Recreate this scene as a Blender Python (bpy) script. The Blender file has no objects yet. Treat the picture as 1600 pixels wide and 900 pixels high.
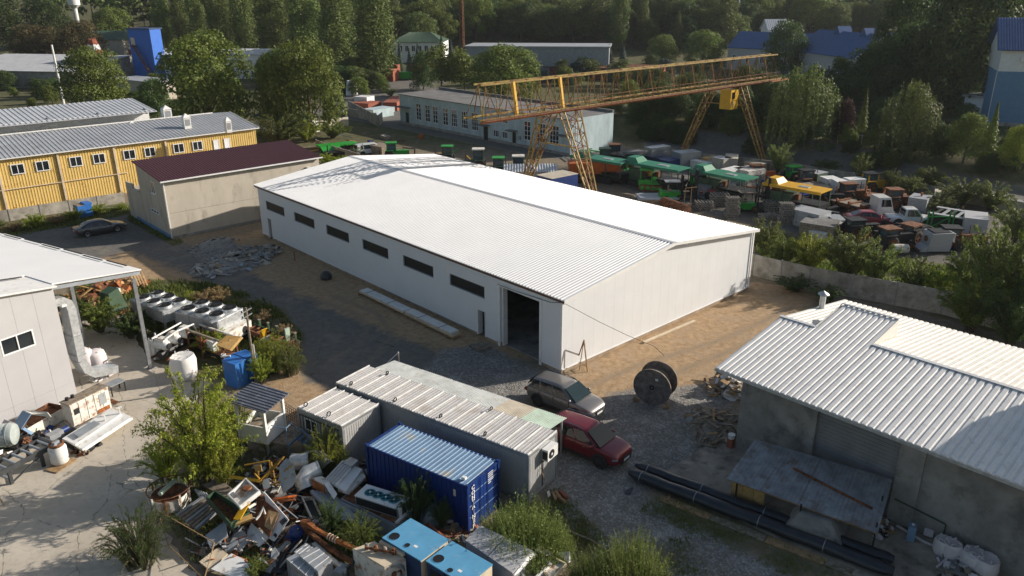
import bpy, math, random
import numpy as np
from mathutils import Vector, Matrix
rnd = random.Random(7)
PI = math.pi
C = bpy.context.scene.collection
SC = bpy.context.scene
# ------------------------------------------------------------------ camera
FPX = 1215.31
CAM = Vector((-32.652, -31.029, 23.1))
YAW, PITCH, ROLL = math.radians(42.4662), math.radians(20.8545), math.radians(-0.3114)
_f = Vector((math.sin(YAW)*math.cos(PITCH), math.cos(YAW)*math.cos(PITCH), -math.sin(PITCH)))
_r0 = Vector((math.cos(YAW), -math.sin(YAW), 0)); _u0 = _r0.cross(_f)
_r = math.cos(ROLL)*_r0 + math.sin(ROLL)*_u0; _u = -math.sin(ROLL)*_r0 + math.cos(ROLL)*_u0
cd = bpy.data.cameras.new('camera'); cam = bpy.data.objects.new('camera', cd); C.objects.link(cam)
cd.sensor_width = 36; cd.lens = FPX/1600*36; cd.clip_start = .5; cd.clip_end = 4000
M4 = Matrix((_r, _u, -_f)).transposed().to_4x4(); M4.translation = CAM
cam.matrix_world = M4; SC.camera = cam
# ------------------------------------------------------------------ light
SUN_AZ, SUN_EL = math.radians(24.5), math.radians(21.7)
sd = Vector((math.cos(SUN_EL)*math.cos(SUN_AZ), -math.cos(SUN_EL)*math.sin(SUN_AZ), math.sin(SUN_EL)))
w = bpy.data.worlds.new('World'); SC.world = w; w.use_nodes = True
nt = w.node_tree; bg = nt.nodes['Background']; sk = nt.nodes.new('ShaderNodeTexSky')
sk.sky_type = 'NISHITA'; sk.sun_disc = False; sk.sun_elevation = SUN_EL
sk.sun_rotation = math.atan2(sd.x, sd.y); sk.air_density = 1.2; sk.dust_density = 2.0; sk.ozone_density = 1.0
nt.links.new(sk.outputs[0], bg.inputs[0]); bg.inputs[1].default_value = 0.075
sl = bpy.data.lights.new('sun', 'SUN'); sl.energy = 5.0; sl.angle = math.radians(.5); sl.color = (1, .915, .81)
so = bpy.data.objects.new('sun', sl); C.objects.link(so); so.rotation_euler = sd.to_track_quat('Z', 'Y').to_euler(); so.location = (60, -40, 60)
SC.view_settings.view_transform = 'Standard'; SC.view_settings.look = 'None'; SC.view_settings.gamma = 1
SC.view_settings.exposure = 0.45
# ------------------------------------------------------------------ helpers
def ray(px, py): return _f + _r*((px-800)/FPX) + _u*((450-py)/FPX)
def G(px, py, z=0.0):                      # the place on level z seen at a pixel of the photograph
    d = ray(px, py); return CAM + d*((z-CAM.z)/d.z)
def depth(p): return (Vector(p)-CAM).dot(_f)
def hpx(p, dpx): return dpx*depth(p)/(FPX*math.cos(PITCH))   # metres for a vertical run of pixels
V = Vector
class Pl:                                   # an upright plane: u along the wall, v up, d outward
    def __init__(s, o, u, n): s.o, s.u, s.n = V(o), V(u).normalized(), V(n).normalized()
    def __call__(s, u, v, d=0): return s.o + s.u*u + V((0, 0, v)) + s.n*d
class MB:
    def __init__(s): s.v = []; s.f = []
    def add(s, vs, fs):
        n = len(s.v); s.v += [tuple(a) for a in vs]; s.f += [tuple(i+n for i in f) for f in fs]; return s
    def hexa(s, p):                         # 8 points: bottom ring, top ring
        return s.add(p, [(3,2,1,0),(4,5,6,7),(0,1,5,4),(1,2,6,5),(2,3,7,6),(3,0,4,7)])
    def box(s, c, size, rz=0, tilt=None):
        x, y, z = size[0]/2, size[1]/2, size[2]/2
        m = Matrix.Rotation(rz, 3, 'Z')
        if tilt: m = m @ Matrix.Rotation(tilt[1], 3, 'Y') @ Matrix.Rotation(tilt[0], 3, 'X')
        return s.hexa([V(c) + m @ V(q) for q in ((-x,-y,-z),(x,-y,-z),(x,y,-z),(-x,y,-z),(-x,-y,z),(x,-y,z),(x,y,z),(-x,y,z))])
    def bb(s, x0, x1, y0, y1, z0, z1): return s.box(((x0+x1)/2, (y0+y1)/2, (z0+z1)/2), (abs(x1-x0), abs(y1-y0), abs(z1-z0)))
    def pbox(s, pl, u0, u1, v0, v1, d0, d1):
        return s.hexa([pl(u0,v0,d0), pl(u1,v0,d0), pl(u1,v0,d1), pl(u0,v0,d1), pl(u0,v1,d0), pl(u1,v1,d0), pl(u1,v1,d1), pl(u0,v1,d1)])
    def slab(s, quad, t):                   # a thick plate: quad lifted by t along its normal
        q = [V(a) for a in quad]; n = (q[1]-q[0]).cross(q[-1]-q[0]).normalized()*t; k = len(q)
        return s.add(q + [a+n for a in q], [tuple(range(k-1,-1,-1)), tuple(range(k, 2*k))] + [(i, (i+1)%k, (i+1)%k+k, i+k) for i in range(k)])
    def prism(s, poly, z0, z1):
        k = len(poly)
        return s.add([(x,y,z0) for x, y in poly] + [(x,y,z1) for x, y in poly], [tuple(range(k-1,-1,-1)), tuple(range(k, 2*k))] + [(i, (i+1)%k, (i+1)%k+k, i+k) for i in range(k)])
    def tube(s, pts, r, n=6, cap=True):
        pts = [V(p) for p in pts]; k = len(pts); rs = r if isinstance(r, (list, tuple)) else [r]*k
        vs = []
        for i, p in enumerate(pts):
            t = (pts[min(i+1, k-1)] - pts[max(i-1, 0)]).normalized()
            a = t.cross(V((0,0,1)) if abs(t.z) < .95 else V((1,0,0))).normalized(); b = t.cross(a)
            vs += [p + (a*math.cos(2*PI*j/n + PI/n) + b*math.sin(2*PI*j/n + PI/n))*rs[i] for j in range(n)]
        fs = [(i*n+j, i*n+(j+1)%n, (i+1)*n+(j+1)%n, (i+1)*n+j) for i in range(k-1) for j in range(n)]
        if cap: fs += [tuple(range(n-1,-1,-1)), tuple(range((k-1)*n, k*n))]
        return s.add(vs, fs)
    def bar(s, a, b, r=.03, n=4): return s.tube([a, b], r, n)
    def lathe(s, prof, n=16, M=None, close=False):
        vs = []
        for r, z in prof:
            for j in range(n):
                p = V((r*math.cos(2*PI*j/n), r*math.sin(2*PI*j/n), z)); vs.append(M @ p if M else p)
        k = len(prof)
        fs = [(i*n+j, i*n+(j+1)%n, (i+1)*n+(j+1)%n, (i+1)*n+j) for i in range(k-1) for j in range(n)]
        if close: fs += [((k-1)*n+j, (k-1)*n+(j+1)%n, (j+1)%n, j) for j in range(n)]
        else: fs += [tuple(range(n-1,-1,-1)), tuple(range((k-1)*n, k*n))]
        return s.add(vs, fs)
    def ribbed(s, A, B, Cc, D, n, h=.04, prof='trap', t=.02):   # ribs run from edge AB to edge DC; h = rib height
        A, B, Cc, D = V(A), V(B), V(Cc), V(D); nn = (B-A).cross(D-A).normalized()
        pr = {'trap': [(0,0),(.55,0),(.65,1),(.9,1)], 'wide': [(0,0),(.25,0),(.35,1),(.9,1)], 'sine': [(0,.5),(.125,.85),(.25,1),(.375,.85),(.5,.5),(.625,.15),(.75,0),(.875,.15)],
              'seam': [(0,0),(.93,0),(.94,1),(.99,1)], 'tile': [(0,0),(.2,0),(.45,1),(.75,1)]}[prof]
        us = [((i+a)/n, b*h) for i in range(n) for a, b in pr] + [(1.0, pr[0][1]*h)]
        k = len(us)
        bot = [A.lerp(B, u) + nn*z for u, z in us]; top = [D.lerp(Cc, u) + nn*z for u, z in us]
        s.add(bot + top, [(i, i+1, k+i+1, k+i) for i in range(k-1)])
        e = [A-nn*t, B-nn*t, Cc-nn*t, D-nn*t]
        s.add(e, [(3,2,1,0)])
        lo = [A.lerp(B, u) - nn*t for u, z in us]; lt = [D.lerp(Cc, u) - nn*t for u, z in us]
        s.add(bot + lo, [(i, k+i, k+i+1, i+1) for i in range(k-1)]); s.add(top + lt, [(i+1, k+i+1, k+i, i) for i in range(k-1)])
        s.add([bot[0], top[0], lt[0], lo[0]], [(0,1,2,3)]); s.add([bot[-1], top[-1], lt[-1], lo[-1]], [(3,2,1,0)])
        return s
    def mesh(s, name, inv=None):
        me = bpy.data.meshes.new(name)
        vs = [inv @ V(v) for v in s.v] if inv else s.v
        me.from_pydata(vs, [], s.f); me.update(); return me
MATX = {}
def T(name, label, cat, loc=(0,0,0), rz=0, group=None):
    o = bpy.data.objects.new(name, None); C.objects.link(o); o.location = loc; o.rotation_euler = (0,0,rz); o.empty_display_size = .3
    o['label'] = label; o['category'] = cat
    if group: o['group'] = group
    MATX[o.name] = Matrix.Translation(V(loc)) @ Matrix.Rotation(rz, 4, 'Z'); return o
def smooth(me, ang=35):
    me.shade_smooth(); me.set_sharp_from_angle(angle=math.radians(ang))
def P(parent, name, mb, mat, sm=False, label=None, kind=None, local=False):   # one part; mb in world space unless local
    M = MATX.get(parent.name) if parent else None
    me = mb.mesh(name, None if (local or M is None) else M.inverted()); me.materials.append(mat)
    if sm: smooth(me, sm if sm is not True else 35)
    return link(parent, name, me, label, kind)
def link(parent, name, me, label=None, kind=None):
    o = bpy.data.objects.new(name, me); C.objects.link(o)
    if parent: o.parent = parent; MATX[o.name] = MATX.get(parent.name, Matrix())
    if label: o['label'] = label
    if kind: o['kind'] = kind
    return o
def one(name, label, cat, mb, mat, loc, rz=0, group=None, sm=False, local=False):    # a thing that is a single mesh
    M = Matrix.Translation(V(loc)) @ Matrix.Rotation(rz, 4, 'Z')
    me = mb.mesh(name, None if local else M.inverted()); me.materials.append(mat)
    if sm: smooth(me)
    o = bpy.data.objects.new(name, me); C.objects.link(o); o.location = loc; o.rotation_euler = (0,0,rz); o['label'] = label; o['category'] = cat
    if group: o['group'] = group
    MATX[o.name] = M; return o
def struct(name, mb, mat, sm=False):
    o = P(None, name, mb, mat, sm); o['kind'] = 'structure'; return o
def dup(root, loc, rz=0, label=None, group=None, scale=None):
    r = root.copy(); C.objects.link(r); r.location = loc; r.rotation_euler = (0,0,rz)
    if scale: r.scale = scale if isinstance(scale, (tuple, list)) else (scale,)*3
    if label: r['label'] = label
    if group: r['group'] = group
    def kids(o, n):
        for ch in list(o.children):
            c = ch.copy(); C.objects.link(c); c.parent = n; kids(ch, c)
    kids(root, r); MATX[r.name] = Matrix.Translation(V(loc)) @ Matrix.Rotation(rz, 4, 'Z'); return r
# ------------------------------------------------------------------ materials
def mk(name, col, rough=.6, metal=0, var=.12, scale=1.5, dirt=None, damt=.0, dscale=2.5, bump=0, bscale=25, spec=.4, orand=0, stretch=None):
    m = bpy.data.materials.new(name); m.use_nodes = True; n = m.node_tree.nodes; L = m.node_tree.links
    b = n['Principled BSDF']; b.inputs['Roughness'].default_value = rough; b.inputs['Metallic'].default_value = metal
    b.inputs['Specular IOR Level'].default_value = spec
    tc = n.new('ShaderNodeTexCoord'); src = tc.outputs['Object']
    if stretch:
        mp = n.new('ShaderNodeMapping'); mp.inputs['Scale'].default_value = stretch; L.new(src, mp.inputs[0]); src = mp.outputs[0]
    def noise(sc, det=5):
        t = n.new('ShaderNodeTexNoise'); t.inputs['Scale'].default_value = sc; t.inputs['Detail'].default_value = det; t.inputs['Roughness'].default_value = .65
        L.new(src, t.inputs['Vector']); return t.outputs['Fac']
    def mix(fac, a, bcol, typ='MIX'):
        x = n.new('ShaderNodeMix'); x.data_type = 'RGBA'; x.blend_type = typ
        if hasattr(fac, 'links') or hasattr(fac, 'is_linked'): L.new(fac, x.inputs[0])
        else: x.inputs[0].default_value = fac
        for i, c in ((6, a), (7, bcol)):
            if hasattr(c, 'is_linked'): L.new(c, x.inputs[i])
            else: x.inputs[i].default_value = (*c, 1)
        return x.outputs[2]
    def ramp(f, lo, hi):
        r = n.new('ShaderNodeMapRange'); r.inputs[1].default_value = lo; r.inputs[2].default_value = hi; L.new(f, r.inputs[0]); return r.outputs[0]
    dark = tuple(c*(1-var*2) for c in col); lite = tuple(min(1, c*(1+var)) for c in col)
    c = mix(ramp(noise(scale), .3, .7), dark, lite)
    if dirt is not None:
        c = mix(ramp(noise(dscale, 8), .62-damt*.35, .72-damt*.2), c, dirt)
    if orand:
        oi = n.new('ShaderNodeObjectInfo'); hs = n.new('ShaderNodeHueSaturation')
        L.new(ramp(oi.outputs['Random'], 0, 1), hs.inputs['Value']); r = hs.inputs['Value'].links[0].from_node
        r.inputs[3].default_value = 1-orand; r.inputs[4].default_value = 1+orand
        L.new(c, hs.inputs['Color']); c = hs.outputs[0]
    L.new(c, b.inputs['Base Color'])
    if bump:
        bp = n.new('ShaderNodeBump'); bp.inputs['Strength'].default_value = bump; bp.inputs['Distance'].default_value = .02
        L.new(noise(bscale), bp.inputs['Height']); L.new(bp.outputs[0], b.inputs['Normal'])
    return m
RUST = (.16, .06, .025); MUD = (.16, .12, .08)
M = {}
def mat(key, *a, **k): M[key] = mk(key, *a, **k)
mat('roof_white', (.73,.73,.735), .45, var=.02, scale=.4)
mat('wall_white', (.69,.705,.72), .55, var=.025, scale=.5)
mat('trim_brown', (.13,.06,.04), .6)
mat('trim_white', (.75,.75,.74), .5, var=.05)
mat('plinth', (.38,.29,.2), .9, bump=.4, var=.2)
mat('dark', (.012,.012,.013), .5)
mat('black', (.02,.02,.022), .55, var=.2)
mat('rubber', (.018,.018,.018), .85)
mat('concrete', (.30,.29,.27), .9, var=.18, scale=.8, dirt=(.16,.15,.13), damt=.25, dscale=1.2, bump=.3)
mat('concrete_dark', (.27,.262,.245), .9, var=.22, scale=.6, dirt=(.13,.125,.12), damt=.35, dscale=.7, bump=.3)
mat('fence_concrete', (.36,.33,.28), .9, var=.2, scale=.9, dirt=(.2,.18,.15), damt=.3, dscale=1.0, bump=.3, orand=.12)
mat('beige', (.50,.45,.37), .9, var=.07, scale=.5, dirt=(.36,.32,.26), damt=.25, dscale=.9, stretch=(1,1,.35))
mat('maroon', (.085,.022,.022), .45, var=.1)
mat('yellow_wall', (.64,.45,.15), .5, var=.06, scale=.8, dirt=(.42,.25,.05), damt=.12, dscale=.9)
mat('cream_trim', (.62,.52,.38), .6)
mat('roof_grey', (.36,.37,.39), .5, var=.08, scale=.4, dirt=(.28,.28,.28), damt=.25, dscale=.6)
mat('roof_light', (.50,.51,.53), .45, var=.08, scale=.4, dirt=(.4,.4,.4), damt=.15, dscale=.6)
mat('upvc', (.8,.8,.8), .35, var=.03)
mat('glass', (.02,.025,.03), .06, var=.3, scale=.7, spec=.7)
mat('glass_blue', (.05,.09,.11), .05, var=.2, spec=.8)
mat('grey_panel', (.43,.43,.44), .5, var=.03, scale=.5)
mat('steel', (.42,.44,.46), .4, .6, var=.12, scale=3)
mat('galv', (.56,.58,.59), .38, .45, var=.16, scale=4)
mat('post_grey', (.30,.33,.36), .5, .2)
mat('pale_blue_wall', (.42,.52,.55), .85, var=.12, scale=.7, dirt=(.30,.36,.37), damt=.22, dscale=1.0, stretch=(1,1,.4))
mat('felt', (.17,.165,.16), .9, var=.2, scale=.5, dirt=(.25,.24,.22), damt=.2)
mat('crane_yellow', (.31,.215,.05), .6, var=.3, scale=1.5, dirt=RUST, damt=.36, dscale=1.3)
mat('rust', RUST, .85, var=.4, scale=3, dirt=(.28,.12,.05), damt=.35, dscale=4)
mat('rust_orange', (.42,.14,.04), .8, var=.3, scale=3, dirt=RUST, damt=.4, dscale=4)
mat('white_paint', (.72,.72,.70), .5, var=.06, dirt=(.42,.36,.28), damt=.16, dscale=2.2)
mat('white_rusty', (.68,.66,.60), .6, var=.08, dirt=(.30,.15,.07), damt=.32, dscale=2.5)
mat('grey_scrap', (.38,.40,.42), .5, .3, var=.15, scale=2, dirt=(.22,.2,.18), damt=.25, dscale=2)
mat('green_dark', (.045,.09,.05), .6, var=.2, dirt=RUST, damt=.12)
mat('green_bright', (.025,.30,.035), .4, var=.12, dirt=(.05,.12,.04), damt=.22, dscale=2)
mat('green_roof', (.025,.19,.11), .45, var=.12, scale=.7, dirt=(.12,.2,.15), damt=.12)
mat('orange_paint', (.50,.11,.015), .5, var=.15, dirt=(.22,.06,.02), damt=.25)
mat('yellow_paint', (.62,.34,.01), .45, var=.08, dirt=(.45,.28,.05), damt=.15)
mat('blue_container', (.008,.032,.16), .45, var=.12, scale=.8, dirt=(.03,.05,.12), damt=.2)
mat('blue_roof_cont', (.17,.28,.42), .6, var=.1, scale=.7, dirt=(.30,.28,.22), damt=.25, dscale=.7)
mat('blue_box', (.03,.16,.50), .45, var=.1, dirt=(.1,.16,.25), damt=.15)
mat('sky_blue', (.11,.33,.53), .45, var=.07, scale=1.2, dirt=(.25,.36,.42), damt=.1)
mat('navy_box', (.02,.05,.13), .55, var=.15)
mat('blue_tile', (.045,.105,.26), .45, var=.1)
mat('blue_wall', (.13,.25,.40), .8, var=.06)
mat('tower_blue', (.02,.13,.52), .5, var=.08)
mat('wood', (.34,.22,.11), .8, var=.25, scale=4, stretch=(1,1,1))
mat('wood_old', (.27,.22,.165), .9, var=.3, scale=4)
mat('osb', (.48,.30,.11), .8, var=.15, scale=6)
mat('reel_wood', (.19,.16,.145), .9, var=.3, scale=3, bump=.3)
mat('bag_white', (.74,.72,.69), .8, var=.06, scale=2, bump=.5, bscale=8)
mat('bag_lilac', (.62,.57,.58), .8, var=.1, scale=2, bump=.5, bscale=8)
mat('tarp', (.022,.026,.034), .3, var=.2, scale=2, bump=.9, bscale=5, spec=.5)
mat('brick_red', (.32,.10,.06), .9, var=.2, scale=2)
mat('bark', (.11,.085,.06), .95, var=.3, scale=6)
mat('lawn', (.06,.075,.025), .95, var=.3, scale=1)
# ================================================================== GROUND
def sstep(a, b, x): t = np.clip((x-a)/(b-a), 0, 1); return t*t*(3-2*t)
_b1, _b2 = G(1010, 218), G(1500, 290)
_bd = np.array([_b2.x-_b1.x, _b2.y-_b1.y]); _bd /= np.linalg.norm(_bd)
def hgt(x, y):
    x, y = np.asarray(x, float), np.asarray(y, float)
    s = -((x-_b1.x)*_bd[1] - (y-_b1.y)*_bd[0])          # metres beyond the foot of the bank
    bank = 2.6*sstep(0, 5, s)*(1-sstep(60, 85, y))
    d = (x-CAM.x)*math.sin(YAW) + (y-CAM.y)*math.cos(YAW)
    lat = (x-CAM.x)*math.cos(YAW) - (y-CAM.y)*math.sin(YAW)
    hill = 34*sstep(190, 520, d) + 36*sstep(420, 1300, d) + 3*np.sin(lat/70+1)*sstep(260, 420, d)
    return bank + hill*(.72+.28*sstep(-160, -20, lat))
def GG(px, py):
    z = 0.0
    for _ in range(12):
        p = G(px, py, z); z = .5*z + .5*float(hgt(p.x, p.y))
    return V((p.x, p.y, float(hgt(p.x, p.y))))
def axis(lo, hi, step, far):
    a = list(np.arange(lo, hi+.01, step)); s = step; x = hi
    while x < far: s *= 1.16; x += s; a.append(x)
    s = step; x = lo
    while x > -far*.35: s *= 1.22; x -= s; a.insert(0, x)
    return np.array(a)
gx, gy = axis(-46, 64, .36, 1500), axis(-36, 76, .36, 1500)
X, Y = np.meshgrid(gx, gy); Z = hgt(X, Y); nx, ny = len(gx), len(gy)
co = np.stack([X.ravel(), Y.ravel(), Z.ravel()], 1)
i = np.arange(nx*ny).reshape(ny, nx)
fc = np.stack([i[:-1,:-1], i[:-1,1:], i[1:,1:], i[1:,:-1]], -1).reshape(-1, 4)
def npmesh(name, v, f):
    me = bpy.data.meshes.new(name); k = f.shape[1]
    me.vertices.add(len(v)); me.vertices.foreach_set('co', np.ascontiguousarray(v, np.float32).ravel())
    me.loops.add(f.size); me.loops.foreach_set('vertex_index', np.ascontiguousarray(f, np.int32).ravel())
    me.polygons.add(len(f)); me.polygons.foreach_set('loop_start', np.arange(0, f.size, k, dtype=np.int32))
    me.update(calc_edges=True); return me
gm = npmesh('ground', co, fc)
def polyw(pts, soft=1.2):                  # 1 inside the outline, fading over soft metres
    p = np.array([(q[0], q[1]) for q in pts]); x, y = co[:,0], co[:,1]
    ins = np.zeros(len(x), bool); dist = np.full(len(x), 1e9)
    for a, b in zip(p, np.roll(p, -1, 0)):
        c = ((a[1] > y) != (b[1] > y)); ins ^= c & (x < (b[0]-a[0])*(y-a[1])/((b[1]-a[1]) or 1e-9)+a[0])
        e = b-a; t = np.clip(((x-a[0])*e[0]+(y-a[1])*e[1])/(e@e+1e-9), 0, 1)
        dist = np.minimum(dist, np.hypot(x-a[0]-t*e[0], y-a[1]-t*e[1]))
    return sstep(-soft, soft, np.where(ins, dist, -dist))
def pw(px, soft=1.2): return polyw([G(*q) for q in px], soft)
def linew(px, r):
    x, y = co[:,0], co[:,1]; dist = np.full(len(x), 1e9); p = [G(*q) for q in px]
    for a, b in zip(p[:-1], p[1:]):
        e = (b-a).to_2d(); t = np.clip(((x-a.x)*e.x+(y-a.y)*e.y)/e.length_squared, 0, 1)
        dist = np.minimum(dist, np.hypot(x-a.x-t*e.x, y-a.y-t*e.y))
    return np.clip(1-dist/r, 0, 1)
asph = np.maximum.reduce([pw([(-200,395),(205,352),(265,372),(330,395),(420,430),(560,500),(640,530),(700,565),(560,640),(470,640),(440,560),(330,470),(230,440),(-200,440)], 1.0),
    pw([(200,318),(-100,345),(-100,400),(205,395),(275,372)], .8),
    pw([(480,175),(880,250),(1040,320),(1180,350),(1500,420),(1700,460),(1700,350),(1240,272),(1000,240),(900,200),(640,190),(700,120),(590,120)], 1.5),
    pw([(1010,232),(1250,262),(1700,350),(1700,320),(1250,240),(1010,212)], 1.0)])
dirt = np.maximum.reduce([polyw([(-6.5,44),(1,44),(1,3),(-2.5,4),(-4.5,14),(-6,30)], 2.2), pw([(876,592),(1000,520),(1172,440),(1290,455),(1240,500),(1125,590),(1040,620),(980,612),(920,640),(840,605)], 1.3),
    .8*pw([(440,560),(600,660),(470,720),(380,640)], 1.5), .75*pw([(205,390),(330,440),(300,470),(90,420)], 1.5), .7*pw([(330,395),(440,370),(470,410),(400,440)], 2)])
grav = np.maximum.reduce([pw([(690,545),(760,535),(880,600),(830,620),(720,640),(640,600)], 1.3), pw([(905,630),(1000,605),(1145,600),(1150,700),(1060,760),(1000,770),(1250,905),(900,905),(860,800),(850,700)], 1.4), .8*pw([(300,385),(350,370),(420,400),(390,425),(310,415)], 1)])
gras = np.maximum.reduce([.6*pw([(780,780),(880,770),(960,850),(1080,840),(1120,905),(780,905)], 1.8), .55*pw([(1010,775),(1060,780),(1350,898),(1250,915),(1000,800)], 1.2), pw([(-60,352),(110,330),(205,322),(205,335),(120,352),(-60,380)], .8),
    .9*pw([(380,600),(470,560),(480,520),(440,480),(320,440),(100,430),(130,520),(300,590)], 1.2), .8*pw([(1180,425),(1290,455),(1480,500),(1620,540),(1620,440),(1300,380),(1180,350)], 2), .7*pw([(850,770),(880,760),(905,790),(870,800)], .8), pw([(200,330),(200,345),(270,385),(290,378)], .5)])
far = sstep(95, 150, (co[:,0]-CAM.x)*math.sin(YAW) + (co[:,1]-CAM.y)*math.cos(YAW))
bankw = sstep(.4, 1.5, co[:,2])*(1-far*0)
gras = np.maximum(gras, np.maximum(far, bankw)*(1-asph*.9)); 
fld = pw([(470,-4),(760,-4),(720,14),(560,14)], 20) if False else 0
oil = pw([(1060,300),(1240,262),(1420,285),(1540,320),(1540,400),(1390,410),(1290,350),(1180,345)], 2.5)
trk = np.maximum.reduce([linew(t, .45) for t in ([(520,560),(560,540),(575,510),(555,490),(500,470),(380,440),(250,410)], [(535,585),(590,555),(612,520),(590,490),(520,462)], [(1240,480),(1130,530),(1000,570),(900,612)], [(1260,500),(1150,545),(1040,588)])])
for nm, arr in (('wa', np.stack([asph, dirt, grav, np.ones_like(asph)], 1)), ('wb', np.stack([gras, trk, oil, np.ones_like(asph)], 1))):
    at = gm.color_attributes.new(nm, 'FLOAT_COLOR', 'POINT'); at.data.foreach_set('color', arr.astype(np.float32).ravel())
class NT:                                   # short hand for node graphs
    def __init__(s, name):
        s.m = bpy.data.materials.new(name); s.m.use_nodes = True; s.t = s.m.node_tree; s.b = s.t.nodes['Principled BSDF']; s.tc = s('TexCoord').outputs['Object']
    def __call__(s, typ): return s.t.nodes.new('ShaderNode'+typ)
    def put(s, sock, v):
        if hasattr(v, 'is_linked'): s.t.links.new(v, sock)
        elif isinstance(v, tuple): sock.default_value = (*v, 1) if len(v) == 3 and len(sock.default_value) == 4 else v
        else: sock.default_value = v
    def noise(s, sc, det=5, vec=None, rough=.6):
        t = s('TexNoise'); t.inputs['Scale'].default_value = sc; t.inputs['Detail'].default_value = det; t.inputs['Roughness'].default_value = rough; s.put(t.inputs['Vector'], vec or s.tc); return t.outputs['Fac']
    def voro(s, sc, feat='F1', vec=None):
        t = s('TexVoronoi'); t.feature = feat; t.inputs['Scale'].default_value = sc; s.put(t.inputs['Vector'], vec or s.tc); return t
    def mr(s, v, a, b, c=0., d=1.):
        r = s('MapRange'); s.put(r.inputs[0], v)
        for k, q in zip((1,2,3,4), (a,b,c,d)): r.inputs[k].default_value = q
        return r.outputs[0]
    def ma(s, op, a, b=0.):
        x = s('Math'); x.operation = op; s.put(x.inputs[0], a); s.put(x.inputs[1], b); return x.outputs[0]
    def mix(s, f, a, b, typ='MIX'):
        x = s('Mix'); x.data_type = 'RGBA'; x.blend_type = typ; s.put(x.inputs[0], f); s.put(x.inputs[6], a); s.put(x.inputs[7], b); return x.outputs[2]
    def bump(s, h, st, dist=.03):
        b = s('Bump'); b.inputs['Strength'].default_value = st; b.inputs['Distance'].default_value = dist; s.put(b.inputs['Height'], h); s.put(s.b.inputs['Normal'], b.outputs[0])
g = NT('ground')
def attr(n):
    a = g('VertexColor'); a.layer_name = n; s = g('SeparateColor'); g.put(s.inputs[0], a.outputs[0]); return s.outputs
wa, wb = attr('wa'), attr('wb')
nz = g.noise(.55, 8); n2 = g.noise(2.3, 6); n3 = g.noise(9, 5); big = g.noise(.09, 4)
jit = g.ma('ADD', g.ma('MULTIPLY', g.ma('SUBTRACT', nz, .5), 1.3), g.ma('MULTIPLY', g.ma('SUBTRACT', n3, .5), .5))
def edge(wt, k=1.): return g.mr(g.ma('ADD', wt, g.ma('MULTIPLY', jit, k)), .35, .65)
vg = g.voro(9); vg2 = g.voro(21)
gravc = g.mix(g.mr(vg.outputs['Color'], 0, 1), (.17,.165,.155), (.54,.52,.48)); gravc = g.mix(g.mr(n2, .4, .75), gravc, (.25,.22,.185)); 
gravc = g.mix(g.mr(g.noise(.8, 7), .5, .66, 0, .7), gravc, g.mix(g.mr(vg.outputs['Color'], 0, 1), (.34,.33,.31), (.66,.64,.6)))
gravc = g.mix(g.mr(vg.outputs['Distance'], .0, .55), gravc, g.mix(.5, gravc, (.05,.05,.05)))
earth = g.mix(g.mr(n2, .3, .7), (.16,.128,.09), (.27,.22,.155)); earth = g.mix(g.mr(nz, .55, .75), earth, (.2,.18,.15))
asp = g.mix(g.mr(n2, .3, .7), (.125,.118,.108), (.175,.165,.148)); asp = g.mix(g.mr(nz, .52, .75), asp, (.23,.2,.16)); asp = g.mix(g.mr(g.voro(.55, 'DISTANCE_TO_EDGE').outputs[0], .006, .0), asp, (.03,.03,.03))
drt = g.mix(g.mr(n2, .3, .7), (.27,.18,.10), (.46,.325,.195)); drt = g.mix(g.mr(nz, .5, .75), drt, (.34,.26,.18))
grs = g.mix(g.mr(n3, .3, .7), (.045,.058,.018), (.115,.110,.05)); grs = g.mix(g.mr(nz, .45, .7), grs, (.16,.13,.075))
c = earth
c = g.mix(edge(wa[0], .35), c, asp); c = g.mix(edge(wa[1]), c, drt); c = g.mix(edge(wa[2]), c, gravc)
c = g.mix(g.ma('MULTIPLY', wb[1], g.mr(n2, .3, .6)), c, (.22,.18,.135)); c = g.mix(edge(wb[0]), c, grs)
c = g.mix(g.ma('MULTIPLY', wb[2], g.mr(nz, .3, .6, .45, .85)), c, (.045,.038,.03)); g.put(g.b.inputs['Base Color'], c); g.b.inputs['Roughness'].default_value = .95; g.b.inputs['Specular IOR Level'].default_value = .2
g.bump(g.ma('ADD', g.ma('MULTIPLY', vg.outputs['Distance'], g.ma('MULTIPLY', wa[2], -1.2)), g.ma('ADD', n3, g.ma('MULTIPLY', n2, 1.2))), .55, .05)
gm.materials.append(g.m); go = link(None, 'ground', gm); go['kind'] = 'structure'
# sheets laid on the ground ------------------------------------------------
def sheet(name, pts, z, mat_, jag=.0):
    q = [V((p[0], p[1], 0)) for p in pts]; out = []
    for a, b in zip(q, q[1:]+q[:1]):
        n = max(1, int((b-a).length/.5)) if jag else 1
        for k in range(n): out.append(a.lerp(b, k/n) + (V((rnd.uniform(-jag,jag), rnd.uniform(-jag,jag), 0)) if jag else V()))
    mb = MB(); mb.prism([(p.x, p.y) for p in out], -.05, z); return struct(name, mb, mat_)
cs = NT('cracked_concrete')
mp = cs('Mapping'); mp.inputs['Rotation'].default_value = (0,0,.3); mp.inputs['Scale'].default_value = (1,.55,1); cs.put(mp.inputs[0], cs.tc)
wob = cs('VectorMath'); wob.operation = 'ADD'; nn = cs('TexNoise'); nn.inputs['Scale'].default_value = 1.3; nn.inputs['Detail'].default_value = 5; cs.put(nn.inputs['Vector'], cs.tc)
cs.put(wob.inputs[0], mp.outputs[0]); sc_ = cs('VectorMath'); sc_.operation = 'SCALE'; sc_.inputs['Scale'].default_value = .5; cs.put(sc_.inputs[0], nn.outputs['Color']); cs.put(wob.inputs[1], sc_.outputs[0])
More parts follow.
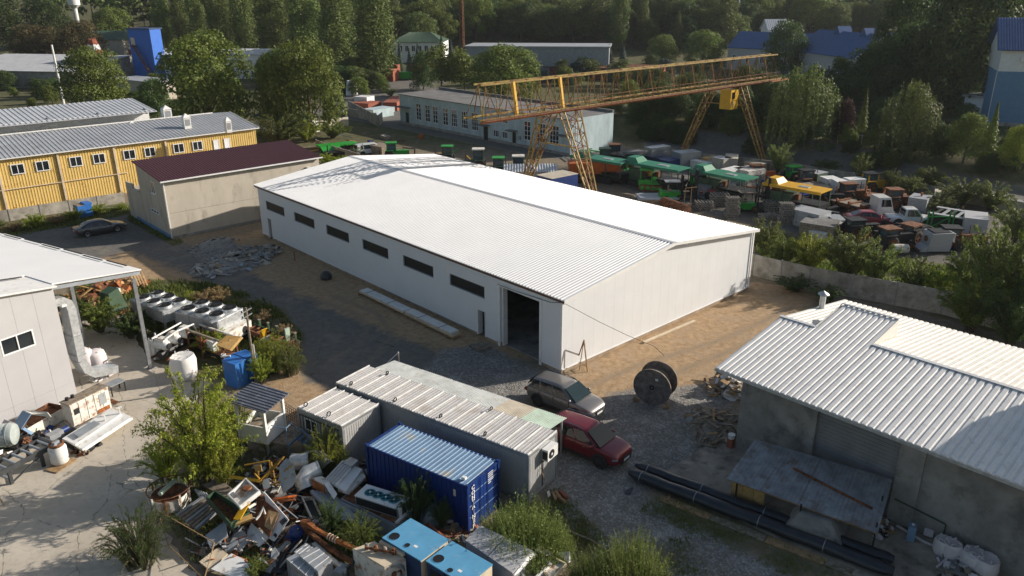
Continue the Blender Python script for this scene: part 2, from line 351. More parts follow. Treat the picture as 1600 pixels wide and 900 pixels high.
e1 = cs.voro(.42, 'DISTANCE_TO_EDGE', wob.outputs[0]).outputs[0]; e2 = cs.voro(1.3, 'DISTANCE_TO_EDGE', wob.outputs[0]).outputs[0]
m1 = cs.noise(.35, 6); m2 = cs.noise(3, 6); m3 = cs.noise(30, 4)
k = cs.mix(cs.mr(m1, .3, .7), (.40,.345,.27), (.55,.49,.40)); k = cs.mix(cs.mr(m2, .5, .72, 0, .55), k, (.27,.24,.2)); k = cs.mix(cs.mr(m3, .3, .7, 0, .3), k, (.5,.46,.4))
cr1 = cs.ma('MULTIPLY', cs.mr(e1, .013, .003), cs.mr(m2, .38, .55)); cr2 = cs.ma('MULTIPLY', cs.mr(e2, .007, .001, 0, .7), cs.mr(m1, .45, .6))
cr = cs.ma('MULTIPLY', cs.ma('MAXIMUM', cr1, cr2), cs.mr(m3, .3, .65, .25, .85)); k = cs.mix(cr, k, (.05,.05,.03)); cs.put(cs.b.inputs['Base Color'], k); cs.b.inputs['Roughness'].default_value = .9
cs.bump(cs.ma('SUBTRACT', cs.ma('MULTIPLY', m2, .3), cr), .5, .02)
sheet('concrete_yard', [G(*p) for p in ((-300,1300),(-260,640),(0,560),(120,500),(180,470),(232,560),(330,600),(280,650),(245,690),(250,760),(235,800),(330,930),(420,1300))], .035, cs.m, .18)
c2 = mk('yard_slab', (.36,.31,.25), .9, var=.2, scale=.7, dirt=(.14,.125,.1), damt=.35, dscale=.9, bump=.25)
for a, b in ((-11.3,-16.2),(-16.22,-21.2),(-21.22,-26.2),(-26.22,-34)):
    mb = MB(); mb.prism([(-4.9+(-11.3-a)*.06,a),(.53,a),(.53,b),(-4.9+(-11.3-b)*.06,b)], -.05, .06 + .006*(int(a)%2)); struct('concrete_slab', mb, c2)
# ================================================================== BUILDINGS
def holes(mb, pl, u0, u1, v0, v1, hs, th):           # an upright wall with rectangular openings
    us = sorted({u0, u1, *[h[0] for h in hs], *[h[1] for h in hs]}); vs = sorted({v0, v1, *[h[2] for h in hs], *[h[3] for h in hs]})
    for a, b in zip(us, us[1:]):
        run = None
        for c, d in zip(vs, vs[1:]):
            hole = any(h[0] <= a and b <= h[1] and h[2] <= c and d <= h[3] for h in hs)
            if not hole: run = (run[0], d) if run else (c, d)
            if hole and run: mb.pbox(pl, a, b, run[0], run[1], -th, 0); run = None
        if run: mb.pbox(pl, a, b, run[0], run[1], -th, 0)
    return mb
def win(parent, pl, u0, u1, v0, v1, nx=2, ny=1, fm='upvc', gm='glass', fw=.06, d0=0., d1=.06, sill=0, name='window', panes=True):
    mb = MB(); e = .002
    mb.pbox(pl, u0, u1, v1-fw, v1, d0, d1); mb.pbox(pl, u0, u1, v0, v0+fw, d0, d1)
    mb.pbox(pl, u0, u0+fw, v0+fw, v1-fw, d0, d1); mb.pbox(pl, u1-fw, u1, v0+fw, v1-fw, d0, d1)
    for k in range(1, nx): c = u0+(u1-u0)*k/nx; mb.pbox(pl, c-fw*.4, c+fw*.4, v0+fw, v1-fw, d0, d1-e)
    for k in range(1, ny): c = v0+(v1-v0)*k/ny; mb.pbox(pl, u0+fw, u1-fw, c-fw*.3, c+fw*.3, d0, d1-2*e)
    o = P(parent, name, mb, M[fm])
    if panes:
        xs = [u0+(u1-u0)*k/nx for k in range(nx+1)]
        for a, b in zip(xs, xs[1:]): P(o, 'pane', MB().pbox(pl, a+fw*.4, b-fw*.4, v0+fw*.5, v1-fw*.5, d0+.004, d0+.022), M[gm])
    if sill: P(o, 'sill', MB().pbox(pl, u0-.06, u1+.06, v0-.07, v0-.004, d0, d1+sill), M[fm])
    return o
# ---------------------------------------------------------------- white warehouse
W, L, H, RZ = 22.18, 42.17, 5.22, 6.53
t = T('warehouse', 'long new white warehouse with ribbed gable roof and six black strip windows', 'warehouse', (0,0,0))
slope = lambda x: H + (RZ-H)*(1-abs(x-W/2)/(W/2))
for k in range(22):                                   # standing wall panels of the two gable ends
    a, b = k*W/22+.003, (k+1)*W/22-.003
    for y0, y1 in ((0, .12), (L-.12, L)):
        if y0 and k % 2: continue
        bb = b if not y0 else (k+2)*W/22-.003
        x = [a, bb] if not (a < W/2 < bb) else [a, W/2, bb]
        poly = [V((a, y0, .3)), V((bb, y0, .3))] + [V((q, y0, slope(q)-.05)) for q in reversed(x)]
        mb = MB(); n = len(poly); mb.add(poly + [p+V((0, y1-y0, 0)) for p in poly], [tuple(range(n)), tuple(range(2*n-1, n-1, -1))] + [((i+1)%n, i, i+n, (i+1)%n+n) for i in range(n)])
        P(t, 'wall_panel', mb, M['wall_white'])
P(t, 'inner_wall', MB().bb(.2, W-.2, .13, .16, .25, H-.1), M['grey_panel'])
pl = Pl((0,0,0), (0,1,0), (-1,0,0))
wins = [(36.83,40.61),(31.09,34.86),(25.21,28.99),(19.3,23.1),(13.35,17.25),(7.48,11.38)]
hs = [(a, b, 3.05, 3.97) for a, b in wins] + [(2.0, 5.85, .0, 4.48), (7.42, 8.38, .12, 2.15), (39.9, 40.75, .12, 2.15)]
P(t, 'side_wall', holes(MB(), pl, .13, L-.13, .3, H-.02, [(a, b, max(c, .3), d) for a, b, c, d in hs], .14), M['wall_white'])
P(t, 'side_wall', MB().bb(W-.12, W, .13, L-.13, .3, H-.02), M['wall_white'])
mb = MB(); holes(mb, Pl((.04,0,0), (0,1,0), (-1,0,0)), .02, L-.02, -.02, .297, [(a, b, -.02, .297) for a, b, c, d in hs[6:]], .3); mb.bb(.345, W-.02, .02, .3, -.02, .297); mb.bb(W-.3, W-.02, .303, L-.32, -.02, .297); mb.bb(.345, W-.02, L-.3, L-.02, -.02, .297)
P(t, 'plinth', mb, M['plinth'])
mb = MB(); mb.bb(.05, W+.06, -.06, -.004, .27, .33); mb.bb(-.05, -.004, -.05, 1.99, .27, .33); mb.bb(-.05, -.004, 5.86, 7.41, .27, .33); mb.bb(-.05, -.004, 8.39, 39.89, .27, .33); mb.bb(-.05, -.004, 40.76, L, .27, .33)
P(t, 'base_flashing', mb, M['trim_white'])
for a, b, c, d in hs[:6]:
    o = win(t, pl, a+.005, b-.005, c+.005, d-.005, 1, 1, 'post_grey', 'dark', .05, -.13, -.02, name='window')
mb = MB(); a, b = 2.0, 5.85
for q in ((a-.22, a-.004, 0, 4.7), (b+.004, b+.22, 0, 4.7)): mb.pbox(pl, *q, .004, .05)
mb.pbox(pl, a-.003, b+.003, 4.484, 4.7, .004, .05); mb.pbox(pl, b-.14, b-.003, .02, 4.4, -.55, -.15); P(t, 'gate_frame', mb, M['trim_white'])
mb = MB(); mb.pbox(pl, 8.25, 8.37, .13, 2.14, -.45, .02); mb.pbox(pl, 7.43, 7.5, .13, 2.14, -.12, .02); mb.pbox(pl, 7.51, 8.24, 2.06, 2.14, -.12, .02); P(t, 'door_frame', mb, M['trim_white'])
mb = MB(); mb.pbox(pl, 40.64, 40.74, .13, 2.14, -.45, .02); mb.pbox(pl, 39.91, 39.97, .13, 2.14, -.12, .02); P(t, 'door_frame', mb, M['trim_white'])
P(t, 'floor_slab', MB().bb(.36, W-.35, .35, L-.35, -.04, .05), M['concrete_dark'])
for k in range(1, 7): P(t, 'frame_column', MB().bb(W-.5, W-.2, L*k/7-.12, L*k/7+.12, .05, H-.1), M['post_grey'])
oy, ox = .32, .16; zo = H-(RZ-H)/(W/2)*ox
mb = MB().ribbed((-ox,L+oy,zo+.02), (-ox,-oy,zo+.02), (W/2,-oy,RZ+.02), (W/2,L+oy,RZ+.02), 150, .05, 'trap', .05); P(t, 'roof_slope', mb, M['roof_white'])
mb = MB().ribbed((W+ox,-oy,zo+.02), (W+ox,L+oy,zo+.02), (W/2+.01,L+oy,RZ+.02), (W/2+.01,-oy,RZ+.02), 150, .05, 'trap', .05); P(t, 'roof_slope', mb, M['roof_white'])
mb = MB(); r = .22
mb.add([(W/2-r,-oy-.03,RZ+.05),(W/2,-oy-.03,RZ+.085),(W/2+r,-oy-.03,RZ+.05),(W/2-r,L+oy+.03,RZ+.05),(W/2,L+oy+.03,RZ+.085),(W/2+r,L+oy+.03,RZ+.05)], [(0,3,4,1),(1,4,5,2),(0,1,2),(3,5,4),(0,2,5,3)]); P(t, 'ridge_cap', mb, M['roof_white'])
for y in (-oy-.03, L+oy+.004):
    for s in (0, 1):
        a, b = (V((-ox-.02, y, zo)), V((W/2, y, RZ))) if not s else (V((W/2, y, RZ)), V((W+ox+.02, y, zo)))
        P(t, 'verge_trim', MB().hexa([a+V((0,0,-.16)), b+V((0,0,-.16)), b+V((0,.026,-.16)), a+V((0,.026,-.16)), a+V((0,0,.085)), b+V((0,0,.085)), b+V((0,.026,.085)), a+V((0,.026,.085))]), M['trim_white'])
P(t, 'eave_trim', MB().bb(-ox+.03, -ox+.05, -oy, L+oy, zo-.2, zo-.035), M['trim_brown'])
for q in ((-.02,.10,-.03,-.001),): P(t, 'corner_trim', MB().bb(-.03, -.002, -.03, .14, .34, H-.1), M['trim_white'])
P(t, 'corner_trim', MB().bb(W-.2, W+.02, -.03, -.004, .34, H-.1), M['trim_white'])
P(t, 'downpipe', MB().bar((W-.3,-.08,.3), (W-.3,-.08,H-.1), .05, 8), M['trim_white'])
# ---------------------------------------------------------------- concrete shed with white stepped roof
t = T('concrete_shed', 'raw concrete shed with white ribbed metal roof and grey roller door', 'shed', (0,-12.5,0))
pl = Pl((.55,-12.5,0), (0,-1,0), (-1,0,0)); zf = lambda x: 5.04+.165*x
P(t, 'front_wall', holes(MB(), pl, .31, 21, 0, 5.2, [(4.15, 8.1, 0, 4.72)], .3), M['concrete_dark'])
P(t, 'pilaster', MB().pbox(pl, 8.1, 9.2, 0, 4.95, .003, .06), M['concrete'])
mb = MB()
for k in range(47): mb.pbox(pl, 4.15, 8.1, k*.1, k*.1+.09, -.2, -.17-.012*(k % 2))
P(t, 'roller_door', mb, mk('door_grey', (.24,.25,.265), .5, .2, var=.1))
mb = MB(); gp = [(.55,0),(12.6,0),(12.6,5.0),(5.45,5.85),(.55,5.08)]
mb.add([(x,-12.5,z) for x, z in gp] + [(x,-12.8,z) for x, z in gp], [(4,3,2,1,0),(5,6,7,8,9)] + [(i,(i+1)%5,(i+1)%5+5,i+5) for i in range(5)]); P(t, 'gable_wall', mb, M['concrete_dark'])
P(t, 'back_wall', MB().bb(12.3, 12.6, -33.5, -12.81, 0, 4.95), M['concrete_dark'])
y0, y1, RX = -11.6, -33.6, 5.5
def rf(name, xa, xb, ya, yb, za, zb, n, m='roof_light'): P(t, name, MB().ribbed((xa,ya,za),(xa,yb,za),(xb,yb,zb),(xb,ya,zb), n, .05, 'wide', .04), M[m])
M['roof_shed'] = mk('roof_shed', (.74,.73,.71), .45, var=.05, dirt=(.55,.53,.5), damt=.15)
M['roof_cream'] = mk('roof_cream', (.70,.68,.63), .5, var=.05, dirt=(.55,.51,.44), damt=.2)
rf('roof_sheet', -.78, RX, y0, -13.7, 5.0, 6.03, 7, 'roof_shed'); rf('roof_sheet', -.78, 8.5, -13.7, -16.75, 5.0, 6.53, 10, 'roof_shed'); rf('roof_sheet', -.78, RX, -16.75, y1, 5.0, 6.03, 50, 'roof_shed')
P(t, 'far_roof_sheet', MB().ribbed((13.5,y1,4.85),(13.5,y0,4.85),(RX,y0,5.98),(RX,y1,5.98), 72, .045, 'wide', .04), M['roof_cream'])
mb = MB(); 
for ya, yb in ((y0+.02, -13.7), (-16.76, y1)): mb.hexa([V(p) for p in ((RX-.12,ya,6.07),(RX+.16,ya,6.05),(RX+.16,yb,6.05),(RX-.12,yb,6.07),(RX-.12,ya,6.1),(RX+.16,ya,6.09),(RX+.16,yb,6.09),(RX-.12,yb,6.1))])
mb.bb(8.42, 8.56, -16.77, -13.68, 6.585, 6.63); P(t, 'ridge_cap', mb, M['roof_light'])
for y in (-13.66, -16.79): P(t, 'step_cheek', MB().add([(RX+.02,y,5.96),(8.5,y,5.6),(8.5,y,6.6),(RX+.02,y,6.1),(RX+.02,y+.03,5.96),(8.5,y+.03,5.6),(8.5,y+.03,6.6),(RX+.02,y+.03,6.1)], [(0,1,2,3),(7,6,5,4),(0,3,7,4),(3,2,6,7),(2,1,5,6)]), M['roof_cream'])
P(t, 'back_cheek', MB().bb(8.44, 8.47, -16.75, -13.63, 5.5, 6.48), M['roof_light'])
P(t, 'eave_board', MB().bb(-.80, -.77, y0, y1, 4.83, 4.97), M['galv'])
P(t, 'unseen_tower', MB().bb(6.2, 10.5, -29.6, -26.6, 4.5, 9.2), M['concrete'])  # unseen raised block beyond the frame, added to cast the shadow on the roof
p = G(1267, 474, 5.6); mb = MB(); mb.lathe([(.17,0),(.17,1.6)], 12, Matrix.Translation((p.x+.2,-11.9,4.6)))
o = P(t, 'flue_pipe', mb, M['galv'], 40); P(o, 'flue_cowl', MB().lathe([(.33,0),(.30,.05),(.05,.2),(.01,.24)], 12, Matrix.Translation((p.x+.2,-11.9,6.3))), M['galv'], 40)
mb = MB(); mb.tube([pl(8.3,1.25,.1), pl(10.5,1.1,.1), pl(10.55,1.05,.1), pl(10.55,.3,.1)], .035, 6); P(t, 'green_pipe', mb, M['green_dark'])
# lean-to in front of it
zl, zh = 1.38, 2.35; LA, LB, LC, LD = G(1135,748,zl), G(1372,834,zl), G(1395,750,zh), G(1180,686,zh)
t = T('lean_to', 'low lean to of stained corrugated steel sheets before concrete shed', 'shelter', (LA.x, LA.y, 0))
M['lean_steel'] = mk('lean_steel', (.31,.325,.345), .42, .4, var=.22, scale=1.6, dirt=(.20,.17,.15), damt=.3, dscale=1.4)
for k in range(4):
    a, b = k/4, (k+1)/4-.002; q = lambda s, e, u: s.lerp(e, u)
    P(t, 'roof_sheet', MB().ribbed(q(LA,LB,a)+V((0,0,.014*(k%2))), q(LA,LB,b)+V((0,0,.014*(k%2))), q(LD,LC,b)+V((0,0,.014*(k%2))), q(LD,LC,a)+V((0,0,.014*(k%2))), 9, .022, 'trap', .01), M['lean_steel'])
a, b = G(1225,742,2.0), G(1366,795,2.0); P(t, 'steel_angle', MB().tube([LA.lerp(LD,.62).lerp(LB.lerp(LC,.62), .36)+V((0,0,.06)), LA.lerp(LD,.30).lerp(LB.lerp(LC,.36), .93)+V((0,0,.07))], .06, 4), M['rust'])
for c in (LA.lerp(LB,.03)+V((.3,-.2,0)), LA.lerp(LB,.52), LB+V((.25,.2,0)), LC+V((-.15,.25,0)), LC.lerp(LB,.45)+V((0,.2,0)), LD+V((.2,-.2,0))):
    zt = zl + (zh-zl)*max(0, min(1, ((c-LA).to_2d().dot((LD-LA).to_2d()))/((LD-LA).to_2d().length_squared))); P(t, 'post', MB().bar((c.x,c.y,.03),(c.x,c.y,zt-.06), .045), M['black'])
P(t, 'edge_beam', MB().tube([LB+V((.03,.08,-.1)), LC+V((-.02,.08,-.1))], .05, 4), M['wood'])
P(t, 'edge_beam', MB().tube([LA+V((.1,-.02,-.07)), LB+V((.1,.03,-.07))], .04, 4), M['wood'])
b0 = G(1156,790); pp = [(LA.x+.55, LA.y-.05), (LA.x+.86,LA.y-1.6)]
mb = MB()
o = T('osb_bin', 'bin of three yellow chipboard panels under the lean to', 'bin', (pp[0][0], pp[0][1], .06)); d = V((pp[1][0]-pp[0][0], pp[1][1]-pp[0][1], 0)); plb = Pl((*pp[0], .06), d, (-d.y*-1, 0, 0)); plb = Pl((*pp[0], .06), d, (-1,-.15,0))
for k in range(3): P(o, 'panel', MB().pbox(plb, k*.53, k*.53+.5, .06, 1.15, 0, .03), M['osb']); P(o, 'post', MB().pbox(plb, k*.53-.03, k*.53+.04, 0, 1.18, -.07, -.004), M['wood'])
P(o, 'panel', MB().hexa([plb(.0,.06,-.02), plb(0,.06,-1.3), plb(.03,.06,-1.3), plb(.03,.06,-.02), plb(0,1.1,-.02), plb(0,1.1,-1.3), plb(.03,1.1,-1.3), plb(.03,1.1,-.02)]), M['osb'])
# ---------------------------------------------------------------- site cabins
ca, cb = V((-13.71,4.25,0)), V((-10.88,-8.34,0)); CL = (cb-ca).length; CR = math.atan2(cb.y-ca.y, cb.x-ca.x); CW = 2.5
M['cabin_wall'] = mk('cabin_wall', (.36,.36,.355), .6, var=.06, dirt=(.3,.29,.27), damt=.15)
M['cabin_roof'] = mk('cabin_roof', (.53,.515,.50), .5, var=.07, dirt=(.42,.38,.34), damt=.25, dscale=.8)
def cabin(name, label, loc, rz, ln, wd, h, nseam):
    t = T(name, label, 'site cabin', loc, rz)
    def lb(n, *b, m='cabin_wall'): return P(t, n, MB().bb(*b), M[m], local=True)
    for n, a in (('long_wall', (0,ln,-.0,.06,.2,h)), ('long_wall', (0,ln,wd-.06,wd,.2,h)), ('end_wall', (0,.06,.062,wd-.062,.2,h)), ('end_wall', (ln-.06,ln,.062,wd-.062,.2,h))):
        mb = MB(); mb.bb(*a); long = n == 'long_wall'; L_ = ln if long else wd; k = int(L_/.16)
        for i in range(1, k):                         # shallow pressed ribs
            if long: y = a[2] if a[2] <= 0 else a[3]; s = -1 if a[2] <= 0 else 1; mb.bb(i*L_/k-.03, i*L_/k+.03, y, y+s*.012, .25, h-.15)
            else: x = a[0] if a[0] <= 0 else a[1]; s = -1 if a[0] <= 0 else 1; mb.bb(x, x+s*.012, i*L_/k-.03, i*L_/k+.03, .25, h-.15)
        P(t, n, mb, M['cabin_wall'], local=True)
    for x in (-.03, ln-.07):
        for y in (-.03, wd-.07): P(t, 'corner_post', MB().bb(x, x+.1, y, y+.1, .06, h-.04), M['steel'], local=True)
    mb = MB()
    for y in (-.04, wd-.06): mb.bb(-.031, ln+.031, y, y+.1, .03, .22); mb.bb(-.031, ln+.031, y, y+.1, h-.06, h+.1)
    for x in (-.035, ln-.06): mb.bb(x, x+.1, .065, wd-.065, .03, .2); mb.bb(x, x+.1, .065, wd-.065, h-.06, h+.09)
    P(t, 'base_and_top_rail', mb, M['steel'], local=True)
    P(t, 'roof', MB().bb(-.02, ln+.02, -.0, wd+.0, h+.02, h+.11), M['cabin_roof'], local=True)
    mb = MB(); 
    for i in range(nseam): x = .04+(ln-.08)*i/(nseam-1); P(t, 'roof_seam', MB().bb(x-.025, x+.025, -.05, wd+.05, h+.112, h+.17), M['white_paint'], local=True)
    for i in range(nseam*4):
        x = (ln)*(i+.5)/(nseam*4); mb.bb(x-.02, x+.02, .02, wd-.02, h+.111, h+.135)
    P(t, 'roof_rib', mb, M['cabin_roof'], local=True, kind='stuff'); return t
c1 = cabin('site_cabin', 'long grey site cabin with white seamed roof behind blue container', ca, CR, CL, CW, 2.6, 17)
for x, y in ((.9, .25), (4.2,.25), (7.3,.3), (10.2,.2), (1.7,2.3), (9.0,2.35)):
    P(c1, 'lifting_eye', MB().lathe([(.08,-.025),(.12,-.025),(.12,.025),(.08,.025)], 12, Matrix.Translation((x,y,2.83)) @ Matrix.Rotation(PI/2, 4, 'Y'), True), M['black'], local=True)
P(c1, 'downpipe', MB().bar((.12,-.08,.1), (.12,-.08,2.6), .045, 6), M['black'], local=True)
# air conditioner on its end wall, cable, shovel leaning there
M2 = MATX[c1.name]
def cab(x, y, z): return M2 @ V((x, y, z))
t = T('air_conditioner', 'white outdoor air conditioner unit on the cabin end wall', 'air conditioner', cab(CL, 1.5, 1.9), CR)
P(t, 'casing', MB().bb(.06,.42,-.45,.45,-.02,.6), M['white_paint'], local=True); mx = Matrix.Translation((.425,-.12,.29)) @ Matrix.Rotation(PI/2, 4, 'Y')
P(t, 'fan_grille', MB().lathe([(.24,0),(.24,.012),(.2,.02)], 16, mx), M['black'], local=True); P(t, 'fan_hub', MB().lathe([(.07,.02),(.07,.03),(.02,.035)], 10, mx), M['white_paint'], local=True)
P(t, 'bracket', MB().bb(0.01,.4,-.4,-.36,-.07,-.025).bb(0.01,.4,.36,.4,-.07,-.025), M['steel'], local=True); P(t, 'side_grille', MB().bb(.1,.38,-.46,-.452,.05,.5), M['dark'], local=True)
P(t, 'hose', MB().tube([(.05,-.3,-.03),(.03,-.32,-.8),(.03,-.3,-1.6)], .02, 5), M['black'], local=True)
t = T('shovel', 'long handled shovel leaning on the cabin end wall', 'shovel', cab(CL+.5, .95, 0), CR)
P(t, 'handle', MB().bar((0,0,.3),(-.43,.0,1.5), .018, 6), M['wood'], local=True); P(t, 'blade', MB().slab([(.10,-.11,.03),(.10,.11,.03),(0,.1,.33),(0,-.1,.33)], .01), M['white_paint'], local=True)
c2l = V((-16.55,3.42,0)); c2 = cabin('site_cabin', 'short grey site cabin with barred window joined to the long cabin', c2l, CR, 3.3, 2.66, 2.45, 6)
# the short cabin's window looks to the left, over the booth
plw = Pl(V(c2l)+V((0,0,0)), V((math.cos(CR), math.sin(CR), 0)), V((math.sin(CR), -math.cos(CR), 0)))
o = win(c2, plw, .5, 1.45, 1.45, 2.15, 2, 1, 'upvc', 'glass', .06, .01, .05)
mb = MB()
for k in range(14): mb.pbox(plw, .2+k*.22, .23+k*.22, 1.3, 2.3, .09, .11)
mb.pbox(plw, .18, 3.15, 1.3, 1.34, .085, .115); mb.pbox(plw, .18, 3.15, 2.26, 2.3, .085, .115); P(c2, 'window_bars', mb, M['black'])
for x in (.35, 2.1): P(c2, 'lifting_eye', MB().lathe([(.1,-.02),(.14,-.02),(.14,.02),(.1,.02)], 12, Matrix.Translation((x,.25,2.75)) @ Matrix.Rotation(PI/2, 4, 'Y'), True), M['black'], local=True)
# ---------------------------------------------------------------- carport behind the cabin
t = T('carport', 'low carport of wavy grey and green plastic sheets behind cabin', 'carport', cab(0, 2.6, 0), CR)
M['pvc_grey'] = mk('pvc_grey', (.42,.44,.43), .35, var=.12, scale=1.5, dirt=(.3,.28,.24), damt=.2); M['pvc_tan'] = mk('pvc_tan', (.36,.32,.25), .5, var=.15); M['pvc_green'] = mk('pvc_green', (.36,.46,.38), .35, var=.12, dirt=(.3,.33,.27), damt=.2)
xs = [.1, 2.3, 4.5, 6.7, 8.6, 10.4, 12.2]
for k, (a, b) in enumerate(zip(xs, xs[1:])):
    m = 'pvc_grey' if k < 4 else ('pvc_tan' if k == 4 else 'pvc_green'); zz = .012*(k % 2)
    P(t, 'roof_sheet', MB().ribbed((b+.03,2.0,2.22+zz),(a-.03,2.0,2.22+zz),(a-.03,0,2.42+zz),(b+.03,0,2.42+zz), 16, .035, 'sine', .008), M[m], 50, local=True)
for x in (.2, 4.2, 8.2, 12.0): P(t, 'post', MB().bb(x-.04,x+.04,1.86,1.94,0,2.19), M['steel'], local=True); P(t, 'rafter', MB().hexa([V(q) for q in ((x-.03,.02,2.3),(x+.03,.02,2.3),(x+.03,1.95,2.12),(x-.03,1.95,2.12),(x-.03,.02,2.38),(x+.03,.02,2.38),(x+.03,1.95,2.19),(x-.03,1.95,2.19))]), M['steel'], local=True)
# steel gate frame behind the cabins
t = T('pipe_gatepost', 'pale pipe gate post with braces behind the cabin roof', 'frame', G(625, 592)); a, b = G(625,592), G(575,610)
P(t, 'post', MB().bar(a, a+V((0,0,1.9)), .05, 6), M['white_rusty']); P(t, 'brace', MB().bar(a+V((0,0,1.85)), b+V((-.1,0,.6)), .03, 5), M['steel']); P(t, 'brace', MB().bar(a+V((-.6,.1,1.3)), b+V((.4,0,.4)), .03, 5), M['white_rusty']); P(t, 'stay', MB().bar(a+V((-.6,.1,1.3)), a+V((-.5,.1,.1)), .03, 5), M['white_rusty'])
# ---------------------------------------------------------------- grey panel building with canopy at the left
O = V((-23.82,17.99,0)); bu = V((-.957,-.29,0)).normalized(); bd = V((-bu.y*-1, bu.x*-1, 0)); bd = V((-.29,.957,0)).normalized()
t = T('panel_building', 'grey panel clad hall with bright white roof and open canopy', 'hall', O)
def BP(u, d, z): return O + bu*u + bd*d + V((0,0,z))
pf = Pl(O, bu, -bd); zr = lambda u: 7.25+.15*u
mb = MB(); us = [0,1.2,2.4,3.6,4.8,6.0,7.2,8.4,9.6,10.8,12]
wh = (1.63, 3.45, 4.25, 5.25)
def bpanel(u0, u1, v0, v1f): P(t, 'wall_panel', MB().hexa([pf(u0,v0,0),pf(u1,v0,0),pf(u1,v0,-.1),pf(u0,v0,-.1),pf(u0,v1f(u0),0),pf(u1,v1f(u1),0),pf(u1,v1f(u1),-.1),pf(u0,v1f(u0),-.1)]), M['grey_panel'])
for a, b in zip(us, us[1:]):
    a += .005; b -= .005; bpanel(a, b, .1, lambda u: 1.15)
    if b < 1.5 or a > 3.5: bpanel(a, b, 1.16, zr)
    else: bpanel(a, b, 1.16, lambda u: wh[2]); bpanel(a, b, wh[3], zr)
bpanel(1.205, wh[0], wh[2]+.003, lambda u: wh[3]-.003); bpanel(wh[1], 3.595, wh[2]+.003, lambda u: wh[3]-.003)
win(t, pf, wh[0], wh[1], wh[2], wh[3], 2, 1, 'upvc', 'glass', .07, -.07, .02)
pr = Pl(O, bd, -bu)
P(t, 'side_wall', MB().pbox(pr, .11, 20, .1, 7.1, -.12, -.002), M['grey_panel']); P(t, 'back_wall', MB().pbox(Pl(BP(0,20,0), bu, bd), 0, 12, .1, 7.1, -.1, 0), M['grey_panel'])
P(t, 'base_strip', MB().pbox(pf, -.02, 12, .035, .16, .004, .03), M['trim_white'])
P(t, 'roof_slope', MB().ribbed(BP(-.12,2.9,zr(0)+.02),BP(-.12,-.25,zr(0)+.02),BP(12,-.25,zr(12)+.02),BP(12,2.9,zr(12)+.02), 12, .04, 'trap', .08), M['roof_shed'])
P(t, 'canopy_roof', MB().ribbed(BP(-5.75,18,6.5),BP(-5.75,.2,6.5),BP(-.1,.2,zr(0)+.1),BP(-.1,18,zr(0)+.1), 60, .04, 'trap', .06), M['roof_white'])
P(t, 'roof_slope', MB().ribbed(BP(-.1,18,zr(0)+.11),BP(-.1,2.95,zr(0)+.11),BP(12,2.95,zr(12)+.11),BP(12,18,zr(12)+.11), 52, .04, 'trap', .06), M['roof_white'])
P(t, 'canopy_beam', MB().hexa([BP(-5.7,.3,6.2),BP(-.05,.3,7.0),BP(-.05,.45,7.0),BP(-5.7,.45,6.2),BP(-5.7,.3,6.42),BP(-.05,.3,7.22),BP(-.05,.45,7.22),BP(-5.7,.45,6.42)]), M['post_grey'])
P(t, 'canopy_beam', MB().hexa([BP(-5.05,.5,6.22),BP(-4.9,.5,6.22),BP(-4.9,17.8,6.22),BP(-5.05,17.8,6.22),BP(-5.05,.5,6.48),BP(-4.9,.5,6.48),BP(-4.9,17.8,6.48),BP(-5.05,17.8,6.48)]), M['post_grey'])
for d in (.35, 7.0, 13.6):
    c = BP(-4.8, d, 0) if d > 1 else V((-19.15,19.07,0)); mb = MB(); mb.bb(c.x-.11,c.x+.11,c.y-.09,c.y-.075,.05,6.3); mb.bb(c.x-.11,c.x+.11,c.y+.075,c.y+.09,.05,6.3); mb.bb(c.x-.012,c.x+.012,c.y-.074,c.y+.074,.05,6.3); mb.bb(c.x-.2,c.x+.2,c.y-.2,c.y+.2,.03,.06)
    P(t, 'canopy_post', mb, M['steel'])
for k in range(7): P(t, 'snow_guard', MB().hexa([BP(-5.5+.12*(k%2),1.2+k*2.4,6.7), BP(-5.4+.12*(k%2),1.2+k*2.4,6.7), BP(-5.4+.12*(k%2),3.3+k*2.4,6.7), BP(-5.5+.12*(k%2),3.3+k*2.4,6.7), BP(-5.5+.12*(k%2),1.2+k*2.4,6.74), BP(-5.4+.12*(k%2),1.2+k*2.4,6.74), BP(-5.4+.12*(k%2),3.3+k*2.4,6.74), BP(-5.5+.12*(k%2),3.3+k*2.4,6.74)]), M['black'])
for k in range(6): P(t, 'snow_guard', MB().hexa([BP(.3+k*2, 2.5+.1*(k%2), zr(.3+k*2)+z) if i == 0 else (BP(1.9+k*2, 2.5+.1*(k%2), zr(1.9+k*2)+z) if i == 1 else (BP(1.9+k*2, 2.6+.1*(k%2), zr(1.9+k*2)+z) if i == 2 else BP(.3+k*2, 2.6+.1*(k%2), zr(.3+k*2)+z))) for z in (.2,.26) for i in range(4)]), M['black'])
mb = MB(); c = pr(.5, 5.4, .25); mb.tube([pr(.3,6.0,.1), pr(.32,6.0,.35), pr(.33,5.9,.5)], .03, 5); P(t, 'lamp_bracket', mb, M['steel']); P(t, 'flood_light', MB().box(pr(.34,5.85,.55), (.3,.22,.12), .3), M['white_paint'])
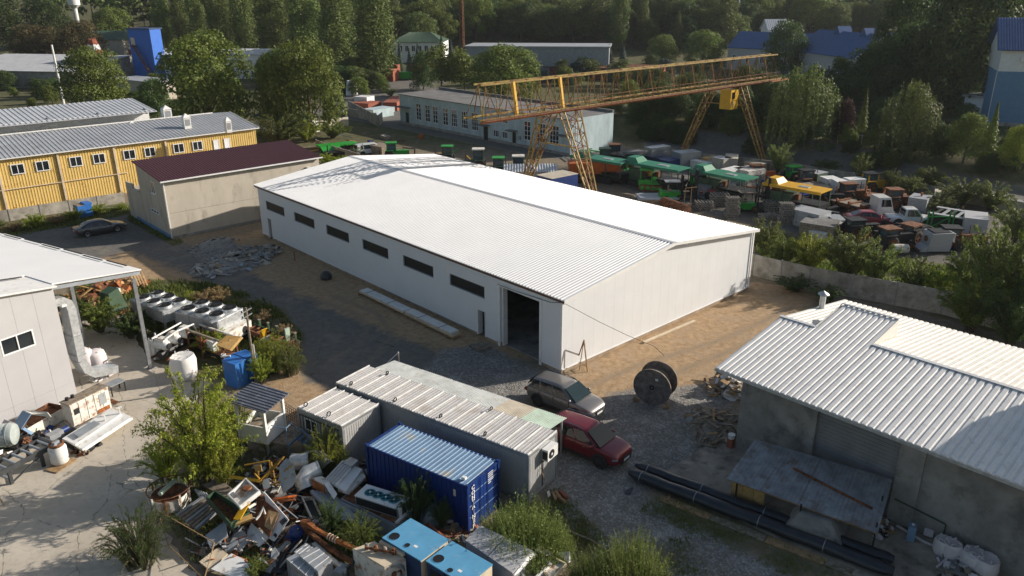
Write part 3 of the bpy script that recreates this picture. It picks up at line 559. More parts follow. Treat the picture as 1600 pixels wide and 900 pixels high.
# big curved exhaust duct at its corner
t = T('exhaust_duct', 'curved galvanized exhaust duct rising up the hall corner', 'duct', pr(1.2, 0, .9))
ctr = [pr(1.1,6.0,.15), pr(1.1,6.0,.75), pr(1.1,5.75,1.05), pr(1.1,5.3,1.15), pr(1.1,3.6,1.12), pr(1.1,1.9,1.1), pr(1.1,1.15,1.3), pr(1.05,.75,1.7), pr(1.0,.6,2.4), pr(.9,.5,3.1)]
def sq(pts, w_, h_):
    mb = MB(); k = len(pts); vs = []
    for i, p in enumerate(pts):
        tt = (pts[min(i+1,k-1)]-pts[max(i-1,0)]).normalized(); a = bd; b = tt.cross(a).normalized()
        vs += [p+a*w_/2+b*h_/2, p-a*w_/2+b*h_/2, p-a*w_/2-b*h_/2, p+a*w_/2-b*h_/2]
    return mb.add(vs, [(i*4+j, i*4+(j+1)%4, i*4+4+(j+1)%4, i*4+4+j) for i in range(k-1) for j in range(4)] + [(3,2,1,0), tuple(range(4*k-4,4*k))])
P(t, 'duct_elbow', sq(ctr[:5], .9, .5), M['galv'], 25); P(t, 'duct_riser', sq(ctr[4:6], .93, .53), M['galv']); P(t, 'duct_elbow', sq(ctr[5:], .9, .5), M['galv'], 25)
P(t, 'duct_flange', MB().box(ctr[4], (.98,.6,.05), math.atan2(bd.y,bd.x)), M['steel']); P(t, 'duct_flange', MB().box(ctr[5]+V((0,0,.4)), (.98,.6,.05), math.atan2(bd.y,bd.x)), M['steel'])
t = one('vent_hood', 'tall dark grey vent cabinet behind the curved duct', 'cabinet', sq([pr(2.6,.1,.5), pr(2.6,5.2,.5)], 1.4, .9), M['post_grey'], pr(2.6,0,.5))
# ---------------------------------------------------------------- beige building with maroon roof
t = T('rendered_building', 'beige rendered building with maroon ribbed single slope roof', 'building', (-7.3,47.4,0))
bx0, bx1, by0, by1 = -7.3, 9.9, 47.4, 54.6; hf, hb = 5.95, 6.75
mb = MB(); pf_ = [(by0,0.1),(by1,0.1),(by1,hb),(by0,hf)]
for x0, x1 in ((bx0,bx0+.25),(bx1-.25,bx1)): 
    v = [V((x0,y,z)) for y, z in pf_] + [V((x1,y,z)) for y, z in pf_]; MB
    P(t, 'end_wall', MB().add(v, [(3,2,1,0),(4,5,6,7)] + [((i+1)%4,i,i+4,(i+1)%4+4)[::-1] for i in range(4)]), M['beige'])
P(t, 'front_wall', MB().bb(bx0+.252,bx1-.252,by0,by0+.25,.1,2.58), M['beige']); P(t, 'front_wall', MB().bb(bx0+.252,bx1-.252,by0,by0+.25,2.61,hf-.02), M['beige']); P(t, 'joint_strip', MB().bb(bx0+.25,bx1-.25,by0+.02,by0+.2,2.575,2.615), M['concrete_dark'])
P(t, 'back_wall', MB().bb(bx0+.252,bx1-.252,by1-.25,by1,.1,hb-.05), M['beige'])
P(t, 'roof', MB().ribbed((bx0-.3,by0-.35,hf+.0),(bx1+.25,by0-.35,hf+.0),(bx1+.25,by1+.3,hb+.1),(bx0-.3,by1+.3,hb+.1), 62, .04, 'tile', .06), M['maroon'])
P(t, 'gutter', MB().bb(bx0-.3,bx1+.25,by0-.47,by0-.36,hf-.1,hf+.02), M['trim_white']); P(t, 'downpipe', MB().bar((bx0+.05,by0-.1,.1),(bx0+.05,by0-.1,hf-.1), .055, 6), M['trim_white'])
P(t, 'base_band', MB().bb(bx0-.03,bx0-.002,by0-.02,by1+2.6,.04,.45), mk('blue_band', (.12,.25,.45), .7)); P(t, 'foundation', MB().bb(bx0-.05,bx1,by0-.06,by0-.004,.0,.25), M['concrete'])
pb = Pl((bx0,0,0), (0,1,0), (-1,0,0)); win(t, pb, 49.75,50.8,4.2,5.4, 2,1, sill=.08); win(t, pb, 49.75,51.9,2.05,2.4, 3,1,'upvc','glass',.07)
P(t, 'annex_wall', MB().bb(bx0,bx0+.25,by1+.01,59.3,.05,3.5), M['beige']); P(t, 'annex_wall', MB().bb(bx0+.26,bx0+6,59.05,59.3,.05,3.3), M['beige']); P(t, 'annex_wall', MB().bb(bx0+.01,bx0+.24,57.2,59.28,3.503,3.95), M['beige'])
P(t, 'wall_lamp', MB().bb(8.2,8.6,by0-.5,by0-.01,4.9,5.05), M['white_paint'])
# ---------------------------------------------------------------- yellow warehouse
t = T('yellow_warehouse', 'yellow ribbed warehouse with grey gable roof and small white windows', 'warehouse', (-18,71,0))
yx0, yx1, yy, yh = -48, 13.6, 71, 6.0
mb = MB(); n = int((yx1-yx0)/.3); 
P(t, 'front_wall', MB().ribbed((yx0,yy,0),(yx1,yy,0),(yx1,yy,yh),(yx0,yy,yh), n, .028, 'trap', .1), M['yellow_wall'])
mb = MB(); gp = [(yy+.1,0),(yy+18,0),(yy+18,yh),(yy+8.6,7.2),(yy+.1,yh)]
P(t, 'end_wall', MB().add([V((yx1,y,z)) for y, z in gp]+[V((yx1-.2,y,z)) for y, z in gp], [(0,1,2,3,4),(9,8,7,6,5)]+[(i,i+5,(i+1)%5+5,(i+1)%5) for i in range(5)]), M['yellow_wall'])
P(t, 'roof_slope', MB().ribbed((yx0-.3,yy-.35,yh),(yx1+.35,yy-.35,yh),(yx1+.35,yy+8.6,7.2),(yx0-.3,yy+8.6,7.2), 130, .045, 'trap', .08), M['roof_grey'])
P(t, 'roof_slope', MB().ribbed((yx1+.35,yy+18.3,yh),(yx0-.3,yy+18.3,yh),(yx0-.3,yy+8.61,7.2),(yx1+.35,yy+8.61,7.2), 130, .045, 'trap', .08), M['roof_grey'])
P(t, 'gutter', MB().bb(yx0-.3,yx1+.35,yy-.47,yy-.36,yh-.08,yh+.03), M['trim_white']); P(t, 'verge_trim', MB().hexa([V(q) for q in ((yx1+.36,yy-.35,yh-.1),(yx1+.42,yy-.35,yh-.1),(yx1+.42,yy+8.6,7.1),(yx1+.36,yy+8.6,7.1),(yx1+.36,yy-.35,yh+.1),(yx1+.42,yy-.35,yh+.1),(yx1+.42,yy+8.6,7.3),(yx1+.36,yy+8.6,7.3))]), M['trim_white'])
P(t, 'ridge_pipe', MB().bar((yx0,yy+8.6,7.32),(11.5,yy+8.6,7.32), .09, 6), M['white_paint'])
py = Pl((0,yy,0), (1,0,0), (0,-1,0))
for a, b in ((-29.2,-27.8),(-26,-24.6),(-22.5,-21.1),(-19.4,-18),(-15.7,-14.35),(-13.2,-11.8),(-9.65,-8.3),(-7.1,-5.75),(-3.65,-2.25),(-1.15,.15),(2.4,3.75),(4.85,6.15)): win(t, py, a, b, 4.05, 5.22, 2, 1, 'upvc', 'glass', .09, .055, .12)
win(t, py, 7.6, 8.35, 3.7, 5.1, 1, 1, 'upvc','upvc', .07, .055, .1, name='door_panel'); win(t, py, 9.05, 9.85, 3.7, 5.1, 1,1,'upvc','upvc',.07,.055,.1, name='door_panel')
for k in range(-6, 3): x = -10.85+6.15*k+.05; P(t, 'downpipe', MB().pbox(py, x-.11, x+.11, .3, 5.85, .055, .2), M['cream_trim'])
P(t, 'wall_pipe', MB().bar((yx0,yy-.15,2.5),(-3.5,yy-.15,2.5), .05, 5), M['cream_trim'])
P(t, 'outside_stair', MB().pbox(py, 7.3, 10.4, 3.5, 3.62, .06, 1.0), M['steel'])
for (px, py_), s in (((261,183), 1.1), ((292,197), .9), ((357,203), .7), ((206,197), .6), ((66,211), .6)):
    p = G(px, py_, 6.75); o = T('roof_vent', {261:'white gable topped vent box at the back of the yellow warehouse roof', 292:'slim white louvred vent box beside the ridge pipe', 357:'small white vent cowl near the right end of the yellow roof', 206:'low white box on the ridge pipe nearer the tall vents', 66:'low white box on the ridge pipe farther left'}[px], 'roof vent', p, 0, 'vents on the yellow warehouse roof')
    h = 1.5 if px > 250 else .55
    P(o, 'casing', MB().bb(-s/2,s/2,-s/2,s/2,-.3,h*.75), M['white_paint'], local=True); P(o, 'cap', MB().lathe([(s*.8,h*.752),(.05,h*1.1)], 4, Matrix.Rotation(PI/4,4,'Z')), M['white_paint'], local=True)
    if px > 250: P(o, 'louvre', MB().bb(-s*.35,s*.35,-s/2-.02,-s/2-.002,.1,h*.6), M['steel'], local=True)
# white roofed hall behind it
t = T('grey_hall', 'hall with light grey ribbed roof rising behind the yellow warehouse', 'hall', (-20,90,0))
P(t, 'wall', MB().bb(-50,6.1,89.5,103,0,6.9), M['trim_white']); P(t, 'roof', MB().ribbed((-50,87.3,7.3),(6.6,87.3,7.3),(6.6,97.5,8.2),(-50,97.5,8.2), 90, .06, 'trap', .08), M['roof_light']); P(t, 'roof', MB().ribbed((6.6,103.5,7.2),(-50,103.5,7.2),(-50,97.51,8.2),(6.6,97.51,8.2), 90, .06, 'trap', .08), M['roof_light']); P(t, 'end_wall', MB().add([V((6.1,y,z)) for y, z in ((89.5,6.91),(103,6.91),(97.5,8.1))]+[V((6,y,z)) for y, z in ((89.5,6.91),(103,6.91),(97.5,8.1))], [(0,1,2),(5,4,3),(0,3,4,1),(1,4,5,2),(2,5,3,0)]), M['trim_white'])
P(t, 'eave_board', MB().bb(-50,6.6,88.2,88.28,7.1,7.42), M['trim_white'])
for k in range(8): x = 5.5-6.3*k; P(t, 'bracket', MB().bb(x-.12,x+.12,88.4,89.49,7.6,6.9), M['steel'])
# ---------------------------------------------------------------- long pale blue workshop
t = T('pale_blue_workshop', 'long pale blue rendered workshop with tall gridded windows and flat roof', 'workshop', (52,48.4,0))
LX0, LX1, LY0, LY1, LH = 52, 61.6, 48.4, 92.3, 5.35
pl = Pl((LX0,0,0), (0,1,0), (-1,0,0))
ws = [(85.74,87.27),(83.03,84.53),(80.77,82.26),(77.84,79.3),(75.34,76.96),(72.4,74.15),(69.7,71.42),(57,58.55),(53.75,55.65),(50.85,52.9)]
hs = [(a, b, 1.2, 4.22) for a, b in ws] + [(64.5,65.9,.8,2.0),(62.35,63.7,.8,1.97),(64.5,65.9,3.2,4.25),(62.35,63.7,3.2,4.25),(67.15,68.3,0,2.24),(60.35,61.25,0,2.14),(89.5,90.6,0,2.3)]
P(t, 'front_wall', holes(MB(), pl, LY0, LY1, 0, LH, hs, .35), M['pale_blue_wall'])
P(t, 'end_wall', MB().bb(LX0+.36, LX1, LY0, LY0+.3, 0, LH+.15), M['pale_blue_wall']); P(t, 'end_wall', MB().bb(LX0+.36, LX1, LY1-.3, LY1, 0, LH), M['pale_blue_wall']); P(t, 'back_wall', MB().bb(LX1-.3, LX1, LY0+.31, LY1-.31, 0, LH+.2), M['pale_blue_wall'])
P(t, 'roof', MB().hexa([V(q) for q in ((LX0-.25,LY0+.05,LH+.01),(LX1-.31,LY0+.05,LH+.01),(LX1-.31,LY1+.2,LH+.01),(LX0-.25,LY1+.2,LH+.01),(LX0-.25,LY0+.05,LH+.14),(LX1-.31,LY0+.05,LH+.2),(LX1-.31,LY1+.2,LH+.2),(LX0-.25,LY1+.2,LH+.14))]), M['felt'])
P(t, 'parapet', MB().bb(LX1-.3,LX1+.1,LY0,LY1,LH+.21,LH+.6), M['felt']); P(t, 'plinth', MB().bb(LX0-.06,LX0-.003,LY0,67.1,0,.45), M['concrete']); P(t, 'plinth', MB().bb(LX0-.06,LX0-.003,68.35,LY1,0,.45), M['concrete'])
for a, b in ws: win(t, pl, a+.02, b-.02, 1.22, 4.2, 3 if b-a > 1.6 else 2, 4, 'upvc', 'glass', .09, -.15, -.07)
for a, b, c, d in hs[10:14]: win(t, pl, a+.02, b-.02, c+.02, d-.02, 3, 1, 'upvc', 'glass', .09, -.15, -.07)
for a, b in ((67.15,68.3),(60.35,61.25),(89.5,90.6)):
    P(t, 'door', MB().pbox(pl, a+.02, b-.02, .02, 2.1, -.2, -.14), M['black'])
for a, b, z in ((66.6,68.9,2.45),(59.9,61.8,2.35),(46.9+2,50.6,2.95),(88.8,92.4,3.15)): P(t, 'door_canopy', MB().pbox(pl, a, b, z, z+.14, .01, 1.1), M['felt'])
P(t, 'meter_box', MB().pbox(pl, 59.2, 59.6, 1.1, 1.7, .01, .2), M['post_grey'])
mb = MB()
for x in (52.5, 53.3): mb.bar((x,LY0-.15,.3),(x,LY0-.15,6.2), .035)
for k in range(14): mb.bar((52.5,LY0-.15,.6+k*.38),(53.3,LY0-.15,.6+k*.38), .025)
o = T('steel_ladder', 'thin steel ladder on the end wall of the pale blue workshop', 'ladder', (52.9,48.2,.3)); P(o, 'rails', mb, M['rust'])
# ---------------------------------------------------------------- helper for plain far buildings
def house(name, label, cat, a, b, dep, h, wall, roof, rh=0, group=None, z=None, hip=0, nwin=0, over=.4, wz=(.4,.7)):
    """front base line a-b seen at pixels, dep metres deep, walls h, gable roof rh with ridge along the front"""
    A, B = GG(*a), GG(*b); z0 = min(A.z, B.z) if z is None else z; A.z = B.z = z0
    u = (B-A).normalized(); d = V((-u.y, u.x, 0)); ln = (B-A).length
    t = T(name, label, cat, A, math.atan2(u.y, u.x), group)
    P(t, 'walls', MB().bb(0,ln,0,dep,-.5,h), M[wall], local=True)
    if rh:
        o = over; n = max(6, int(ln/.5)); i = hip
        P(t, 'roof_slope', MB().ribbed((-o,-o,h),(ln+o,-o,h),(ln+o-i,dep/2,h+rh),(-o+i,dep/2,h+rh), n, .05, 'tile', .1), M[roof], local=True)
        P(t, 'roof_slope', MB().ribbed((ln+o,dep+o,h),(-o,dep+o,h),(-o+i,dep/2+.01,h+rh),(ln+o-i,dep/2+.01,h+rh), n, .05, 'tile', .1), M[roof], local=True)
        for x, s in ((0, -1), (ln, 1)):
            xo = x+s*(o if hip else 0); v = [(xo,-(o if hip else 0),h+.01),(xo,dep+(o if hip else 0),h+.01),(xo-s*hip,dep/2,h+rh-.02)]
            P(t, 'gable' if not hip else 'hip_slope', MB().add(v+[(p[0]-s*.15,p[1],p[2]-.05) for p in v], [(0,1,2),(5,4,3),(0,3,4,1),(1,4,5,2),(2,5,3,0)]), M[roof if hip else wall], local=True)
    else: P(t, 'roof', MB().bb(-over,ln+over,-over,dep+over,h+.005,h+.3), M[roof], local=True)
    pp = Pl(A, u, -d)
    for k in range(nwin):
        c = ln*(k+.5)/nwin; win(t, pp, c-.6, c+.6, h*wz[0], h*wz[1], 2, 1, 'upvc', 'glass', .1, .01, .08)
    return t, pp, ln
# blue stair tower
a, b = GG(212,123), GG(246,125); ln = (b-a).length; u = (b-a).normalized(); d = V((-u.y,u.x,0)); th = 13.2
t = T('blue_tower', 'bright blue slab tower with a brown outside stair', 'tower', a, math.atan2(u.y,u.x))
P(t, 'walls', MB().hexa([V(q) for q in ((0,0,0),(ln,0,0),(ln,4,0),(0,4,0),(0,0,th),(ln,0,th),(ln,4,th),(0,4,th))]), M['tower_blue'], local=True)
P(t, 'roof_slab', MB().bb(-.5,ln+.2,-.3,4.5,th+.003,th+.3), M['navy_box'], local=True)
P(t, 'door', MB().bb(.7,2.0,-.12,-.003,9.0,11.0), M['cream_trim'], local=True); P(t, 'landing', MB().bb(.4,2.4,-1.3,-.01,8.75,8.95), M['rust'], local=True)
mb = MB(); 
for k in range(22): z = 8.7-k*.39; x = 2.3+k*(ln-2.6)/22; mb.bb(x,x+.5,-1.25,-.05,z,z+.08)
P(t, 'stair_steps', mb, M['rust'], local=True); P(t, 'stair_stringer', MB().tube([(2.2,-1.28,9.4),(ln-.3,-1.28,1.0)], .09, 4).tube([(2.2,-1.28,8.7),(ln-.3,-1.28,.2)], .12, 4), M['rust'], local=True)
house('grey_roof_hall', 'low hall with broad pale grey roof at the left edge', 'hall', (-90,134), (118,140), 46, 4.4, 'concrete', 'roof_grey', 2.4)
house('white_long_hall', 'long white hall behind the blue tower with pale roof', 'hall', (244,122), (445,124), 12, 6.5, 'trim_white', 'roof_light', 1.2, nwin=14, wz=(.55,.8))
house('cream_block', 'cream block wall below the blue tower', 'building', (180,150), (240,158), 6, 4, 'beige', 'roof_grey', 0)
house('green_roof_shop', 'small hall with dark green hipped roof left of the blue tower', 'hall', (120,92), (196,92), 14, 6, 'beige', 'green_dark', 2.5, hip=3)
house('green_roof_office', 'white office with green hipped roof behind the conifers', 'building', (612,98), (692,98), 16, 6, 'trim_white', 'green_dark', 2.6, hip=5, nwin=8, wz=(.55,.85))
house('grey_long_shed', 'long dark grey ribbed shed in front of the wood', 'shed', (728,118), (950,122), 14, 8.0, 'post_grey', 'roof_grey', .0)
house('red_brick_shed', 'low red brick shed behind the gantry crane', 'shed', (850,120), (1035,128), 8, 3.2, 'brick_red', 'rust', .8)
house('white_low_wall_shed', 'small white shed in trees left of the pale blue workshop', 'shed', (398,205), (470,212), 5, 2.6, 'white_paint', 'green_dark', .5, nwin=2)
house('blue_roof_house', 'pale house with long deep blue tiled roof under the poplars', 'house', (1135,108), (1245,118), 13, 6.5, 'grey_panel', 'blue_tile', 4.2, nwin=5)
t, pp, ln = house('blue_roof_house', 'wide white house with blue tiled roof and pale gable trim', 'house', (1236,122), (1332,132), 13, 7, 'grey_panel', 'blue_tile', 5.2, nwin=4)
P(t, 'gable_trim', MB().tube([(ln+.4,-.5,7.05),(ln+.4,6.5,12.35)], .25, 4), M['trim_white'], local=True)
for x in (ln*.35, ln*.75): P(t, 'dormer', MB().add([(x-2,5.4,10.9),(x+2,5.4,10.9),(x,5.4,13.4),(x-2,9,10.9),(x+2,9,10.9),(x,9,13.4)], [(0,1,2),(5,4,3),(0,2,5,3),(1,4,5,2),(0,3,4,1)]), M['blue_tile'], local=True)
house('blue_roof_house', 'narrow end house with blue hipped roof beside the dark trees', 'house', (1334,130), (1392,134), 12, 6.5, 'grey_panel', 'blue_tile', 4.8, hip=3, nwin=3)
house('white_gable_house', 'small white gable peeking above the round tree', 'house', (1195,95), (1225,95), 8, 9, 'trim_white', 'roof_light', 3)
# blue and white house at the right edge
a, b = GG(1541,196), GG(1700,204); ln = (b-a).length; u = (b-a).normalized()
t = T('blue_white_house', 'tall house with blue lower walls, white top storey and blue tiled roof', 'house', a, math.atan2(u.y,u.x)); hh = hpx(a, 106)
P(t, 'lower_walls', MB().bb(0,ln,0,12,-.3,hh*.72), M['blue_wall'], local=True); P(t, 'upper_walls', MB().bb(.05,ln,.05,12,hh*.722,hh), M['trim_white'], local=True)
P(t, 'roof', MB().ribbed((-.7,-.7,hh),(ln+.7,-.7,hh),(ln+.7,6,hh+4.5),(-.7,6,hh+4.5), 40, .06, 'tile', .12), M['blue_tile'], local=True); P(t, 'roof', MB().add([(.04,.05,hh+.01),(.04,6,hh+4.3),(.04,12,hh+.01),(.2,.05,hh+.01),(.2,6,hh+4.3),(.2,12,hh+.01)], [(0,1,2),(5,4,3),(0,3,4,1),(1,4,5,2),(2,5,3,0)]), M['trim_white'], local=True); P(t, 'roof', MB().slab([(ln+.7,12.7,hh),(-.7,12.7,hh),(-.7,6.02,hh+4.5),(ln+.7,6.02,hh+4.5)], .1), M['blue_tile'], local=True)
P(t, 'plinth', MB().bb(-.05,ln,-.05,-.002,-.3,.6), M['concrete'], local=True); pp = Pl(a, u, V((u.y,-u.x,0)))
win(t, pp, ln*.34, ln*.34+1.3, hh*.42, hh*.58, 2, 1); win(t, pp, ln*.34+3.2, ln*.34+4.6, hh*.42, hh*.58, 2, 1)
P(t, 'air_conditioner', MB().bb(ln*.2,ln*.2+.9,-.35,.0,hh*.85,hh*.92), M['white_paint'], local=True); P(t, 'corner_trim', MB().bb(-.08,-.002,-.08,.1,.0,hh*.72), M['trim_white'], local=True)
house('white_garage', 'low white garage in front of the blue and white house', 'garage', (1502,182), (1542,186), 6, 3.4, 'trim_white', 'roof_grey', 0)
# ---------------------------------------------------------------- fences
def panel_fence(name, label, pts, h, ln, mat_='fence_concrete', group=None, post='concrete', gap=.05, zf=None):
    t = T(name, label, 'fence', pts[0], 0, group)
    for a, b in zip(pts, pts[1:]):
        n = max(1, round((b-a).length/ln)); u = (b-a)/n; ud = u.normalized(); nn = V((-ud.y, ud.x, 0)); pl_ = Pl((a.x,a.y,a.z), (u.x,u.y,0), nn)
        l = u.length
        for k in range(n):
            dz = rnd.uniform(-.03,.03); P(t, 'panel', MB().pbox(pl_, k*l+gap, (k+1)*l-gap, -.05, h+dz, -.06, .06), M[mat_])
            P(t, 'post', MB().pbox(pl_, k*l-gap+.004, k*l+gap-.004, -.05, h+.08, -.09, .09), M[post])
    return t
panel_fence('concrete_fence', 'weathered concrete panel fence before the yellow warehouse', [V((-48,68.8,0)), V((-17.6,66.4,0)), V((-5.7,66.2,0))], 1.25, 3.0)
panel_fence('concrete_fence', 'low concrete panel fence along the scrapyard behind the sheds', [V((24.6,8,0)), V((25.6,1.7,0)), V((25.95,-3.3,0)), V((28.3,-12.8,0)), V((28.2,-20,0)), V((28.6,-34,0))], 1.9, 3.2)
panel_fence('concrete_fence', 'grey concrete fence between the scrapyard and the far road', [GG(1008,243), GG(1240,270), GG(1480,312), GG(1680,350)], 1.3, 4.0)
panel_fence('concrete_fence', 'concrete slab wall in front of the pale blue workshop corner', [G(545,182), G(588,190), G(592,198)], 1.6, 3)
panel_fence('concrete_fence', 'concrete fence behind the white warehouse ridge', [G(495,230), G(520,240), G(560,252), G(600,268)], 1.2, 2.5)
panel_fence('concrete_fence', 'tan concrete wall left of the bushes by the workshop yard', [G(488,205), G(545,196)], 1.6, 2.5, 'beige')
panel_fence('concrete_fence', 'concrete block wall by the piles of scrap left of workshop', [G(545,172), G(577,190), G(591,198), G(598,192)], 2.0, 3)
# thin post and rail fence on top of the bank
t = T('wire_fence', 'thin post and rail fence along the top of the dark bank', 'fence', GG(1020,190)); ps = [GG(1012+i*37, 187+i*4.6) for i in range(13)]
for p in ps: P(t, 'post', MB().bar(p, p+V((0,0,1.6)), .06), M['steel'])
P(t, 'rail', MB().tube([p+V((0,0,1.5)) for p in ps], .04, 4), M['steel'])
# gateway with red brick pillars and green gates
a = GG(620,127)
t = T('brick_gateway', 'red brick gate pillars with white lintel and green gates', 'gate', a)
q = [GG(621,125), GG(648,124.5), GG(656,124), GG(674,122.5)]; hz = hpx(a, 22)
for k, p in enumerate(q): P(t, 'pillar', MB().box(p+V((0,0,hz*.5)), (1.3,1.3,hz), .4), M['brick_red'])
P(t, 'lintel', MB().tube([q[1]+V((0,0,hz+.2)), q[3]+V((0,0,hz+.2))], .4, 4), M['beige'])
P(t, 'gate_leaf', MB().tube([q[0]+V((.7,0,hz*.3)), q[1]+V((-.7,0,hz*.3))], hz*.3, 4), M['green_bright']); P(t, 'gate_leaf', MB().tube([q[2]+V((1,0.6,hz*.3)), q[3]+V((-.7,.5,hz*.3))], hz*.28, 4), M['green_dark'])
one('guard_hut', 'small red brick hut left of the green gates', 'hut', MB().box(GG(612,126)+V((0,0,1.6)), (3,3,3.2), .4), M['brick_red'], GG(612,126))
# ---------------------------------------------------------------- gantry crane
F1, F2, F3, F4 = V((31,24.5,0)), V((31,36.4,0)), V((66.3,24.7,0)), V((62.6,36.1,0))
g0, g1 = V((31,30.5,11.0)), V((64.5,30.4,11.0)); gd = (g1-g0).normalized(); side = V((-gd.y, gd.x, 0)).normalized(); up = side.cross(gd).normalized()*-1
if up.z < 0: up = -up
def gp(s, w_, h_): return g0 + gd*s + side*w_ + up*h_
t = T('gantry_crane', 'rusty yellow lattice gantry crane on four legs spanning the yard', 'crane', (31,30.5,0)); GL = (g1-g0).length
S0, S1 = -12.7, GL+11.8; TH, BW, TW = 3.35, 1.35, .55
P(t, 'bottom_chord', MB().tube([gp(S0,-BW,0), gp(S1,-BW,0)], .14, 4), M['crane_yellow']); P(t, 'bottom_chord', MB().tube([gp(S0,BW,0), gp(S1,BW,0)], .14, 4), M['crane_yellow'])
P(t, 'hoist_rail', MB().tube([gp(S0-.2,-BW-.25,-.2), gp(S1+1.6,-BW-.25,-.2)], .13, 4), M['rust_orange'])
for w_ in (-TW, TW): P(t, 'top_chord', MB().tube([gp(S0+.8,w_,TH), gp(S1-.5,w_,TH)], .12, 4), M['crane_yellow'])
n = 26; st = (S1-S0-1.0)/n
for sgn in (-1, 1):
    for k in range(n):
        s = S0+.3+k*st
        P(t, 'web_brace', MB().bar(gp(s,sgn*BW,.1), gp(s+st/2,sgn*TW,TH-.1), .058), M['crane_yellow']); P(t, 'web_brace', MB().bar(gp(s+st/2,sgn*TW,TH-.1), gp(s+st,sgn*BW,.1), .058), M['crane_yellow'])
        if k % 2 == 0: P(t, 'web_post', MB().bar(gp(s+st/2,sgn*BW,.1), gp(s+st/2,sgn*TW,TH-.1), .05), M['rust'])
for k in range(n+1): s = S0+.3+k*st; P(t, 'cross_tie', MB().bar(gp(s,-BW,0), gp(s,BW,0), .06), M['crane_yellow']); P(t, 'top_tie', MB().bar(gp(min(s+st/2,S1-.6),-TW,TH), gp(min(s+st/2,S1-.6),TW,TH), .05), M['rust'])
mb = MB(); mb.tube([gp(S0,-BW-.9,1.15), gp(S1-3,-BW-.9,1.15)], .035, 4).tube([gp(S0,-BW-.9,.65), gp(S1-3,-BW-.9,.65)], .03, 4)
for k in range(30): s = S0+k*(S1-3-S0)/29; mb.bar(gp(s,-BW-.9,0), gp(s,-BW-.9,1.15), .03)
P(t, 'handrail', mb, M['rust']); P(t, 'walkway', MB().hexa([gp(S0,-BW-.95,-.02),gp(S1-3,-BW-.95,-.02),gp(S1-3,-BW-.2,-.02),gp(S0,-BW-.2,-.02),gp(S0,-BW-.95,.03),gp(S1-3,-BW-.95,.03),gp(S1-3,-BW-.2,.03),gp(S0,-BW-.2,.03)]), M['rust'])
for s in (-7.5, -.6): P(t, 'hanger', MB().tube([gp(s,-BW+.2,.1), gp(s,-TW,TH)], .2, 4), M['yellow_paint'])
def leg(foot, s, w_, spread):
    top = [gp(s-spread,w_-.45,0), gp(s+spread,w_-.45,0), gp(s+spread,w_+.45,0), gp(s-spread,w_+.45,0)]
    bot = [foot+V((dx,dy,.35)) for dx, dy in ((-.3,-.25),(.3,-.25),(.3,.25),(-.3,.25))]
    for k in range(4): P(t, 'leg_chord', MB().bar(bot[k], top[k], .095), M['crane_yellow'])
    n = 8
    for f in range(4):
        a0, a1, b0, b1 = bot[f], bot[(f+1)%4], top[f], top[(f+1)%4]; mb = MB()
        for i in range(n):
            u, v_ = i/n, (i+1)/n; mb.bar(a0.lerp(b0,u), a1.lerp(b1,v_), .05) if i % 2 else mb.bar(a1.lerp(b1,u), a0.lerp(b0,v_), .05); mb.bar(a0.lerp(b0,v_), a1.lerp(b1,v_), .045)
        P(t, 'leg_lacing', mb, M['crane_yellow'] if f % 2 else M['rust'])
    P(t, 'wheel_truck', MB().box(foot+V((0,0,.2)), (.7,2.2,.4), math.atan2((F1-F2).y,(F1-F2).x)+PI/2), M['rust'])
leg(F1, 0, -1.5, 1.3); leg(F2, 0, 1.5, 1.3); leg(F3, GL+.6, -1.5, .7); leg(F4, GL-1.2, 1.5, .6)
P(t, 'portal_tie', MB().tube([F1.lerp(gp(0,-1.5,0),.62), F2.lerp(gp(0,1.5,0),.62)], .1, 4), M['crane_yellow']); P(t, 'portal_tie', MB().tube([F3.lerp(gp(GL,-1.5,0),.75), F4.lerp(gp(GL,1.5,0),.75)], .1, 4), M['crane_yellow'])
cb_ = P(t, 'operator_cab', MB().box(gp(GL-.9,-.9,-1.9), (1.9,1.7,2.6), math.atan2(gd.y,gd.x)), M['yellow_paint'])
cp = Pl(gp(GL-.9,-.9,-1.9)+V((0,0,0)), gd, -side); P(cb_, 'cab_window', MB().pbox(cp, -.7, .0, .1, 1.0, .86, .88), M['glass']); P(cb_, 'cab_window', MB().pbox(cp, -.7, .0, -1.0, -.2, .86, .88), M['crane_yellow'])
mb = MB()
for k in range(20): z = .8+k*.42; a_ = F3.lerp(gp(GL+.6,-1.5,0), z/10)+V((.5,-.4,0)); mb.bar(a_, a_+V((.5,.0,0)), .03)
P(t, 'leg_ladder', mb, M['rust'])
# ---------------------------------------------------------------- poles, masts, towers
def pole(name, label, base, h, r, m, cat='pole', arms=0, group=None, lamp=False, az=0.):
    t = T(name, label, cat, base, az, group); P(t, 'mast', MB().tube([(0,0,0),(0,0,h)], [r, r*.7], 8), M[m], local=True)
    for k in range(arms):
        z = h-.25-k*.35; P(t, 'cross_arm', MB().bb(-.5,.5,-.03,.03,z,z+.06), M['steel'], local=True)
        for x in (-.42,-.15,.15,.42): P(t, 'insulator', MB().lathe([(.03,z+.06),(.05,z+.1),(.03,z+.18)], 6, Matrix.Translation((x,0,0))), M['black'], local=True)
    return t
pb_ = G(400,598); hz = 5.15
t = pole('utility_pole', 'thin dark utility pole with insulator arms beside the blue boxes', pb_, hz, .09, 'wood_old', arms=2, az=.5); P(t, 'pole_foot', MB().tube([(.12,0,0),(.12,0,2.6)], .13, 8), M['concrete'], local=True)
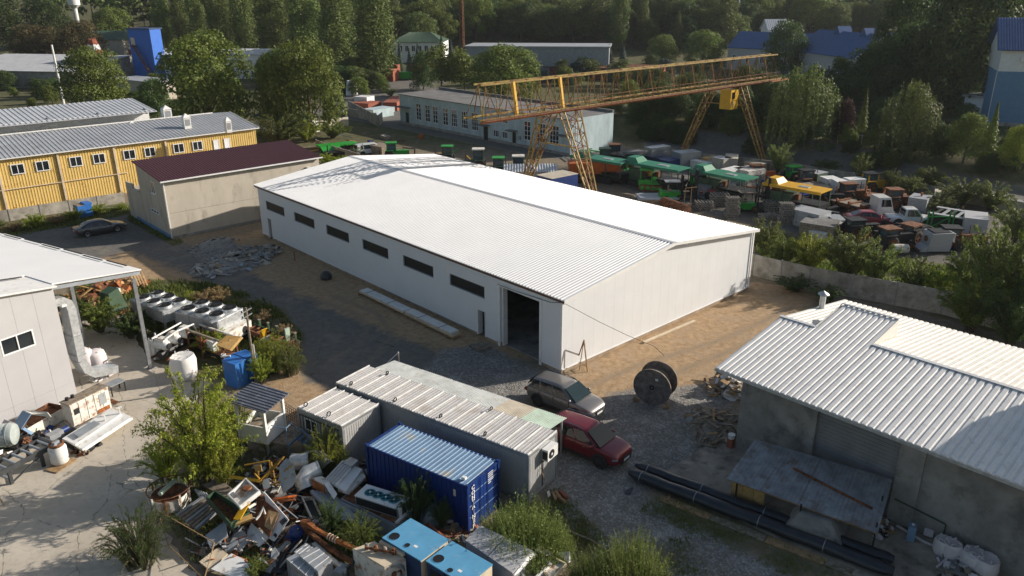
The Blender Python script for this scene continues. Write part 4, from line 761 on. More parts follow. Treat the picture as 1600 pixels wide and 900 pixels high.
P(t, 'lamp_arm', MB().tube([(0,0,5.0),(-.7,.25,5.15),(-1.4,.5,5.1),(-1.9,.7,5.0)], .03, 5), M['post_grey'], local=True); P(t, 'lamp_head', MB().box((-2.05,.75,4.98), (.45,.18,.09), -.3), M['post_grey'], local=True)
a = GG(100,164); pole('concrete_pole', 'leaning pale concrete pole in front of the left tree', a, hpx(a, 84), .28, 'white_paint')
a = GG(127,66); hz = hpx(a, 80)
t = T('water_tower', 'white metal water tower with fat tank above the wood', 'water tower', a); P(t, 'shaft', MB().lathe([(.8,0),(.8,hz*.58)], 12), M['white_paint'], local=True); P(t, 'tank', MB().lathe([(.8,hz*.58),(2.1,hz*.64),(2.1,hz*1.15),(.8,hz*1.3)], 14), M['white_paint'], 40, local=True)
for px, nm in ((138,'left'), (207,'right')):
    a = GG(px, 30); hz = hpx(a, 45); t = T('radio_mast', 'distant red and white banded lattice mast ' + ('beside the white water tower' if px < 150 else 'above the blue tower'), 'mast', a); 
    for k in range(6):
        mb = MB(); z0, z1 = hz*k/6, hz*(k+1)/6; r0, r1 = 3.2*(1-k/7.5), 3.2*(1-(k+1)/7.5)
        for i in range(4):
            c0, s0, c1, s1 = math.cos(PI/2*i), math.sin(PI/2*i), math.cos(PI/2*(i+1)), math.sin(PI/2*(i+1)); mb.bar((r0*c0,r0*s0,z0),(r1*c0,r1*s0,z1),.5); mb.bar((r0*c0,r0*s0,z0),(r1*c1,r1*s1,z1),.3); mb.bar((r0*c1,r0*s1,z0),(r1*c0,r1*s0,z1),.3)
        P(t, 'mast_section', mb, M['brick_red' if k % 2 else 'white_paint'], local=True)
a = GG(724,118); t = T('lattice_tower', 'dark slender lattice tower in front of the wood', 'tower', a); hz = hpx(a, 150)
for i in range(3): c0, s0 = math.cos(2.1*i), math.sin(2.1*i); P(t, 'leg', MB().bar((.8*c0,.8*s0,0),(.55*c0,.55*s0,hz), .09), M['rust'], local=True)
for k in range(30):
    mb = MB(); z0, z1 = hz*k/30, hz*(k+1)/30
    for i in range(3): c0, s0, c1, s1 = math.cos(2.1*i), math.sin(2.1*i), math.cos(2.1*(i+1)), math.sin(2.1*(i+1)); mb.bar((.8*c0,.8*s0,z0),(.7*c1,.7*s1,z1),.05); mb.bar((.7*c0,.7*s0,z1),(.7*c1,.7*s1,z1),.04)
    P(t, 'lacing', mb, M['rust'], local=True)
a = GG(1150,58); t = pole('antenna_mast', 'thin white antenna mast above the blue roofed house', a, hpx(a, 75), .25, 'white_paint'); P(t, 'antenna', MB().bb(-.6,.6,-.4,.4,hpx(a,60),hpx(a,72)), M['white_paint'], local=True)
a = GG(226,40); t = pole('floodlight_mast', 'tall floodlight mast left of the poplar row', a, hpx(a, 36), .35, 'steel'); P(t, 'lamp_row', MB().bb(-2.6,2.6,-.3,.3,hpx(a,34),hpx(a,38)), M['black'], local=True)
for px, py in ((610,8), (541,6)):
    a = GG(px, py+15); pole('chimney', 'distant white chimney above the ' + ('poplar row' if px < 600 else 'gap beside the last poplar'), a, hpx(a, 20), 1.6, 'white_paint', 'chimney')
# ================================================================== VEHICLES
def paint(name, col, metal=.3, rough=.28):
    m = mk(name, col, rough, metal, var=.04, scale=.8, spec=.6); b = m.node_tree.nodes['Principled BSDF']; b.inputs['Coat Weight'].default_value = .6; b.inputs['Coat Roughness'].default_value = .08; return m
M['car_grey'] = paint('car_grey', (.23,.215,.205), .5); M['car_red'] = paint('car_red', (.17,.009,.016), .3); M['car_slate'] = paint('car_slate', (.10,.105,.115), .6); M['car_white'] = paint('car_white', (.65,.65,.64), 0); M['car_old_red'] = paint('car_old_red', (.30,.02,.025), .1)
M['cladding'] = mk('cladding', (.025,.025,.026), .55); M['lamp'] = mk('lamp', (.30,.33,.35), .12, .2, var=.02, spec=.8); M['tail'] = mk('tail', (.30,.015,.012), .2, var=.05); M['chrome'] = mk('chrome', (.6,.6,.6), .18, 1, var=.02); M['rim'] = mk('rim', (.12,.12,.125), .3, .7, var=.05); M['rim_bright'] = mk('rim_bright', (.5,.5,.52), .3, .7, var=.05); M['plate'] = mk('plate', (.75,.75,.72), .4, var=.02); M['screen'] = mk('screen', (.012,.03,.036), .05, var=.1, spec=.35)
def wheel(parent, x, y, r, wd, s, rim='rim', spokes=10, local=True, name='wheel'):
    mx = Matrix.Translation((x, y, r)) @ Matrix.Rotation(-s*PI/2, 4, 'X')
    o = P(parent, name, MB().lathe([(r*.66,-wd/2),(r*.9,-wd/2),(r,-wd*.36),(r,wd*.36),(r*.9,wd/2),(r*.66,wd/2)], 22, mx, True), M['rubber'], 40, local=True)
    mb = MB(); mb.lathe([(r*.67,-wd*.4),(r*.67,wd*.46),(r*.58,wd*.44),(r*.55,wd*.1),(.02,wd*.05)], 20, mx); mb.lathe([(r*.16,wd*.1),(r*.13,wd*.42),(.01,wd*.43)], 10, mx)
    for k in range(spokes):
        a = 2*PI*k/spokes; p0, p1 = mx @ V((r*.1*math.cos(a), r*.1*math.sin(a), wd*.38)), mx @ V((r*.6*math.cos(a), r*.6*math.sin(a), wd*.42)); mb.bar(p0, p1, r*.055, 4)
    P(o, 'rim', mb, M[rim], local=True); return o
def car(name, label, loc, rz, paint_, S, G_, wb, r=.36, group=None, rim='rim', clad=True, rails=True, cat='car', ww=.24, wheels=True, chr_=True):
    """S: stations (x, z_bottom, z_top, half width) from tail to nose; G_: greenhouse (base x/z tail, roof tail, roof nose, base nose, half width base, half width roof)"""
    t = T(name, label, cat, loc, rz, group); pm = M[paint_]
    ring = lambda x, zb, zt, w_: [(x,w_*q,z) for q, z in ((0,zb),(.8,zb),(.95,zb+.06),(.99,zb+.2*(zt-zb)),(1.0,zb+.5*(zt-zb)),(.985,zb+.72*(zt-zb)),(.945,zt-.04),(.9,zt-.005),(.6,zt+.02),(0,zt+.035))]
    vs, n = [], 0
    for s in S:
        h = ring(*s); full = h + [(x,-y,z) for x, y, z in reversed(h[1:-1])]; n = len(full); vs += full
    k = len(S); fs = [(i*n+j, (i+1)*n+j, (i+1)*n+(j+1)%n, i*n+(j+1)%n) for i in range(k-1) for j in range(n)] + [tuple(range(n)), tuple(range(k*n-1, (k-1)*n-1, -1))]
    P(t, 'body', MB().add(vs, fs), pm, 62, local=True)
    near = 'parked' in name
    def soft(o):
        if near: m = o.modifiers.new('round', 'SUBSURF'); m.levels = 1; m.render_levels = 2
    soft(t.children[0])
    (x0,z0),(x1,z1),(x2,z2),(x3,z3),wb_,wr = G_
    def gpt(u, v, y):                      # u along, v height 0..1, y -1..1
        xa, za = x0+(x3-x0)*u, z0+(z3-z0)*u; xb, zb = x1+(x2-x1)*u, z1+(z2-z1)*u + .035*math.sin(PI*u)
        bow = .03*math.sin(PI*v); return V((xa+(xb-xa)*v, y*(wb_+(wr-wb_)*v+bow), za+(zb-za)*v))
    mb = MB(); us = [0,.18,.4,.6,.82,1]; vsn = [0,.5,1]; g = []
    for u in us: g.append([gpt(u,v,1) for v in vsn] + [gpt(u,1,.6)+V((0,0,.02)), gpt(u,1,0)+V((0,0,.03)), gpt(u,1,-.6)+V((0,0,.02))] + [gpt(u,v,-1) for v in reversed(vsn)])
    m_ = len(g[0]); mb.add([p for q in g for p in q], [(i*m_+j, i*m_+j+1, (i+1)*m_+j+1, (i+1)*m_+j) for i in range(len(us)-1) for j in range(m_-1)] + [tuple(range(m_-1,-1,-1)), tuple(range((len(us)-1)*m_, len(us)*m_))])
    soft(P(t, 'cabin_shell', mb, pm, 62, local=True))
    def pane(nm, c, mat_='glass', lift=.012):
        q = [gpt(*a) for a in c]; nn = (q[1]-q[0]).cross(q[-1]-q[0]).normalized(); ce = sum(q, V())/len(q)
        if nn.dot(ce-V(((x1+x2)/2,0,(z0+z1)/2))) < 0: nn = -nn; q.reverse()
        P(t, nm, MB().slab([p+nn*.002 for p in q], lift), M[mat_], local=True)
    pane('windscreen', [(1.0,.06,-.9),(1.0,.06,.9),(1.0,.93,.9),(1.0,.93,-.9)], 'screen', .03); pane('rear_window', [(0,.15,.85),(0,.15,-.85),(0,.88,-.85),(0,.88,.85)], 'glass', .02)
    for s in (1, -1):
        for a, b in ((.06,.27),(.30,.60),(.63,.93)):
            if b < .3 and not rails: a = .16
            pane('side_window', [(a+(.05 if a < .1 else 0),.12,s),(b,.12,s),(b-(.04 if b > .9 else 0),.9,s),(a+(.02 if a < .1 else 0),.9,s)], 'glass', .022)
        if rails: P(t, 'roof_rail', MB().tube([gpt(.1,1,s*.93)+V((0,0,.03)), gpt(.3,1,s*.93)+V((0,0,.07)), gpt(.75,1,s*.93)+V((0,0,.07)), gpt(.93,1,s*.93)+V((0,0,.02))], .022, 5), M['chrome'], local=True)
        if chr_: P(t, 'window_trim', MB().tube([gpt(.04,.06,s*1.015), gpt(.94,.06,s*1.015)], .014, 4), M['chrome'], local=True)
        P(t, 'mirror', MB().lathe([(.03,-.1),(.09,-.07),(.1,.03),(.04,.1)], 8, Matrix.Translation(gpt(.93,.16,s*1.12)) @ Matrix.Rotation(PI/2,4,'X')), pm, 60, local=True)
    N, Tl = S[-1], S[-2 if len(S) < 11 else -3]; R_ = S[0]; hw = max(s[3] for s in S)
    for s in (1, -1):
        P(t, 'headlight', MB().box((Tl[0]-.02, s*Tl[3]*.86, N[2]+.02), (.30,.22,.07), -s*.55), M['lamp'], local=True)
        P(t, 'tail_light', MB().box((S[1][0]-.02, s*S[1][3]*.84, R_[2]-.12), (.22,.32,.14), s*.35), M['tail'], local=True)
        for xq in (-.28*wb, .14*wb): P(t, 'door_handle', MB().bb(xq-.09,xq+.09,s*(hw*.985)-.01,s*(hw*.985)+.025,S[3][2]-.2,S[3][2]-.17), M['chrome' if chr_ else paint_], local=True)
        for xq in (-.46*wb, -.08*wb, .32*wb): P(t, 'door_seam', MB().bb(xq-.008,xq+.008,s*hw*.955,s*hw+.004,.4,S[3][2]-.06), M['dark'], local=True)
    P(t, 'grille', MB().box((N[0]+.005, 0, (N[1]+N[2])/2+.07), (.06, N[3]*1.05, (N[2]-N[1])*.5)), M['cladding'], local=True); P(t, 'number_plate', MB().box((N[0]+.045,0,N[1]+.11), (.02,.5,.11)), M['plate'], local=True)
    P(t, 'rear_plate', MB().box((R_[0]-.01,0,(R_[1]+R_[2])/2), (.02,.5,.11)), M['plate'], local=True)
    P(t, 'lower_bumper', MB().box((N[0]-.12,0,N[1]+.0), (.3,N[3]*1.6,.12)), M['cladding'], local=True)
    for x in (-wb/2, wb/2):
        for s in (1, -1):
            if clad:
                ra = r+.085; pts = [(x+ra*math.cos(a), r+.02+ra*math.sin(a)) for a in np.linspace(-.15, PI+.15, 15)]; y0, y1 = s*(hw-.24), s*(hw+.012)
                k2 = len(pts); P(t, 'wheel_arch', MB().add([(p[0],y0,p[1]) for p in pts]+[(p[0],y1,p[1]) for p in pts], [tuple(range(k2)), tuple(range(2*k2-1,k2-1,-1))]+[(i,(i+1)%k2,(i+1)%k2+k2,i+k2)[::-1] for i in range(k2)]), M['cladding'], local=True)
            if wheels: wheel(t, x, s*(hw-.095), r, ww, s, rim)
        if clad: pass
    for s in (1, -1): P(t, 'sill', MB().bb(-wb/2+r+.1, wb/2-r-.1, s*(hw-.03), s*(hw+.012), S[3][1]-.02, S[3][1]+.16), M['cladding'], local=True)
    return t
SUV = [(-2.40,.58,.86,.66),(-2.35,.46,.96,.78),(-2.2,.36,1.04,.88),(-1.7,.30,1.06,.935),(-.6,.27,1.06,.945),(.5,.27,1.05,.945),(1.0,.28,1.05,.935),(1.5,.30,1.03,.93),(1.95,.33,.97,.905),(2.2,.36,.88,.84),(2.34,.42,.78,.72),(2.40,.50,.70,.60)]
SUVG = ((-2.30,1.08),(-2.02,1.66),(.38,1.74),(1.36,1.10),.875,.70)
SUV = [(x,z,q*1.06,w_) for x,z,q,w_ in SUV]
car('parked_suv', 'grey metallic suv parked at the warehouse corner', (-2.95,-3.2,0), -1.45, 'car_grey', SUV, SUVG, 2.77, .39)
car('parked_suv', 'dark red suv half under the carport beside the cabin', (-5.5,-7.25,0), -1.43, 'car_red', SUV, SUVG, 2.77, .39)
SED = [(-2.42,.48,.86,.72),(-2.3,.34,.96,.85),(-1.6,.26,.98,.92),(-.6,.22,.95,.935),(.5,.22,.93,.935),(1.0,.23,.92,.93),(1.5,.25,.88,.91),(2.0,.28,.80,.87),(2.3,.32,.70,.78),(2.42,.4,.62,.66)]
car('parked_sedan', 'slate grey sedan parked beside the beige building', (-11.8,54.75,0), -.03, 'car_slate', SED, ((-1.95,.95),(-.95,1.40),(.25,1.43),(1.2,.93),.81,.58), 2.84, .35, rim='rim_bright', rails=False)
a = GG(604,125); car('parked_van', 'white minivan parked under the poplars near the gate', a, -.9, 'car_white', SUV, ((-2.3,1.03),(-2.1,1.75),(.9,1.78),(1.6,1.05),.85,.72), 2.9, rails=False)
a = GG(567,124); car('parked_car', 'dark red car half hidden by the bush under poplars', a, 2.2, 'car_old_red', SED, ((-1.95,.95),(-.95,1.40),(.25,1.43),(1.2,.93),.81,.58), 2.7, rails=False)
a = G(537,180); car('parked_car', 'dark car parked behind the grey slab wall', a, .4, 'car_slate', SED, ((-1.95,.95),(-.95,1.40),(.25,1.43),(1.2,.93),.81,.58), 2.7, rails=False)
# --------------------------------------------------- scrapyard machines
def yaw2(a, b): return math.atan2(b.y-a.y, b.x-a.x)
def harvester(label, a, b, z, roofmat, bodymat, grp, wd=2.7):
    A, B = G(*a, z), G(*b, z); ln = (B-A).length; t = T('paver_machine', label, 'machine', (A.x, A.y, 0), yaw2(A,B), grp); h = wd/2
    def lp(n, mb, m): return P(t, n, mb, M[m], local=True)
    lp('roof', MB().bb(0,ln,-h,h,z-.12,z).bb(0,ln,-h-.02,-h+.05,z-.3,z-.12), roofmat)
    lp('roof_hood', MB().hexa([V(q) for q in ((ln*.03,-h*.75,z+.003),(ln*.27,-h*.75,z+.003),(ln*.27,h*.75,z+.003),(ln*.03,h*.75,z+.003),(ln*.06,-h*.6,z+.55),(ln*.20,-h*.6,z+.55),(ln*.20,h*.6,z+.55),(ln*.06,h*.6,z+.55))]), roofmat)
    lp('roof_hatch', MB().bb(ln*.55,ln*.72,-.35,.35,z+.003,z+.05), 'grey_scrap')
    for x in (.12, ln*.35, ln*.7, ln-.12):
        for s in (-1, 1): lp('roof_post', MB().bb(x-.05,x+.05,s*(h-.15)-.05,s*(h-.15)+.05,.9,z-.125), 'green_dark')
    lp('engine_box', MB().bb(ln*.1,ln*.5,-h*.7,h*.7,.75,z-.8), bodymat); lp('hopper', MB().hexa([V(q) for q in ((ln*.55,-h*.6,.5),(ln*.95,-h*.6,.5),(ln*.95,h*.6,.5),(ln*.55,h*.6,.5),(ln*.5,-h*.9,1.5),(ln,-h*.9,1.5),(ln,h*.9,1.5),(ln*.5,h*.9,1.5))]), 'black')
    lp('seat', MB().bb(ln*.52,ln*.58,-.3,.3,1.505,2.1), 'rust'); lp('chassis', MB().bb(0,ln,-h*.55,h*.55,.45,.74), 'black')
    for s in (-1, 1): lp('track', MB().bb(ln*.08,ln*.8,s*h*.75-.2,s*h*.75+.2,.02,.73), 'rubber'); lp('side_rail', MB().tube([(0,s*h,1.2),(ln,s*h,1.2)], .04, 4), 'green_dark')
    return t
grp = 'road machines with flat roofs in the scrapyard'
harvester('green roofed machine nearest the pale blue workshop end', (900,240), (980,253), 3.0, 'green_roof', 'green_dark', grp); harvester('middle green roofed machine behind the bulldozers', (982,249), (1070,264), 3.0, 'green_roof', 'green_dark', grp)
harvester('green roofed machine behind the red pickup', (1088,262), (1176,279), 3.0, 'green_roof', 'green_dark', grp); harvester('machine with a bright yellow roof', (1200,282), (1292,298), 3.0, 'yellow_paint', 'green_dark', grp)
def tracked(label, loc, rz, m, cabm='green_dark', blade=True, sc=1.0):
    t = T('bulldozer', label, 'bulldozer', loc, rz, 'bulldozers in the scrapyard')
    def lp(n, mb, mm, sm=False): return P(t, n, mb, M[mm], sm, local=True)
    for s in (-1, 1):
        pr_ = [(1.5,.35),(1.35,.75),(-1.35,.75),(-1.6,.4),(-1.35,.05),(1.2,.05)]; k = len(pr_); mb = MB(); y0, y1 = s*.75, s*1.2; mb.add([(x,y0,z) for x,z in pr_]+[(x,y1,z) for x,z in pr_], [tuple(range(k)), tuple(range(2*k-1,k-1,-1))]+[(i,i+k,(i+1)%k+k,(i+1)%k) for i in range(k)]); lp('track', mb, 'rust')
        for x in (-1.1,-.4,.3,1.0): lp('track_roller', MB().lathe([(.24,-.02),(.24,.03),(.1,.04)], 10, Matrix.Translation((x,s*1.21,.4)) @ Matrix.Rotation(-s*PI/2,4,'X')), m)
    lp('hood', MB().hexa([V(q) for q in ((.1,-.5,.6),(1.7,-.45,.6),(1.7,.45,.6),(.1,.5,.6),(.1,-.5,1.55),(1.6,-.42,1.4),(1.6,.42,1.4),(.1,.5,1.55))]), m); lp('rear_body', MB().bb(-1.6,.09,-.74,.74,.6,1.3), m)
    for x in (-1.35, 0):
        for s in (-1, 1): lp('cab_post', MB().bb(x-.05,x+.05,s*.66-.05,s*.66+.05,1.3,2.5), m)
    lp('cab_roof', MB().bb(-1.5,.15,-.78,.78,2.5,2.62), m); lp('seat', MB().bb(-1.0,-.5,-.25,.25,1.3,1.9), 'black'); lp('cab_glass', MB().bb(-1.3,-.06,-.64,.64,1.7,2.45), 'glass')
    if blade: lp('blade', MB().hexa([V(q) for q in ((2.0,-1.4,.05),(2.12,-1.4,.05),(2.12,1.4,.05),(2.0,1.4,.05),(2.1,-1.4,.95),(2.22,-1.4,.95),(2.22,1.4,.95),(2.1,1.4,.95))]), m); lp('push_arm', MB().bar((-.2,-1.3,.4),(2.0,-1.3,.3), .08), m); lp('push_arm', MB().bar((-.2,1.3,.4),(2.0,1.3,.3), .08), m)
    lp('exhaust', MB().bar((1.0,.2,1.4),(1.0,.2,2.2), .05, 6), 'rust'); return t
tracked('green bulldozer under the middle green roof', G(978,282), -1.0, 'green_bright'); tracked('bright green bulldozer with closed cab beside the crane leg', G(1018,296), -1.0, 'green_bright')
def forklift(label, loc, rz, m, roof='grey_scrap'):
    t = T('forklift', label, 'forklift', loc, rz, 'forklifts in the scrapyard')
    def lp(n, mb, mm): return P(t, n, mb, M[mm], local=True)
    lp('body', MB().bb(-1.4,.7,-.62,.62,.35,1.05), m); lp('counterweight', MB().hexa([V(q) for q in ((-1.75,-.6,.35),(-1.41,-.62,.35),(-1.41,.62,.35),(-1.75,.6,.35),(-1.65,-.5,1.2),(-1.41,-.62,1.25),(-1.41,.62,1.25),(-1.65,.5,1.2))]), m)
    lp('seat', MB().bb(-.7,-.25,-.25,.25,1.06,1.25).bb(-.75,-.62,-.25,.25,1.26,1.75), 'wood_old')
    for x in (-1.1, .55):
        for s in (-1, 1): lp('guard_post', MB().bar((x,s*.55,1.05),(x*.85,s*.5,2.2), .04), 'black')
    lp('guard_roof', MB().bb(-1.15,.65,-.62,.62,2.2,2.27), roof)
    for s in (-1, 1): lp('mast_rail', MB().bb(.85,1.0,s*.4-.06,s*.4+.06,.1,3.0), 'black'); lp('fork', MB().bb(1.02,2.0,s*.3-.06,s*.3+.06,.08,.14), 'black')
    lp('carriage', MB().bb(.9,1.0,-.55,.55,.5,.62).bb(.9,1.0,-.55,.55,2.85,2.95), 'black')
    for x, r in ((.6,.38),(-1.05,.3)):
        for s in (-1, 1): wheel(t, x, s*.6, r, .24, s, 'rust', 5)
    return t
forklift('green forklift beside the bulldozer with grey guard roof', G(1052,312), -.75, 'green_bright'); forklift('green forklift with khaki roof in front of green roof', G(1168,330), -.75, 'green_bright', 'wood_old')
def tractor(label, loc, rz, m, roof, cab_h=2.5):
    t = T('tractor', label, 'tractor', loc, rz, 'old tractors in the yard row')
    def lp(n, mb, mm): return P(t, n, mb, M[mm], local=True)
    lp('hood', MB().bb(.2,2.0,-.35,.35,.8,1.45), m); lp('grille', MB().bb(2.003,2.06,-.33,.33,.8,1.4), 'black'); lp('chassis', MB().bb(-1.1,1.9,-.3,.3,.5,.795), m)
    lp('cab_lower', MB().bb(-1.2,.19,-.65,.65,.8,1.35), m); lp('cab_glass', MB().bb(-1.1,.1,-.58,.58,1.353,cab_h-.05), 'glass_blue')
    for x in (-1.15, .13):
        for s in (-1, 1): lp('cab_post', MB().bb(x-.06,x+.06,s*.6-.06,s*.6+.06,1.352,cab_h), m)
    lp('cab_roof', MB().bb(-1.35,.32,-.75,.75,cab_h+.002,cab_h+.14), roof); lp('exhaust', MB().bar((1.2,.2,1.45),(1.2,.2,2.3), .05, 6), 'rust')
    for s in (-1, 1): wheel(t, -.8, s*.85, .75, .42, s, 'rust', 6); wheel(t, 1.55, s*.7, .45, .26, s, 'rust', 6); lp('mudguard', MB().bb(-1.4,-.2,s*.86-.2,s*.86+.2,1.52,1.58), m)
    return t
tractor('bright green tractor behind the white warehouse ridge', G(618,250), -.6, 'green_bright', 'green_bright'); tractor('small green open tractor first in the row', G(694,256), 2.4, 'green_dark', 'green_bright'); tractor('dark green tractor with pale cab roof in the row', G(742,266), 2.4, 'green_dark', 'white_rusty', 2.9); tractor('green tractor with green roof in the row', G(773,276), 2.4, 'green_dark', 'green_bright'); tractor('green tractor with rusty pinkish roof by crane leg', G(804,273), 2.4, 'green_dark', 'white_rusty')
for lab, px, py, rz, m, rf, hh in (('bright green machine behind the yellow roof', 1243, 284, -.4, 'green_bright', 'green_bright', 2.0), ('rusty tractor wreck between the yellow roof and white cab', 1328, 316, -.6, 'rust', 'rust', 2.2), ('black tractor wreck under the yellow roof end', 1288, 322, -.8, 'black', 'black', 2.2), ('black tractor hulk before the loose axle', 1392, 388, -.5, 'black', 'rust', 2.0), ('dark tractor hulk by the tall dark masts', 1212, 322, .6, 'black', 'rust', 2.2), ('dark green tractor behind the orange tipper', 950, 262, -.9, 'green_dark', 'green_dark', 2.6), ('dark green tractor between the first two green roofs', 990, 268, -.7, 'green_dark', 'black', 2.4), ('bright green tractor before the third green roof', 1095, 302, -.7, 'green_bright', 'black', 2.2), ('rusty tractor hulk right of the tipping bin', 1490, 388, -.9, 'rust', 'black', 2.0), ('yellow tractor hulk behind the rusty chassis', 1362, 300, -.5, 'yellow_paint', 'black', 2.3), ('rusty tractor hulk behind the white pickup', 1400, 326, -.7, 'rust', 'rust', 2.2), ('dark hulk before the olive cabinet', 1340, 372, -.6, 'black', 'black', 1.9), ('black hulk left of the tipping bin', 1425, 378, -.2, 'black', 'rust', 1.8), ('orange hulk under the right crane leg', 1185, 285, -.7, 'orange_paint', 'rust', 2.2), ('dark hulk beside the pale blue workshop end', 965, 252, -.7, 'black', 'rust', 2.4), ('rusty hulk behind the yellow roofed machine', 1262, 296, -.5, 'rust', 'black', 2.4)):
    tractor(lab, G(px, py), rz, m, rf, hh)
# truck shells
def box_at(top, z, h, z0=None):            # a box given by the corners of its top seen at level z
    q = [G(*p, z) for p in top]; a, b, d = q[0], q[1], q[-1]; u = (b-a); w_ = (d-a); w_ = w_-u.normalized()*w_.dot(u.normalized()); return a, u, w_
def cabinet(name, label, cat, top, z, h, m, group=None, doors=2, topm=None, louv=False, lid=.06, legs=False):
    a, u, w_ = box_at(top, z, h); t = T(name, label, cat, (a.x, a.y, z-h), yaw2(a, a+u), group); lx, ly = u.length, w_.length; sg_ = 1 if u.cross(w_).z > 0 else -1; y0, y1 = (0, ly) if sg_ > 0 else (-ly, 0)
    P(t, 'casing', MB().bb(0,lx,y0,y1,.02,h-lid), M[m], local=True); P(t, 'top', MB().bb(-.03,lx+.03,y0-.03,y1+.03,h-lid+.003,h), M[topm or m], local=True)
    yf = y0 if sg_ > 0 else y1
    for k in range(doors):
        xa, xb = lx*k/doors+.04, lx*(k+1)/doors-.04
        for yy, s in ((y0, -1), (y1, 1)): P(t, 'door', MB().bb(xa,xb,yy+s*.003,yy+s*.03,.1,h-lid-.08), M[m], local=True)
    if louv:
        mb = MB()
        for k in range(6): mb.bb(lx+.003,lx+.04,y0+.15,y1-.15,h*.25+k*h*.08,h*.28+k*h*.08)
        P(t, 'louvre', mb, M['black'], local=True); P(t, 'louvre', MB().bb(-.04,-.003,y0+.2,y1-.2,h*.3,h*.75), M['black'], local=True)
    return t
cabinet('truck_box', 'blue truck box with tan top behind the white roof edge', 'truck box', [(862,279),(903,271),(889,264),(849,271)], 2.6, 2.6, 'blue_container', None, 1, 'beige')
a = G(835,285); t = T('corrugated_cover', 'white corrugated cover sheet beside the blue truck box', 'sheet', a, -.75); P(t, 'sheet', MB().ribbed((-4,-1.6,1.7),(3,-1.6,1.7),(3,1.4,2.1),(-4,1.4,2.1), 20, .1, 'sine', .03), M['roof_light'], local=True); P(t, 'support', MB().bb(-3.8,2.8,-1.4,1.2,0,1.65), M['grey_scrap'], local=True)
# orange tipper
a = G(928,283); t = T('orange_tipper', 'rusty orange tipper truck body behind the near crane leg', 'truck', a, -.72)
P(t, 'body', MB().hexa([V(q) for q in ((-3.2,-1.2,1.2),(3.0,-1.2,1.2),(3.0,1.2,1.2),(-3.2,1.2,1.2),(-3.4,-1.3,2.6),(3.4,-1.3,2.7),(3.4,1.3,2.7),(-3.4,1.3,2.6))]), M['orange_paint'], local=True); P(t, 'chassis', MB().bb(-3,3,-.6,.6,.6,1.19), M['black'], local=True)
for k in range(5): P(t, 'body_rib', MB().bb(-2.6+k*1.3,-2.45+k*1.3,-1.42,-1.27,1.25,2.6), M['orange_paint'], local=True)
P(t, 'tail_frame', MB().bar((3.45,-1.1,1.3),(3.5,1.1,2.6), .07).bar((3.45,1.1,1.3),(3.5,-1.1,2.6), .07), M['rust_orange'], local=True)
for x in (-2,2): [wheel(t, x, s*1.0, .5, .35, s, 'rust', 6) for s in (-1,1)]
PICK = [(-2.4,.6,1.0,.8),(-2.3,.5,1.05,.88),(-1,.42,1.05,.9),(-.2,.42,1.05,.9),(.6,.42,1.08,.9),(1.2,.44,1.06,.88),(1.9,.46,1.0,.85),(2.3,.5,.92,.8),(2.4,.6,.85,.72)]
car('pickup', 'red pickup truck standing in front of the green roof', G(1124,308), 2.25, 'car_old_red', PICK, ((-.9,1.05),(-.75,1.75),(.35,1.78),(.95,1.06),.82,.66), 2.9, .38, rails=False)
car('wrecked_car', 'dark red car wreck without wheels among the grey cabinets', G(1357,350), -.9, 'car_old_red', SED, ((-1.95,.95),(-.95,1.40),(.25,1.43),(1.2,.93),.81,.58), 2.6, .33, rails=False, wheels=False, chr_=False)
car('white_pickup', 'white pickup truck with green tinted windscreen', G(1420,352), -.85, 'car_white', PICK, ((-.9,1.05),(-.75,1.85),(.35,1.88),(.95,1.06),.84,.7), 2.9, .42, rails=False, chr_=False)
a = G(1376,338); t = T('loose_truck_cab', 'loose white truck cab behind the red car wreck', 'truck cab', a, -.7)
P(t, 'shell', MB().hexa([V(q) for q in ((-1,-1,.5),(.9,-1,.5),(.9,1,.5),(-1,1,.5),(-1,-.9,2.3),(.35,-.9,2.3),(.35,.9,2.3),(-1,.9,2.3))]), M['car_white'], local=True)
for s in (-1,1): P(t, 'side_window', MB().hexa([V(q) for q in ((-.6,s*.955,1.3),(.55,s*.955,1.3),(.55,s*.99,1.3),(-.6,s*.99,1.3),(-.6,s*.90,2.1),(.3,s*.90,2.1),(.3,s*.935,2.1),(-.6,s*.935,2.1))]), M['glass'], local=True)
P(t, 'windscreen', MB().slab([(.72,-.8,1.25),(.72,.8,1.25),(.42,.75,2.15),(.42,-.75,2.15)], .04), M['glass'], local=True); P(t, 'bumper', MB().bb(.905,1.0,-.95,.95,.45,.7), M['grey_scrap'], local=True)
